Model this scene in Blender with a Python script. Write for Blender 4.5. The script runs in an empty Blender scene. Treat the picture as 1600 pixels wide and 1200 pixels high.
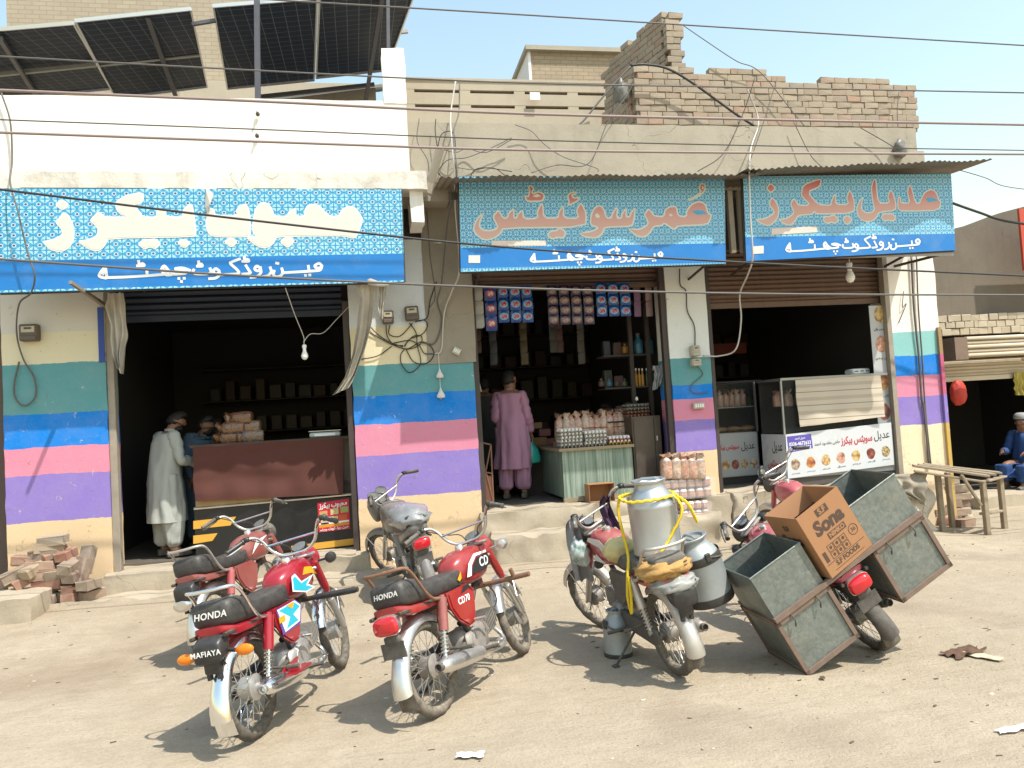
import bpy, bmesh, math, random
from mathutils import Vector, Matrix, Euler, noise
from mathutils.geometry import tessellate_polygon as _tess
random.seed(11)
sc = bpy.context.scene
C = sc.collection
rad = math.radians
V = Vector

# ------------------------------------------------------------------ camera
CAM = V((0, 0, 1.72)); FPX = 1200.0
_yaw, _pit, _rol = rad(10.5), rad(2.6), rad(3.4)
_fw = V((math.sin(_yaw)*math.cos(_pit), math.cos(_yaw)*math.cos(_pit), math.sin(_pit)))
_r0 = V((math.cos(_yaw), -math.sin(_yaw), 0)); _u0 = _r0.cross(_fw)
_r = _r0*math.cos(_rol) - _u0*math.sin(_rol); _u = _r0*math.sin(_rol) + _u0*math.cos(_rol)
cam = bpy.data.cameras.new('camera'); cam.sensor_width = 36; cam.lens = 27.0; cam.clip_end = 500; cam.clip_start = .05
camo = bpy.data.objects.new('camera', cam); C.objects.link(camo)
camo.matrix_world = Matrix(((_r.x, _u.x, -_fw.x, CAM.x), (_r.y, _u.y, -_fw.y, CAM.y), (_r.z, _u.z, -_fw.z, CAM.z), (0, 0, 0, 1)))
sc.camera = camo
# ------------------------------------------------------------------ light
LD = V((-.21, .235, -.54)).normalized()
SUN_EL = math.asin(-LD.z); SUN_AZ = math.atan2(-LD.x, -LD.y)
w = bpy.data.worlds.new('World'); sc.world = w; w.use_nodes = True
nt = w.node_tree; bg = nt.nodes['Background']
sky = nt.nodes.new('ShaderNodeTexSky'); sky.sky_type = 'NISHITA'; sky.sun_disc = False
sky.sun_elevation = SUN_EL; sky.sun_rotation = SUN_AZ; sky.dust_density = 1.5; sky.air_density = 2.3; sky.ozone_density = 1.6
nt.links.new(sky.outputs[0], bg.inputs[0]); bg.inputs[1].default_value = .15
sl = bpy.data.lights.new('sun', 'SUN'); sl.energy = 3.7; sl.angle = rad(.53); sl.color = (1, .945, .86)
so = bpy.data.objects.new('sun', sl); C.objects.link(so); so.rotation_euler = LD.to_track_quat('-Z', 'Y').to_euler()
sc.view_settings.view_transform = 'Standard'; sc.view_settings.look = 'None'; sc.view_settings.gamma = 1
sc.view_settings.exposure = .68
sc.cycles.max_bounces = 6; sc.cycles.transparent_max_bounces = 12
sc.cycles.use_denoising = True

def W(x, y, Y):
    d = _r*((x-800)/FPX) - _u*((y-600)/FPX) + _fw
    return CAM + d*(Y/d.y)
def GP(x, y, z=0.0):
    d = _r*((x-800)/FPX) - _u*((y-600)/FPX) + _fw
    return CAM + d*((z-CAM.z)/d.z)

# ------------------------------------------------------------------ materials
class NT:
    def __init__(s, name):
        s.m = bpy.data.materials.new(name); s.m.use_nodes = True; s.t = s.m.node_tree
        s.b = s.t.nodes['Principled BSDF']
    def n(s, typ, **kw):
        k = s.t.nodes.new('ShaderNode'+typ)
        for a, b in kw.items(): setattr(k, a, b)
        return k
    def set(s, sock, v):
        if hasattr(v, 'is_linked') or hasattr(v, 'links'): s.t.links.new(v, sock)
        elif v is not None: sock.default_value = v
    def math(s, op, a, b=None, c=None):
        k = s.n('Math', operation=op)
        for i, v in enumerate((a, b, c)):
            if v is not None: s.set(k.inputs[i], v)
        return k.outputs[0]
    def mix(s, f, a, b, mode='MIX'):
        k = s.n('Mix', data_type='RGBA', blend_type=mode)
        s.set(k.inputs[0], f); s.set(k.inputs[6], c4(a)); s.set(k.inputs[7], c4(b))
        return k.outputs[2]
    def co(s, which='Object'):
        if not hasattr(s, '_tc'): s._tc = s.n('TexCoord')
        return s._tc.outputs[which]
    def sep(s, v):
        k = s.n('SeparateXYZ'); s.set(k.inputs[0], v); return k.outputs
    def noise(s, scale, detail=4, rough=.6, vec=None, dist=0):
        k = s.n('TexNoise'); k.inputs['Scale'].default_value = scale; k.inputs['Detail'].default_value = detail
        k.inputs['Roughness'].default_value = rough; k.inputs['Distortion'].default_value = dist
        s.set(k.inputs['Vector'], vec if vec is not None else s.co()); return k.outputs['Fac']
    def ramp(s, f, stops, interp='LINEAR'):
        k = s.n('ValToRGB'); cr = k.color_ramp; cr.interpolation = interp
        while len(cr.elements) < len(stops): cr.elements.new(.5)
        for e, (p, c) in zip(cr.elements, stops): e.position = p; e.color = c4(c)
        s.set(k.inputs[0], f); return k.outputs[0]
    def mapr(s, f, a, b, c=0, d=1):
        k = s.n('MapRange'); s.set(k.inputs[0], f)
        for i, v in enumerate((a, b, c, d)): k.inputs[1+i].default_value = v
        return k.outputs[0]
    def bump(s, h, st=.3, d=.01):
        k = s.n('Bump'); k.inputs['Strength'].default_value = st; k.inputs['Distance'].default_value = d
        s.set(k.inputs['Height'], h); s.t.links.new(k.outputs[0], s.b.inputs['Normal']); return k
    def out(s, col=None, rough=None, metal=None, **kw):
        if col is not None: s.set(s.b.inputs['Base Color'], c4(col))
        if rough is not None: s.set(s.b.inputs['Roughness'], rough)
        if metal is not None: s.set(s.b.inputs['Metallic'], metal)
        for a, b in kw.items(): s.set(s.b.inputs[a.replace('_', ' ')], b)
        return s.m
def c4(c):
    if isinstance(c, (tuple, list)):
        return tuple(c) if len(c) == 4 else (c[0], c[1], c[2], 1)
    return c
MATS = {}
def M(name, col, rough=.6, metal=0, var=.12, scale=8, bump=0, bscale=40, dust=0, dustcol=(.42, .36, .27), rnd=0, spec=None, coat=0):
    """general painted / worn surface: base colour, mottling, dust lying on it, fine relief"""
    if name in MATS: return MATS[name]
    k = NT(name)
    nz = k.noise(scale, 5, .65)
    c = k.mix(nz, tuple(v*(1-var) for v in col), tuple(min(1, v*(1+var)) for v in col))
    if rnd:
        oi = k.n('ObjectInfo'); r = k.mapr(oi.outputs['Random'], 0, 1, 1-rnd, 1+rnd)
        c = k.mix(1.0, c, k.n('CombineColor').outputs[0], 'MULTIPLY') if False else k.mix(1.0, c, _grey(k, r), 'MULTIPLY')
    ro = rough
    me = metal
    if dust:
        g = k.n('NewGeometry'); nzz = k.sep(g.outputs['Normal'])[2]
        d = k.math('MULTIPLY', k.mapr(nzz, -.3, 1, .35, 1), k.mapr(k.noise(scale*1.7, 6, .7), .3, .7, .1, 1))
        d = k.math('MULTIPLY', d, dust)
        c = k.mix(d, c, dustcol)
        ro = k.math('ADD', k.math('MULTIPLY', d, .6), rough); 
        if metal: me = k.math('MULTIPLY', k.math('SUBTRACT', 1, d), metal)
    else:
        ro = k.mapr(nz, .3, .7, max(.02, rough-.08), min(1, rough+.08))
    if bump: k.bump(k.noise(bscale, 6, .7), bump, .01)
    k.out(c, ro, me)
    if spec is not None: k.out(Specular_IOR_Level=spec)
    if coat: k.out(Coat_Weight=coat, Coat_Roughness=.08)
    MATS[name] = k.m
    return k.m
def _grey(k, v):
    cc = k.n('CombineXYZ')
    for i in range(3): k.set(cc.inputs[i], v)
    return cc.outputs[0]

# ------------------------------------------------------------------ mesh helper
I4 = Matrix.Identity(4)
def T(x, y=0, z=0): return Matrix.Translation(V((x, y, z)) if not isinstance(x, Vector) else x)
def R(ax, deg): return Matrix.Rotation(rad(deg), 4, ax)
def look(a, b):
    """matrix whose Z runs from a to b"""
    d = V(b)-V(a); return Matrix.Translation(V(a)) @ d.to_track_quat('Z', 'Y').to_matrix().to_4x4(), d.length
class MB:
    def __init__(s): s.v = []; s.f = []; s.mi = []; s.cur = 0
    def add(s, vs, fs, m=None):
        o = len(s.v)
        s.v += [tuple(m @ V(p)) if m is not None else tuple(p) for p in vs]
        for q in fs: s.f.append(tuple(i+o for i in q)); s.mi.append(s.cur)
        return s
    def box(s, c, d, m=None, ch=0):
        x, y, z = (k/2 for k in d); cx, cy, cz = c
        if not ch:
            vs = [(cx+a*x, cy+b*y, cz+e*z) for a in (-1, 1) for b in (-1, 1) for e in (-1, 1)]
            return s.add(vs, [(0, 1, 3, 2), (4, 6, 7, 5), (0, 4, 5, 1), (2, 3, 7, 6), (0, 2, 6, 4), (1, 5, 7, 3)], m)
        h = min(ch, x*.9, y*.9, z*.9); vs = []
        bm = bmesh.new()
        for a in (-1, 1):
            for b in (-1, 1):
                for e in (-1, 1):
                    for q in ((a*(x-h), b*(y-h), e*z), (a*(x-h), b*y, e*(z-h)), (a*x, b*(y-h), e*(z-h))):
                        bm.verts.new((cx+q[0], cy+q[1], cz+q[2]))
        bmesh.ops.convex_hull(bm, input=bm.verts); bm.verts.index_update()
        bmesh.ops.dissolve_limit(bm, angle_limit=.02, verts=bm.verts, edges=bm.edges); bm.verts.index_update()
        s.add([v.co[:] for v in bm.verts], [[v.index for v in f.verts] for f in bm.faces], m); bm.free()
        return s
    def tube(s, pts, r, n=8, m=None, closed=False, caps=True):
        pts = [V(p) for p in pts]; k = len(pts); rs = r if isinstance(r, (list, tuple)) else [r]*k
        vs = []; nrm = None
        for i, p in enumerate(pts):
            if closed: t = pts[(i+1) % k]-pts[i-1]
            else: t = pts[min(i+1, k-1)]-pts[max(i-1, 0)]
            t = t.normalized() if t.length > 1e-9 else V((0, 0, 1))
            if nrm is None: nrm = t.orthogonal().normalized()
            else:
                nrm = nrm - t*nrm.dot(t); nrm = nrm.normalized() if nrm.length > 1e-6 else t.orthogonal().normalized()
            b = t.cross(nrm)
            for j in range(n):
                a = 2*math.pi*j/n; vs.append(p + (nrm*math.cos(a)+b*math.sin(a))*rs[i])
        fs = []
        for i in range(k if closed else k-1):
            for j in range(n):
                a, b2 = i*n+j, i*n+(j+1) % n; c, d = ((i+1) % k)*n+(j+1) % n, ((i+1) % k)*n+j
                fs.append((a, b2, c, d))
        if caps and not closed: fs += [tuple(range(n))[::-1], tuple(range((k-1)*n, k*n))]
        return s.add(vs, fs, m)
    def lathe(s, prof, n=20, m=None, a0=0, a1=360, cap=True):
        full = abs(a1-a0) >= 360; k = len(prof); vs = []; fs = []
        cnt = n if full else n+1
        for j in range(cnt):
            a = rad(a0+(a1-a0)*j/n)
            for r, h in prof: vs.append((r*math.cos(a), r*math.sin(a), h))
        for j in range(n):
            q = (j+1) % cnt
            for i in range(k-1): fs.append((j*k+i, q*k+i, q*k+i+1, j*k+i+1))
        if cap and full:
            if prof[0][0] > 1e-6: fs.append(tuple(j*k for j in range(cnt))[::-1])
            if prof[-1][0] > 1e-6: fs.append(tuple(j*k+k-1 for j in range(cnt)))
        return s.add(vs, fs, m)
    def prism(s, poly, t, m=None):
        n = len(poly); vs = [(x, y, 0) for x, y in poly]+[(x, y, t) for x, y in poly]
        fs = [tuple(range(n))[::-1], tuple(range(n, 2*n))]+[(i, (i+1) % n, (i+1) % n+n, i+n) for i in range(n)]
        return s.add(vs, fs, m)
    def solid(s, pts, off):
        """polygon of 3-D points thickened by the vector off"""
        n = len(pts); off = V(off); pts = [V(p) for p in pts]; vs = pts+[p+off for p in pts]
        if n > 4:
            tr = _tess([pts]); fs = [t for t in tr]+[tuple(i+n for i in t)[::-1] for t in tr]
        else: fs = [tuple(range(n)), tuple(range(n, 2*n))[::-1]]
        fs += [(i+n, (i+1) % n+n, (i+1) % n, i) for i in range(n)]
        return s.add(vs, fs)
    def loft(s, rings, m=None, cap=True, closed=True):
        n = len(rings[0]); vs = [p for r in rings for p in r]; fs = []
        for i in range(len(rings)-1):
            for j in range(n if closed else n-1):
                fs.append((i*n+j, i*n+(j+1) % n, (i+1)*n+(j+1) % n, (i+1)*n+j))
        if cap: fs += [tuple(range(n))[::-1], tuple(range((len(rings)-1)*n, len(rings)*n))]
        return s.add(vs, fs, m)
    def grid(s, nx, ny, fn, m=None):
        vs = [fn(i/nx, j/ny) for j in range(ny+1) for i in range(nx+1)]
        fs = [(j*(nx+1)+i, j*(nx+1)+i+1, (j+1)*(nx+1)+i+1, (j+1)*(nx+1)+i) for j in range(ny) for i in range(nx)]
        return s.add(vs, fs, m)
    def ball(s, c, r, n=12, k=8, sc_=(1, 1, 1), m=None):
        prof = [(max(1e-5, math.sin(math.pi*i/k)), -math.cos(math.pi*i/k)) for i in range(k+1)]
        mm = T(*c) @ Matrix.Diagonal((r*sc_[0], r*sc_[1], r*sc_[2], 1))
        return s.lathe(prof, n, mm if m is None else m @ mm, cap=False)
    def jitter(s, a):
        s.v = [tuple(c+random.uniform(-a, a) for c in p) for p in s.v]; return s
    def mesh(s, name, mats, smooth=0):
        me = bpy.data.meshes.new(name); me.from_pydata(s.v, [], s.f)
        for m in (mats if isinstance(mats, (list, tuple)) else [mats]): me.materials.append(m)
        if any(s.mi): me.polygons.foreach_set('material_index', s.mi)
        bm = bmesh.new(); bm.from_mesh(me); bmesh.ops.recalc_face_normals(bm, faces=bm.faces); bm.to_mesh(me); bm.free()
        if smooth:
            me.shade_smooth()
            if smooth < 180: me.set_sharp_from_angle(angle=rad(smooth))
        me.update(); return me
    def build(s, name, mats, parent=None, smooth=0, kind=None, label=None):
        o = bpy.data.objects.new(name, s.mesh(name, mats, smooth)); C.objects.link(o)
        if parent is not None: o.parent = parent
        if kind: o['kind'] = kind
        if label: o['label'] = label
        return o
def tag(o, label, cat, group=None, kind=None):
    o['label'] = label; o['category'] = cat
    if group: o['group'] = group
    if kind: o['kind'] = kind
    return o
def thing(name, label, cat, loc=(0, 0, 0), rot=(0, 0, 0), group=None):
    o = bpy.data.objects.new(name, None); C.objects.link(o); o.empty_display_size = .1
    o.location = loc; o.rotation_euler = rot
    return tag(o, label, cat, group)
def inst(name, me, parent=None, mat=None, label=None):
    o = bpy.data.objects.new(name, me); C.objects.link(o)
    if parent is not None: o.parent = parent
    if mat is not None: o.matrix_local = mat
    if label: o['label'] = label
    return o
def copy_tree(o, parent=None):
    c = o.copy(); C.objects.link(c)
    if parent is not None: c.parent = parent
    for ch in list(o.children): copy_tree(ch, c)
    return c
def bez(pts, n=8):
    """smooth curve through points (Catmull-Rom)"""
    P = [V(p) for p in pts]; P = [P[0]*2-P[1]]+P+[P[-1]*2-P[-2]]; out = []
    for i in range(1, len(P)-2):
        for j in range(n):
            t = j/n; a, b, c, d = P[i-1:i+3]
            out.append(.5*((2*b)+(c-a)*t+(2*a-5*b+4*c-d)*t*t+(3*b-a-3*c+d)*t**3))
    out.append(P[-2]); return out
_dg = None
def text_mesh(body, size=1, extrude=.0, offset=0, shear=0, align='CENTER', space=1):
    """lettering as a mesh lying in XY, from the built-in font"""
    cu = bpy.data.curves.new('lettering', 'FONT'); cu.body = body; cu.size = size; cu.extrude = extrude; cu.offset = offset
    cu.shear = shear; cu.align_x = align; cu.align_y = 'CENTER'; cu.space_character = space; cu.resolution_u = 3
    o = bpy.data.objects.new('lettering', cu); C.objects.link(o)
    me = bpy.data.meshes.new_from_object(o.evaluated_get(bpy.context.evaluated_depsgraph_get()))
    bpy.data.objects.remove(o); bpy.data.curves.remove(cu); me.name = 'lettering'
    return me
def lettering(body, parent, m, mat, size=1, **kw):
    me = text_mesh(body, size, **kw); me.materials.clear(); me.materials.append(mat)
    o = bpy.data.objects.new('lettering', me); C.objects.link(o)
    if parent is not None: o.parent = parent
    o.matrix_local = m
    return o
# ================================================================== SETTING
def sm(t): t = max(0, min(1, t)); return t*t*(3-2*t)
def gz(x, y):
    r = .13*sm((y-6.5)/2.1)*(1-sm((x-6.0)/1.2))
    n = .018*noise.noise((x*.6, y*.6, 0)) + .010*noise.noise((x*2.1, y*2.1, 4)) + .004*noise.noise((x*7, y*7, 9))
    # wheel ruts running along the street
    n += -.010*math.exp(-((y-3.3-.12*math.sin(x*.7))/.16)**2) - .008*math.exp(-((y-4.35+.1*math.sin(x*.5+1))/.14)**2)
    for yc, wv, ph in ((3.55, .35, 0), (4.75, .25, 2), (6.3, .3, 4)):
        u = y-yc-wv*math.sin(x*.45+ph)
        if abs(u) < .06: n += -.006*(1-abs(u)/.06)+.003*math.sin(x*52+abs(u)*60)
    return r + n - .004
k = NT('dirt_ground')
n1 = k.noise(.55, 5, .6); n2 = k.noise(5, 8, .7); n3 = k.noise(60, 4, .7)
c = k.mix(k.mapr(n1, .35, .65), (.375, .312, .225), (.445, .377, .28))
c = k.mix(k.mapr(n2, .40, .62, 0, .5), c, (.335, .275, .195))
c = k.mix(k.mapr(n3, .46, .68, 0, .45), c, (.25, .2, .14))
# long faint drag marks and a few damp stains
st = k.n('Mapping'); st.inputs['Scale'].default_value = (1.2, 9, 1); st.inputs['Rotation'].default_value = (0, 0, .35); k.set(st.inputs[0], k.co())
c = k.mix(k.mapr(k.noise(1.5, 6, .65, st.outputs[0]), .54, .74, 0, .32), c, (.25, .2, .14))
c = k.mix(k.mapr(k.noise(.8, 3, .5, dist=.6), .58, .72, 0, .5), c, (.23, .18, .13))
c = k.mix(k.mapr(k.noise(180, 2, .5), .62, .72, 0, .45), c, (.47, .41, .32))
for (sx_, sy_), r_, amt in [((GP(60, 1060).x, GP(60, 1060).y), 1.15, .55), ((GP(250, 1005).x, GP(250, 1005).y), .6, .4), ((GP(860, 875).x, GP(860, 875).y+.2), .8, .4), ((GP(560, 1010).x, GP(560, 1010).y), .35, .35)]:
    ps3 = k.sep(k.co()); dx_ = k.math('SUBTRACT', ps3[0], sx_); dy_ = k.math('MULTIPLY', k.math('SUBTRACT', ps3[1], sy_), 1.5)
    dd = k.math('ADD', k.math('SQRT', k.math('ADD', k.math('MULTIPLY', dx_, dx_), k.math('MULTIPLY', dy_, dy_))), k.math('MULTIPLY', k.math('SUBTRACT', k.noise(2.2, 6, .7), .5), 1.6*r_))
    c = k.mix(k.mapr(dd, r_*.25, r_, amt, 0), c, (.25, .19, .13))
h = k.math('ADD', k.math('MULTIPLY', n2, 1.0), k.math('MULTIPLY', n3, .5))
h = k.math('ADD', h, k.math('MULTIPLY', k.noise(1.5, 6, .65, st.outputs[0]), .6))
k.bump(h, .75, .03); DIRT = k.out(c, .95, 0, Specular_IOR_Level=.1)
def axis(a, b, lo, hi, d):
    out = [lo + d*i for i in range(int((hi-lo)/d)+1)]; s = d; p = lo
    while p > a: s *= 1.5; p -= s; out.insert(0, p)
    s = d; p = out[-1]
    while p < b: s *= 1.5; p += s; out.append(p)
    return out
xs = axis(-90, 90, -4.6, 8.6, .06); ys = axis(-40, 120, 2.6, 9.1, .06)
g = MB(); g.v = [(x, y, gz(x, y)) for y in ys for x in xs]; nx = len(xs)
g.f = [(j*nx+i, j*nx+i+1, (j+1)*nx+i+1, (j+1)*nx+i) for j in range(len(ys)-1) for i in range(nx-1)]; g.mi = [0]*len(g.f)
tag(g.build('ground', DIRT, None, 180), 'trampled pale dirt ground in front of the shops', 'ground', kind='structure')
# scattered grit, too small to count
rg = random.Random(5); g = MB()
for i in range(2600):
    x = rg.uniform(-4, 8); y = 3 + 5.6*rg.random()**1.3; s = rg.uniform(.002, .006) if rg.random() < .97 else rg.uniform(.006, .014)
    g.box((x, y, gz(x, y)+s*.25), (s*rg.uniform(1, 2.2), s*rg.uniform(.8, 1.6), s), None)
    o = len(g.v)-8; q = R('Z', rg.uniform(0, 180))
    for i2 in range(o, o+8):
        p = V(g.v[i2])-V((x, y, 0)); p = q @ p; g.v[i2] = (p.x+x+rg.uniform(-.002, .002), p.y+y, p.z)
tag(g.build('grit', M('grit', (.40, .33, .24), .95, var=.5, scale=3)), 'scattered grit and crumbs of dry earth on the ground', 'grit', kind='stuff')

g = MB(); w_ = MB()
for i in range(260):
    x = rg.uniform(-4, 7.5); y = 2.9+5.2*rg.random()**1.2; L = rg.uniform(.008, .035); t = g if rg.random() < .8 else w_; a = rg.uniform(-.5, .5); q = Matrix.Translation((x, y, gz(x, y)+.003)) @ R('Z', math.degrees(a))
    t.box((0, 0, 0), (L, L*rg.uniform(.15, .5), .004), q)
tag(g.build('dry_debris', M('dark_debris', (.12, .09, .06), .95, var=.4, scale=5)), 'dark slivers of dry twig and leaf strewn over the ground', 'debris', kind='stuff')
tag(w_.build('paper_flecks', M('pale_debris', (.62, .58, .5), .9, var=.2, scale=5)), 'tiny pale flecks of paper and shell on the ground', 'debris', kind='stuff')
# ------------------------------------------------------------------ wall materials
def plaster(name, col, dirt=(.3, .26, .2), amt=.35, scale=2.2, bump=.35, crack=True):
    if name in MATS: return MATS[name]
    k = NT(name); n1 = k.noise(scale, 8, .65, dist=.3); n2 = k.noise(30, 5, .7)
    c = k.mix(k.mapr(n1, .45, .75, 0, amt), col, dirt); c = k.mix(k.mapr(n2, .5, .75, 0, .18), c, dirt)
    mp = k.n('Mapping'); mp.inputs['Scale'].default_value = (6, 6, .5); k.set(mp.inputs[0], k.co())
    c = k.mix(k.mapr(k.noise(1.1, 5, .6, mp.outputs[0]), .55, .8, 0, amt*.8), c, dirt)
    h = k.math('ADD', n1, k.math('MULTIPLY', n2, .35))
    if crack:
        v = k.n('TexVoronoi', feature='DISTANCE_TO_EDGE'); v.inputs['Scale'].default_value = 1.6
        vv = k.n('Mapping'); k.set(vv.inputs[0], k.co()); nn = k.n('TexNoise'); nn.inputs['Scale'].default_value = 4
        mx = k.n('MixRGB') if False else k.n('VectorMath', operation='ADD'); k.set(nn.inputs[0], k.co())
        k.set(mx.inputs[0], k.co()); sc2 = k.n('VectorMath', operation='SCALE'); k.set(sc2.inputs[0], nn.outputs['Color']); sc2.inputs['Scale'].default_value = .5
        k.set(mx.inputs[1], sc2.outputs[0]); k.set(v.inputs['Vector'], mx.outputs[0])
        cr = k.math('MULTIPLY', k.mapr(v.outputs[0], 0, .006, 1, 0), k.mapr(k.noise(1.3, 2), .5, .6))
        c = k.mix(k.math('MULTIPLY', cr, .75), c, (.1, .085, .07)); h = k.math('SUBTRACT', h, cr)
    k.bump(h, bump, .02); MATS[name] = k.out(c, .9, 0, Specular_IOR_Level=.2); return k.m
def bands(name, stops, zlo=0.0, zhi=4.0, wig=.05):
    """hand-painted horizontal bands; stops = [(z_from, colour)] upwards"""
    k = NT(name); z = k.sep(k.co())[2]
    wob = k.math('MULTIPLY', k.math('SUBTRACT', k.noise(2.6, 8, .68), .5), wig*1.5)
    t = k.mapr(k.math('ADD', z, wob), zlo, zhi)
    c = k.ramp(t, [((a-zlo)/(zhi-zlo), b) for a, b in stops], 'CONSTANT')
    n1 = k.noise(3, 7, .7); n2 = k.noise(26, 6, .7)
    c = k.mix(k.mapr(n1, .4, .75, 0, .13), c, (.52, .46, .40)); c = k.mix(k.mapr(n2, .58, .78, 0, .22), c, (.62, .56, .48))
    # peeled spots and scuffs
    c = k.mix(k.math('MULTIPLY', k.mapr(k.noise(9, 7, .75, dist=.5), .625, .65, 0, 1), k.mapr(n1, .45, .6)), c, (.62, .55, .44))
    c = k.mix(k.math('MULTIPLY', k.mapr(k.noise(14, 5, .7, dist=1), .655, .675, 0, .8), .7), c, (.16, .13, .11))
    c = k.mix(k.mapr(z, .1, .6, .35, 0), c, (.50, .42, .29))
    v = k.n('TexVoronoi', feature='DISTANCE_TO_EDGE'); v.inputs['Scale'].default_value = 3.5; vm = k.n('VectorMath', operation='ADD'); nn = k.n('TexNoise'); nn.inputs['Scale'].default_value = 5; sc2 = k.n('VectorMath', operation='SCALE'); sc2.inputs['Scale'].default_value = .4
    k.set(nn.inputs[0], k.co()); k.set(sc2.inputs[0], nn.outputs['Color']); k.set(vm.inputs[0], k.co()); k.set(vm.inputs[1], sc2.outputs[0]); k.set(v.inputs['Vector'], vm.outputs[0])
    cr = k.math('MULTIPLY', k.mapr(v.outputs[0], 0, .012, 1, 0), k.mapr(k.noise(2.1, 3), .52, .58)); c = k.mix(k.math('MULTIPLY', k.math('MULTIPLY', cr, k.mapr(z, .5, 1.5, 1, .15)), .7), c, (.2, .14, .09))
    c = k.mix(k.math('MULTIPLY', k.mapr(k.noise(3.3, 5, .7), .58, .7, 0, .6), k.mapr(z, .3, .9, 1, 0)), c, (.60, .36, .08))
    k.bump(k.math('ADD', n1, k.math('MULTIPLY', n2, .4)), .35, .015)
    return k.out(c, .8, 0, Specular_IOR_Level=.25)
TEAL, BLUE, PINK, PURP, CREAM, PALE = (.10, .29, .31), (.004, .19, .62), (.60, .22, .32), (.235, .17, .48), (.68, .50, .30), (.58, .56, .50)
def zs(px, ys, Y=9.0): return [W(px, y, Y).z for y in ys]
WHITE = plaster('white_plaster', (.88, .86, .80), (.42, .38, .30), .16, 1.3, .25)
CEM = plaster('grey_cement', (.38, .345, .275), (.23, .2, .155), .45, 1.7, .4)
CEMB = plaster('brown_cement', (.30, .265, .21), (.17, .15, .12), .5, 2.0, .35)
SLAB = plaster('dusty_concrete', (.42, .36, .27), (.27, .22, .165), .5, 2.6, .5)
DARKW = M('interior_shade_wall', (.035, .032, .03), .9, var=.4, scale=3)  # near-black base colour carries the shade of the shop interiors
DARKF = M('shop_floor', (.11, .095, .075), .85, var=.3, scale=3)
F0 = 9.0
def bx(name, x0, x1, y0, y1, z0, z1, mat, parent=None, ch=0, **kw):
    g = MB().box(((x0+x1)/2, (y0+y1)/2, (z0+z1)/2), (x1-x0, y1-y0, z1-z0), None, ch); return g.build(name, mat, parent, **kw)
def rough_box(name, x0, x1, y0, y1, z0, z1, mat, parent=None, amp=.012, d=.09, frq=5, smooth=50):
    """box with worn, uneven faces (subdivided)"""
    bm = bmesh.new(); bmesh.ops.create_cube(bm, size=1)
    bm.transform(Matrix.Translation(((x0+x1)/2, (y0+y1)/2, (z0+z1)/2)) @ Matrix.Diagonal((x1-x0, y1-y0, z1-z0, 1)))
    for ax, ln in ((0, x1-x0), (1, y1-y0), (2, z1-z0)):
        nn = min(70, int(ln/d))
        for i in range(1, nn):
            no = [0, 0, 0]; no[ax] = 1; co = [x0, y0, z0]; co[ax] += ln*i/nn
            bmesh.ops.bisect_plane(bm, geom=bm.verts[:]+bm.edges[:]+bm.faces[:], plane_co=co, plane_no=no)
    cx = V(((x0+x1)/2, (y0+y1)/2, (z0+z1)/2))
    for v in bm.verts:
        p = v.co; q = V((noise.noise(p*frq), noise.noise(p*frq+V((9, 0, 0))), noise.noise(p*frq+V((0, 9, 0)))))
        e = sum(1 for a, lo, hi in ((p.x, x0, x1), (p.y, y0, y1), (p.z, z0, z1)) if abs(a-lo) < 1e-4 or abs(a-hi) < 1e-4)
        v.co = p + q*amp*(1.6 if e > 1 else 1) + ((cx-p).normalized()*amp*1.4*abs(noise.noise(p*frq*2)) if e > 1 else V())
    me = bpy.data.meshes.new(name); bm.to_mesh(me); bm.free(); me.materials.append(mat); me.shade_smooth(); me.set_sharp_from_angle(angle=rad(smooth))
    o = bpy.data.objects.new(name, me); C.objects.link(o)
    if parent is not None: o.parent = parent
    return o
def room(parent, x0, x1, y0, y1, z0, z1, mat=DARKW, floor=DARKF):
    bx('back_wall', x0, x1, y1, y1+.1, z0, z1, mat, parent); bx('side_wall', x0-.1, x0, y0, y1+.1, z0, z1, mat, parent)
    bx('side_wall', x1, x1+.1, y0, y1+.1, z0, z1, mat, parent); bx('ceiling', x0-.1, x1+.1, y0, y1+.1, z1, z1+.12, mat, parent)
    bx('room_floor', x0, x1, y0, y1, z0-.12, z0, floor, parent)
def shutter(parent, x0, x1, y, z0, z1, mat, pitch=.075):
    """rolled-up steel shutter: every slat a piece"""
    n = int((z1-z0)/pitch); L = x1-x0
    prof = [(0, 0), (-.006, pitch*.2), (-.020, pitch*.42), (-.022, pitch*.6), (-.008, pitch*.82), (0, pitch*.97)]
    b = MB().grid(1, 5, lambda u, v: (u*L, prof[round(v*5)][0], prof[round(v*5)][1]))
    b.grid(1, 5, lambda u, v: (u*L, prof[round(v*5)][0]+.004, prof[round(v*5)][1])); me = b.mesh('slat', mat, 60)
    for i in range(n): inst('slat', me, parent, T(x0, y, z0+i*pitch))
    bx('bottom_rail', x0, x1, y-.025, y+.02, z0-.07, z0-.002, mat, parent)

def X9(px, py=650, Y=F0): return W(px, py, Y).x
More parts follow.
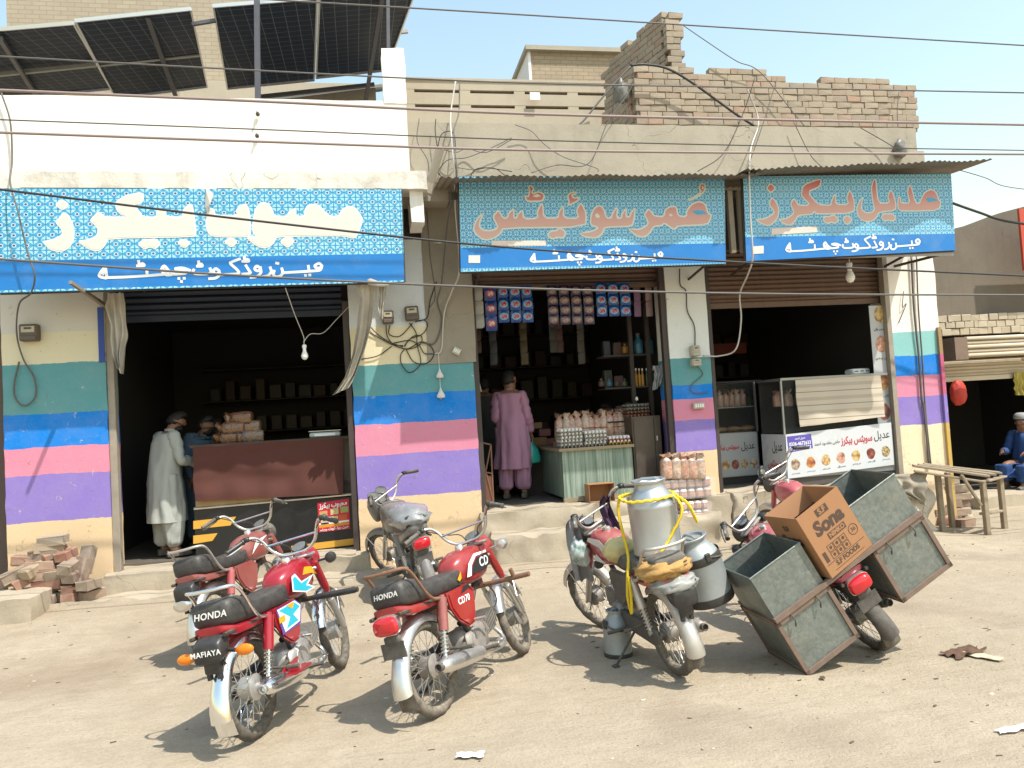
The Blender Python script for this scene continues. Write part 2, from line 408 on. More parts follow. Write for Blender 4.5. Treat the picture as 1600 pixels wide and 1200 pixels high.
# ------------------------------------------------------------------ left bakery building
b1 = thing('bakery_building', 'left shop building with overexposed white parapet and striped painted pillars', 'building', (-1.5, 9, 0))
LOC = T(1.5, -9, 0)
def shift(o, root):
    o.location = -V(root.location); return o
xa, xb, xc, xd = X9(5), X9(168), X9(553), X9(745)
z = zs(90, (816, 742, 700, 647, 568, 520)); lb1 = [(-.5, CREAM), (z[0], PURP), (z[1], PINK), (z[2], BLUE), (z[3], TEAL), (z[4], (.66, .6, .42)), (z[5], PALE)]
z = zs(650, (775, 707, 660, 616, 569, 510)); lb2 = [(-.5, CREAM), (z[0], PURP), (z[1], PINK), (z[2], BLUE), (z[3], TEAL), (z[4], (.70, .62, .42)), (z[5], (.62, .66, .68))]
kids = [rough_box('pillar', xa, xb, 9.0, 9.4, -.1, 3.9, bands('pillar_paint', lb1, -.5), b1, .006, .12),
        rough_box('pillar', xc, xd, 9.0, 9.4, -.1, 3.9, bands('pillar_paint_b', lb2, -.5), b1, .006, .12)]
zt = W(700, 568, 9).z
kids.append(rough_box('bare_cement_strip', X9(662, 450), X9(738, 450), 8.985, 9.05, zt, 4.5, CEMB, b1, .006, .1))
led0, led1 = W(320, 297, 8.42).z, W(320, 268, 8.42).z
xr = W(668, 285, 8.42).x
kids.append(rough_box('ledge_slab', -6.5, xr, 8.42, 9.6, led0, led1, plaster('cracked_ledge', (.70, .67, .60), (.22, .19, .15), .55, 3.2, .7), b1, .012, .1))
kids.append(rough_box('ledge_bracket', W(640, 320, 8.7).x, W(660, 320, 8.7).x, 8.5, 9.0, led0-.35, led0+.01, WHITE, b1, .01))
pz = W(320, 153, 8.46).z
kids.append(rough_box('parapet', -6.5, W(637, 200, 8.46).x, 8.46, 8.7, led1-.02, pz, plaster('white_parapet', (.82, .79, .72), (.45, .4, .32), .14, 1.6, .2, False), b1, .006, .16))
kids.append(rough_box('parapet_post', W(597, 110, 8.47).x, W(633, 110, 8.47).x, 8.45, 8.69, pz-.03, W(615, 76, 8.46).z, WHITE, b1, .006, .08))
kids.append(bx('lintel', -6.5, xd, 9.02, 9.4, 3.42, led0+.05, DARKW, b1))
kids.append(bx('roof_slab', -6.5, 1.0, 8.7, 13.2, led1-.25, led1-.02, CEM, b1))
F1 = .35
kids.append(rough_box('front_step', xb-.02, xc+.1, 8.72, 9.4, -.1, F1-.02, SLAB, b1, .022, .05))
kids.append(rough_box('lower_step', -3.9, xc+.7, 8.34, 8.75, -.15, .155, SLAB, b1, .035, .05))
kids.append(bx('left_side_wall', -6.5, xa-.02, 9.3, 9.5, -.1, 3.6, M('dark_brick_side', (.12, .09, .075), .95, bump=.5, bscale=14), b1))
for o in kids: shift(o, b1)
# steel door frame posts and shop room
FR = M('old_frame_steel', (.30, .26, .21), .6, .2, var=.35, scale=9, dust=.4)
FRD = M('dark_frame_steel', (.06, .045, .04), .6, .2, var=.4, scale=9)
sub = [bx('door_post', xb+.0, xb+.075, 9.02, 9.12, F1-.03, 3.2, FR, b1, .006), bx('door_post', xc-.075, xc-.005, 9.02, 9.12, F1-.03, 3.2, FRD, b1, .006),
       bx('blue_jamb', xb-.062, xb-.002, 8.985, 9.01, W(160, 566, 9).z, 3.2, M('blue_jamb', (.03, .07, .30), .7), b1)]
for o in sub: shift(o, b1)
e1 = bpy.data.objects.new('shop_room', None); C.objects.link(e1); e1.parent = b1; shift(e1, b1)
def room_parts(root, x0, x1, y0, y1, z0, z1, **kw):
    before = set(root.children); room(root, x0, x1, y0, y1, z0, z1, **kw)
    for o in root.children:
        if o not in before: shift(o, root)
bpy.data.objects.remove(e1)
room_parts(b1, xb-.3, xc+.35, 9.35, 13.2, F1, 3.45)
sh = set(b1.children); shutter(b1, xb+.08, xc-.08, 9.16, W(350, 490, 9.16).z, 3.45, M('blue_black_shutter', (.012, .02, .04), .5, .2, var=.3))
for o in b1.children:
    if o not in sh: o.location = V(o.location)-V(b1.location)

# ------------------------------------------------------------------ middle and right shops share one grey building
b2 = thing('grey_building', 'right shop building with bare grey cement parapet over two shops', 'building', (4, 9, 0))
xe, xf, xg, xh = X9(1050, 600), X9(1113, 600), X9(1400, 600), X9(1478, 640)
z = zs(1083, (707, 658, 624, 602, 560)); lb3 = [(-.5, CREAM), (z[0], PURP), (z[1], PINK), (z[2], BLUE), (z[3], TEAL), (z[4], (.70, .72, .70))]
z = zs(1435, (664, 621, 587, 557, 518)); lb4 = [(-.5, (.78, .62, .42)), (z[0], PURP), (z[1], PINK), (z[2], BLUE), (z[3], (.22, .48, .47)), (z[4], (.80, .77, .70))]
pr0, pr1 = W(1000, 275, 8.72).z, W(1000, 195, 8.72).z
FL2 = .66
kids = [rough_box('pillar', xe, xf, 9.0, 9.4, -.1, 4.4, bands('pillar_paint_c', lb3, -.5, wig=.03), b2, .005, .12),
        rough_box('pillar', xg, xh, 9.0, 9.4, -.1, 4.4, bands('pillar_paint_d', lb4, -.5, wig=.04), b2, .008, .1),
        rough_box('parapet', W(638, 230, 8.72).x, W(1433, 230, 8.72).x, 8.72, 9.0, pr0-.1, pr1, CEM, b2, .008, .14),
        bx('lintel', xd, xh, 9.04, 9.4, 3.72, pr0, DARKW, b2), bx('roof_slab', 1.02, xh, 9.0, 13.2, pr1-.4, pr1-.2, CEM, b2),
        rough_box('floor_slab', xd-.05, xf+.1, 8.9, 9.45, -.1, FL2-.01, SLAB, b2, .032, .05),
        rough_box('step', W(770, 850, 8.5).x, W(1000, 840, 8.5).x, 8.42, 8.95, -.1, .42, SLAB, b2, .036, .05),
        rough_box('step', W(935, 840, 8.5).x, W(1125, 815, 8.6).x, 8.5, 8.93, -.1, .46, SLAB, b2, .045, .05),
        rough_box('floor_slab', xf+.1, xg+.2, 8.86, 9.45, -.1, FL2-.005, SLAB, b2, .032, .05),
        rough_box('ledge_lump', W(1290, 780, 8.6).x, W(1440, 760, 8.6).x, 8.42, 8.9, .02, .56, plaster('lime_lump', (.55, .50, .42), (.3, .25, .18), .5, 3, .8), b2, .07, .07, 4),
        bx('steel_corner_pipe', xh-.05, xh+.0, 8.96, 8.995, .1, 2.6, bands('pipe_paint', [(-.5, (.5, .33, .08)), (z[0], PURP), (z[1], (.45, .1, .18)), (z[3], (.3, .2, .1))], -.5), b2)]
for o in kids: shift(o, b2)
# roughly laid brick face under the third shop's floor
BR_MESH = {}
def brick_mat(name, cols):
    if name in MATS: return MATS[name]
    k = NT(name); oi = k.n('ObjectInfo'); c = k.ramp(oi.outputs['Random'], [(i/(len(cols)-1), q) for i, q in enumerate(cols)])
    n1 = k.noise(11, 6, .7); c = k.mix(k.mapr(n1, .4, .75, 0, .45), c, (.42, .36, .275)); c = k.mix(k.mapr(k.noise(25, 4), .6, .75, 0, .35), c, (.16, .12, .09))
    k.bump(n1, .5, .01); MATS[name] = k.out(c, .92, 0, Specular_IOR_Level=.2); return k.m
BRK = brick_mat('roof_brick', [(.29, .24, .18), (.33, .275, .205), (.26, .22, .17), (.36, .30, .225), (.31, .255, .19), (.34, .225, .165), (.28, .235, .18)])  # tan to reddish brick tones, varied per brick
def brick_meshes(L, D, H, mat, key, n=4, j=.006):
    if key not in BR_MESH:
        out = []
        for i in range(n): out.append(MB().box((0, 0, 0), (L, D, H), None, .005).jitter(j*.75).mesh('brick', mat))
        BR_MESH[key] = out
    return BR_MESH[key]
def brick_wall(root, org, ux, length, rows, z0, L=.203, H=.0795, D=.10, gap=.0065, top=None, key='w', mat=None, first=None, rnd=None, jit=.004, left=None):
    """single leaf of real bricks along direction ux from org; top(s,row)->bool keeps a brick"""
    rnd = rnd or random.Random(3); ms = brick_meshes(L, D, H, mat or BRK, key); mh = brick_meshes(L*.46, D, H, mat or BRK, key+'h', 3)
    ux = V(ux).normalized(); ang = math.atan2(ux.y, ux.x)
    for r in range(rows):
        s = 0 if r % 2 == 0 else -(L+gap)*.5
        if rnd.random() < .3: s -= (L+gap)*.25
        lo = left(r) if left else 0
        while s < length-.04:
            a, b = max(s, lo), min(s+L, length); wdt = b-a
            hdr = rnd.random() < .1
            if hdr: b = min(b, a+L*.46); wdt = b-a
            if wdt > .05 and (top is None or top((a+b)/2, r)):
                me = rnd.choice(mh if wdt < L*.75 else ms); base = L*.46 if wdt < L*.75 else L
                p = V(org)+ux*((a+b)/2)
                m = T(p.x, p.y+rnd.uniform(-jit, jit)*2, z0+(r+.5)*(H+gap)+rnd.uniform(-jit, jit)*.6) @ Matrix.Rotation(ang+rnd.uniform(-.012, .012), 4, 'Z') @ Matrix.Diagonal((wdt/base, 1, 1, 1))
                o = inst('brick', me, root); o.matrix_local = T(*(-V(root.location))) @ m
            s += (wdt+gap) if hdr else (L+gap)
            if hdr: pass
MORT = M('mortar', (.22, .18, .135), .95, var=.3, bump=.5, bscale=25)
# ---- brick parapet on the roof
pw = thing('brick_parapet', 'unplastered tan brick parapet on the grey roof', 'wall', (5.6, 9.3, pr1))
YB = 9.3; xl, xr2 = W(990, 150, YB).x, W(1429, 160, YB).x; zb = W(1200, 199, YB).z
def topf(s, r):
    px = 990+(s/(xr2-xl))*439
    y = 106 if px < 1076 else 111 if px < 1192 else 114 if px < 1216 else 126 if px < 1284 else 119 if px < 1391 else 132
    return zb+(r+.7)*.086 < W(px, y, YB).z
brick_wall(pw, (xl, YB, 0), (1, 0, 0), xr2-xl, 10, zb, top=topf, D=.11, rnd=random.Random(8), jit=.003)
o = bx('mortar_core', xl+.02, xr2-.02, YB-.035, YB+.11, zb-.05, W(1200, 130, YB).z-.03, MORT, pw); shift(o, pw)
# left return of the parapet
brick_wall(pw, (xl+.052, YB+.09, 0), (0, 1, 0), .45, 8, zb, D=.10, rnd=random.Random(4), top=lambda s, r: r < 8)
# ---- tall cross wall going back
XT = W(1043, 60, 9.62).x; zt2 = W(1040, 20, 9.62).z
cw = thing('brick_cross_wall', 'tall ragged brick wall running back across the roof in shade', 'wall', (XT, 9.6, 5.2))
z0 = 5.0; rows = int((zt2-z0)/.086)
CWD = V((-.255, 1, 0)).normalized()
def topc(s, r):
    zz = z0+r*.086; lim = zt2-.05*max(0, s-.3)-.05*abs(math.sin(s*7))
    return zz < lim and s < 1.50+.30*(1-(zz-5.3)/1.6)+.06*math.sin(r*2.1)
brick_wall(cw, (XT, 9.66, 0), CWD, 1.95, rows+1, z0, D=.11, top=topc, rnd=random.Random(21), jit=.004)
brick_wall(cw, (XT-.06, 9.57, 0), (1, 0, 0), .25, rows, z0, D=.11, rnd=random.Random(2), jit=.004)
pa = V((XT+.03, 9.62, 0)); pb = pa+CWD*1.45
o = MB().solid([(pa.x, pa.y, z0), (pb.x, pb.y, z0), (pb.x, pb.y, zt2-.22), (pa.x, pa.y, zt2-.12)], (.15, .03, 0)).build('mortar_core', MORT, cw); shift(o, cw)
# ---- slotted cement parapet behind
sw = thing('slotted_parapet', 'beige cement parapet pierced with rows of long slots', 'wall', (1.6, 11.5, 5))
Y = 11.5; xa2, xb2 = W(600, 150, Y).x, W(985, 150, Y).x
zz = [W(700, q, Y).z for q in (196, 168, 163, 145, 140, 126)]
BEI = plaster('beige_cement', (.44, .385, .295), (.3, .25, .18), .35, 2, .2, False)
for a, b in ((0, 1), (2, 3), (4, 5)): shift(bx('rail', xa2, xb2, Y, Y+.09, zz[a], zz[b], BEI, sw), sw)
step = (xb2-xa2)/4.55
for r, (a, b) in enumerate(((1, 2), (3, 4))):
    for i in range(6):
        xx = xa2+.29+i*step
        shift(bx('slot_divider', xx, xx+.17, Y+.003, Y+.087, zz[a]-.005, zz[b]+.005, BEI, sw), sw)
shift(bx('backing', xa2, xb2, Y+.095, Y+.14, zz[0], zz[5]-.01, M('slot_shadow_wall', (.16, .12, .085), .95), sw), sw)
shift(bx('coping', xa2, xb2, Y-.02, Y+.11, zz[5], zz[5]+.035, BEI, sw), sw)
# ---- far rooms on the skyline
def brick_tex(name, c1, c2, mo, sx=.23, sz=.08):
    k = NT(name); s = k.sep(k.co()); cb = k.n('CombineXYZ'); k.set(cb.inputs[0], k.math('ADD', s[0], s[1])); k.set(cb.inputs[1], s[2])
    b = k.n('TexBrick'); k.set(b.inputs['Vector'], cb.outputs[0]); b.inputs['Scale'].default_value = 1; b.inputs['Brick Width'].default_value = sx
    b.inputs['Row Height'].default_value = sz; b.inputs['Mortar Size'].default_value = .008; b.inputs['Color1'].default_value = c4(c1); b.inputs['Color2'].default_value = c4(c2); b.inputs['Mortar'].default_value = c4(mo)
    b.inputs['Mortar Smooth'].default_value = .3
    c = k.mix(k.mapr(k.noise(6, 6, .7), .4, .7, 0, .35), b.outputs[0], mo); k.bump(b.outputs['Fac'], -.5, .02); return k.out(c, .95)
FB = brick_tex('far_brick', (.38, .305, .21), (.33, .265, .18), (.23, .19, .14))
fr = thing('rooftop_room', 'small brick rooftop room with flat slab behind the slotted parapet', 'building', (4.2, 15, 4.5))
Y = 15.0; x0, x1 = W(831, 120, Y).x, W(1010, 120, Y).x; zt3 = W(860, 82, Y).z
for o in (bx('wall', x0, x1, Y, Y+3.4, 4.2, zt3, FB, fr), bx('roof', x0-.12, x1+.1, Y-.12, Y+3.5, zt3, zt3+.09, CEM, fr),
          bx('white_side_wall', x0-.06, x0-.003, Y-.02, Y+3.3, 4.2, zt3-.002, M('white_far', (.72, .72, .70), .8), fr),
          bx('window', x0-.09, x0-.062, Y+.7, Y+2.0, zt3-1.5, zt3-.55, M('dark_far_window', (.03, .03, .035), .3), fr)): shift(o, fr)
fl = thing('tall_brick_house', 'pale brick house rising behind the solar panels', 'building', (-2, 15, 4))
Y = 14.5; FB2 = brick_tex('pale_far_brick', (.41, .35, .26), (.37, .31, .225), (.29, .245, .18))
for o in (bx('wall', W(11, 50, Y).x, W(420, 50, Y).x, Y, Y+4, 3.5, 11.5, FB2, fl), bx('plinth_band', W(290, 125, Y).x, W(585, 125, Y).x, Y-.5, Y+1, 3.5, W(430, 128, Y-.5).z, BEI, fl)): shift(o, fl)
# ---- neighbour on the right
nb = thing('neighbour_shop', 'dark cement neighbouring shop with half-raised pale shutter at right edge', 'building', (9.5, 10.6, 0))
YN = 10.6; x0 = W(1462, 560, YN).x; x1 = x0+4.5
GW = plaster('dark_cement', (.175, .148, .115), (.10, .085, .07), .5, 1.5, .3)
zc = W(1530, 494, YN).z
g = MB().solid([(x0-.15, YN+.12, zc), (x1, YN+.12, zc), (x1, YN+.12, W(1600, 318, YN).z+.5), (W(1600, 324, YN).x, YN+.12, W(1600, 322, YN).z), (W(1570, 332, YN).x, YN+.12, W(1570, 330, YN).z), (W(1520, 350, YN).x, YN+.12, W(1520, 349, YN).z), (x0-.15, YN+.12, W(1470, 370, YN).z)], (0, .25, 0))
shift(g.build('upper_wall', GW, nb), nb)
brick_wall(nb, (x0-.1, YN, 0), (1, 0, 0), 2.2, 3, W(1530, 523, YN).z, L=.16, H=.10, D=.2, key='nb', rnd=random.Random(6), jit=.008,
           mat=brick_mat('pale_block', [(.44, .38, .28), (.40, .34, .25), (.46, .40, .3), (.37, .31, .23)]))
zt4 = W(1550, 523, YN).z; zb4 = W(1550, 557, YN-.3).z
PM = M('pale_shutter_metal', (.55, .47, .35), .5, .3, var=.2, scale=3, dust=.4)
g = MB()
for i in range(5): g.box((x0+.25+2, YN-.22+.02*(i % 2), zb4+(zt4-.04-zb4)*(i+.5)/5), (4, .30, (zt4-.04-zb4)/5.4), None, .02)
shift(g.build('shutter_box', PM, nb, 40), nb)
shift(bx('box_end', x0+.02, x0+.24, YN-.4, YN+.05, zb4-.03, zt4-.05, M('rust_end', (.2, .14, .1), .8, var=.4), nb), nb)
sset = set(nb.children); shutter(nb, x0+.1, x0+4.2, YN-.02, W(1550, 586, YN).z, zb4, PM, .055)
for o in nb.children:
    if o not in sset: o.location = V(o.location)-V(nb.location)
room_parts(nb, x0+.0, x0+4.3, YN+.02, YN+4, .12, zt4)
shift(rough_box('plinth', x0-.1, x0+4.5, YN-.75, YN+.1, -.2, .17, SLAB, nb, .02, .12), nb)
shift(bx('red_signboard', W(1597, 380, YN-.4).x, W(1597, 380, YN-.4).x+1.6, YN-.4, YN-.36, W(1598, 422, YN-.4).z, W(1598, 326, YN-.4).z, M('red_board', (.45, .06, .03), .5), nb), nb)
# ---- shop rooms, shutters, door frames of the grey building
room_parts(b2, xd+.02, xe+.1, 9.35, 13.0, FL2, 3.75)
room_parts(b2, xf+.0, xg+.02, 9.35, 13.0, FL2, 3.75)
sset = set(b2.children)
shutter(b2, xf+.05, xg-.04, 9.14, W(1250, 470, 9.14).z, 3.8, M('maroon_shutter', (.115, .065, .045), .55, .25, var=.3, dust=.2), .06)
shutter(b2, xd+.05, xe-.05, 9.16, 3.35, 3.75, M('maroon_shutter', (.1, .06, .05)), .06)
for o in b2.children:
    if o not in sset: o.location = V(o.location)-V(b2.location)
for o in (bx('door_post', xd-.005, xd+.06, 9.02, 9.1, FL2, 3.6, FRD, b2), bx('door_post', xe-.07, xe-.005, 9.02, 9.1, FL2, 3.6, FRD, b2),
          bx('door_post', xg-.07, xg-.005, 8.98, 9.08, FL2, 3.75, FR, b2), bx('door_post', xf+.005, xf+.05, 9.0, 9.08, FL2, 3.7, FRD, b2)): shift(o, b2)
# ---- corrugated awning (two overlapping sheets)
AW = M('rusty_corrugated', (.26, .215, .165), .55, .5, var=.45, scale=3, dust=.35)
aw = thing('corrugated_awning', 'rusty corrugated steel awning over the two right shop signs', 'awning', (4, 8.3, 4.3))
def sheet_aw(x0, x1, yf, yb, zf, zbk, zr, name='corrugated_sheet'):
    n = int((x1-x0)/.0122); g = MB()
    def f(u, v, off=0): return (x0+u*(x1-x0), yf+(yb-yf)*v+(.03*math.sin(u*23) if v == 0 else 0), zf+(zbk-zf)*v+zr*u+.010*math.sin(2*math.pi*(u*(x1-x0))/.076)+off)
    g.grid(n, 3, f); g.grid(n, 3, lambda u, v: f(u, v, .0025)); shift(g.build(name, AW, aw, 70), aw)
a0 = W(688, 277, 7.9); a1 = W(1170, 272, 7.9); a2 = W(1548, 251, 7.85)
sheet_aw(a0.x, a1.x+.15, 7.9, 8.74, a0.z, a0.z+.12, a1.z-a0.z+.0)
sheet_aw(a1.x-.05, a2.x, 7.85, 8.74, a1.z+.04, a1.z+.10, a2.z-a1.z-.03)
shift(bx('edge_batten', a0.x+.15, a2.x-.4, 8.30, 8.38, a0.z-.10, a0.z-.045, M('batten_dark', (.05, .045, .04), .8), aw), aw)
for px in (1142, 1158): 
    q = W(px, 330, 8.25); shift(bx('timber_post', q.x-.03, q.x+.03, 8.24, 8.30, 3.5, a0.z-.05, M('grey_timber', (.24, .2, .15), .85, var=.35), aw), aw)
# ================================================================== SIGNS
def tile_sign(name, zsplit, zbot, su, sv, x0, z0, fade=0):
    """printed flex sheet: ornamental tile grid above, plain blue band below, strip of tiles at the hem"""
    k = NT(name); s = k.sep(k.co()); u = k.math('FRACT', k.math('DIVIDE', k.math('SUBTRACT', s[0], x0), su)); v = k.math('FRACT', k.math('DIVIDE', k.math('SUBTRACT', s[2], z0), sv))
    du = k.math('ABSOLUTE', k.math('SUBTRACT', u, .5)); dv = k.math('ABSOLUTE', k.math('SUBTRACT', v, .5))
    r = k.math('SQRT', k.math('ADD', k.math('MULTIPLY', du, du), k.math('MULTIPLY', dv, dv)))
    edge = k.math('MAXIMUM', du, dv); dia = k.math('ADD', du, dv); mn = k.math('MINIMUM', du, dv)
    c = k.mix(k.mapr(dia, .30, .62, 0, 1), (.018, .27, .50), (.19, .53, .68))
    c = k.mix(k.math('LESS_THAN', k.math('ABSOLUTE', k.math('SUBTRACT', du, dv)), .045), c, (.46, .66, .72))          # diagonal petals
    c = k.mix(k.math('LESS_THAN', k.math('ABSOLUTE', k.math('SUBTRACT', dia, .45)), .035), c, (.02, .20, .42))       # diamond outline
    c = k.mix(k.math('LESS_THAN', k.math('ABSOLUTE', k.math('SUBTRACT', dia, .60)), .05), c, (.36, .60, .70))
    c = k.mix(k.math('LESS_THAN', r, .25), c, (.03, .30, .52)); c = k.mix(k.math('LESS_THAN', r, .19), c, (.45, .58, .65)); c = k.mix(k.math('LESS_THAN', r, .10), c, (.02, .05, .14))
    c = k.mix(k.math('GREATER_THAN', edge, .468), c, (.01, .16, .30)); c = k.mix(k.math('LESS_THAN', k.math('ADD', k.math('SUBTRACT', .5, du), k.math('SUBTRACT', .5, dv)), .16), c, (.02, .22, .42))
    z = s[2]; band = k.math('MULTIPLY', k.math('LESS_THAN', z, zsplit), k.math('GREATER_THAN', z, zbot))
    nz = k.noise(3, 5); blue = k.mix(nz, (.006, .15, .47), (.01, .19, .53))
    c = k.mix(band, c, blue)
    c = k.mix(k.mapr(k.noise(2.3, 6, .7), .5, .8, 0, .10+fade), c, (.40, .46, .47))
    k.bump(k.noise(1.6, 3, .5), .25, .05)
    return k.out(c, k.mapr(k.noise(5, 3), .3, .7, .28, .45), 0)
def px_poly(off, scl, pts, Y): return [W(off[0]+x/scl, off[1]+y/scl, Y) for x, y in pts]
def inset(pts, d):
    """polygon (x,z pairs) shrunk by d"""
    n = len(pts); A = sum(pts[i][0]*pts[(i+1) % n][1]-pts[(i+1) % n][0]*pts[i][1] for i in range(n)); sg = 1 if A > 0 else -1; out = []
    for i in range(n):
        a, b, c = V(pts[i-1]), V(pts[i]), V(pts[(i+1) % n]); e1 = (b-a); e2 = (c-b)
        if e1.length < 1e-9 or e2.length < 1e-9: out.append(tuple(b)); continue
        e1.normalize(); e2.normalize(); n1 = V((-e1.y, e1.x))*sg; n2 = V((-e2.y, e2.x))*sg
        m = n1+n2; l = m.length
        if l < .3: out.append(tuple(b+n1*d)); continue
        m /= l; out.append(tuple(b+m*d/max(.45, m.dot(n1))))
    return out
def smooth_poly(p3, n=3):
    """round a traced outline a little: corner cutting (Chaikin) once"""
    out = []; k = len(p3)
    for i in range(k):
        a, b = p3[i], p3[(i+1) % k]; out += [a.lerp(b, .2), a.lerp(b, .8)]
    return out
def glyph(root, pts3, Y, mat_out, mat_in=None, d=.016):
    p = smooth_poly(pts3); g = MB().solid([(q.x, Y-.003, q.z) for q in p], (0, .003, 0)); o = shift(g.build('letter', mat_out, root), root)
    if mat_in:
        q = inset([(a.x, a.z) for a in p], d); g = MB().solid([(x, Y-.0055, z_) for x, z_ in q], (0, .002, 0))
        i = g.build('letter_fill', mat_in, o); i.location = (0, 0, 0)
    return o
def patch(root, pts3, Y, mat, name='letter_counter', off=.008):
    g = MB().solid([(q.x, Y-off, q.z) for q in pts3], (0, .002, 0)); return shift(g.build(name, mat, root), root)
def strokes(root, segs, Y, mat, name='small_lettering', w=.011, f=None):
    """lettering drawn as broad-nib strokes on the sign face"""
    g = MB(); t = 0
    for sgm in segs:
        p = [f(*q) for q in sgm]; p = bez(p, 4) if len(p) > 2 else p
        for i in range(len(p)-1):
            a, b = p[i], p[i+1]; d = (b-a); d = d.normalized() if d.length > 1e-6 else V((1, 0, 0)); nn = V((-d.z, 0, d.x))*w
            t += 1; yy = Y-.003-.00002*(t % 40)
            g.add([(q.x, yy, q.z) for q in (a-nn-d*w*.5, b-nn+d*w*.5, b+nn+d*w*.5, a+nn-d*w*.5)], [(0, 1, 2, 3)])
    o = shift(g.build(name, mat, root), root); o['kind'] = 'stuff'; return o
def sign(name, label, corners, Y, mat, zdrop=.0):
    tl, tr, br, bl = [W(x, y, Y) for x, y in corners]
    root = thing(name, label, 'sign', ((tl.x+tr.x)/2, Y, bl.z))
    nx_, nz_ = 60, 18
    def f(u, v):
        a = bl.lerp(br, u); b = tl.lerp(tr, u); p = a.lerp(b, v); return (p.x, Y+.0, p.z)
    g = MB().grid(nx_, nz_, f); shift(g.build('printed_sheet', mat, root, 180), root)
    fr = MB()
    for a, b in ((tl, tr), (tr, br), (br, bl), (bl, tl)): fr.tube([(a.x, Y+.03, a.z), (b.x, Y+.03, b.z)], .018, 4)
    for i in range(1, 5): a = tl.lerp(tr, i/5); b = bl.lerp(br, i/5); fr.tube([(a.x, Y+.03, a.z), (b.x, Y+.03, b.z)], .015, 4)
    shift(fr.build('frame', FRD, root), root)
    bk = MB().box(((tl.x+br.x)/2, Y+.045, (tl.z+bl.z)/2), (abs(tr.x-tl.x)-.04, .02, abs(tl.z-bl.z)-.04)); shift(bk.build('backing_sheet', M('sign_backing', (.35, .33, .3), .8), root), root)
    return root
CREAMP = M('cream_print', (.66, .60, .54), .4, var=.04); OUTL = M('pale_outline', (.60, .62, .54), .4, var=.05); WHT = M('white_print', (.72, .73, .71), .45, var=.04)
def red_fade(name, zt, zb):
    k = NT(name); z = k.sep(k.co())[2]; c = k.ramp(k.mapr(z, zb, zt), [(0, (.58, .38, .31)), (.4, (.56, .30, .25)), (.75, (.52, .17, .15)), (1, (.42, .05, .06))])
    return k.out(c, .4)
SMALL = [  # "main road kot chutta" as strokes, traced right to left in 1/9.23 px of the right-hand sign
    [(985, 985), (960, 960), (925, 985), (940, 1010), (985, 1005)], [(985, 990), (970, 1030), (930, 1040), (880, 1045)], [(868, 985), (875, 1045)],
    [(838, 1090), (850, 1090)], [(875, 1086), (888, 1086)], [(880, 1045), (760, 1055), (640, 1065)], [(640, 1015), (648, 1070), (610, 1105), (570, 1090), (575, 1040)], [(590, 960), (612, 965)],
    [(540, 1005), (550, 1055), (520, 1095), (480, 1105)], [(450, 1010), (425, 995), (408, 1025), (430, 1045), (455, 1030)], [(455, 1005), (460, 1065), (425, 1105), (370, 1115)],
    [(330, 985), (355, 1035), (368, 1070), (300, 1082)], [(300, 945), (355, 943), (345, 922), (322, 940)], [(318, 890), (320, 940)],
    [(282, 918), (215, 950), (200, 970), (260, 1040), (265, 1075), (180, 1085), (100, 1090)], [(95, 1040), (72, 1025), (50, 1055), (75, 1080), (102, 1065)], [(100, 1045), (105, 1090), (70, 1125), (15, 1132)],
    [(23, 1020), (33, 1065), (-10, 1082), (-95, 1082), (-122, 1060), (-115, 1035)], [(-90, 1000), (-45, 998), (-55, 975), (-80, 995)], [(-75, 945), (-72, 1000)],
    [(-147, 1045), (-215, 1020), (-275, 1030), (-200, 1050), (-187, 1075), (-275, 1088)], [(-250, 1132), (-238, 1132)], [(-205, 1130), (-192, 1130)], [(-228, 1165), (-216, 1165)],
    [(-280, 1085), (-330, 1050), (-370, 1000), (-392, 1045), (-350, 1095), (-285, 1085)], [(-375, 1040), (-330, 1075)], [(-375, 1090), (-520, 1105)],
    [(-520, 1035), (-517, 1105)], [(-605, 1000), (-545, 997), (-558, 975), (-580, 995)], [(-590, 945), (-585, 1000)], [(-517, 1105), (-700, 1120), (-860, 1128)],
    [(-877, 1010), (-862, 1130)], [(-877, 1010), (-930, 1105), (-880, 1132), (-862, 1128)], [(-877, 1060), (-900, 1095)]]
def small_text(root, Y, x_r, y_r, x_l, y_l, kx=1.0, ky=1.0, w=.011):
    """place the strokes so their right end is at pixel (x_r,y_r) and left end at (x_l,y_l)"""
    def f(zx, zy):
        t = (985-zx)/(985+930); bx_ = x_r+(x_l-x_r)*t; base = y_r+(y_l-y_r)*t
        nominal = 1045+(1130-1045)*t
        return W(bx_, base+(zy-nominal)/9.23*ky, Y)
    return strokes(root, SMALL, Y, WHT, w=w, f=f)
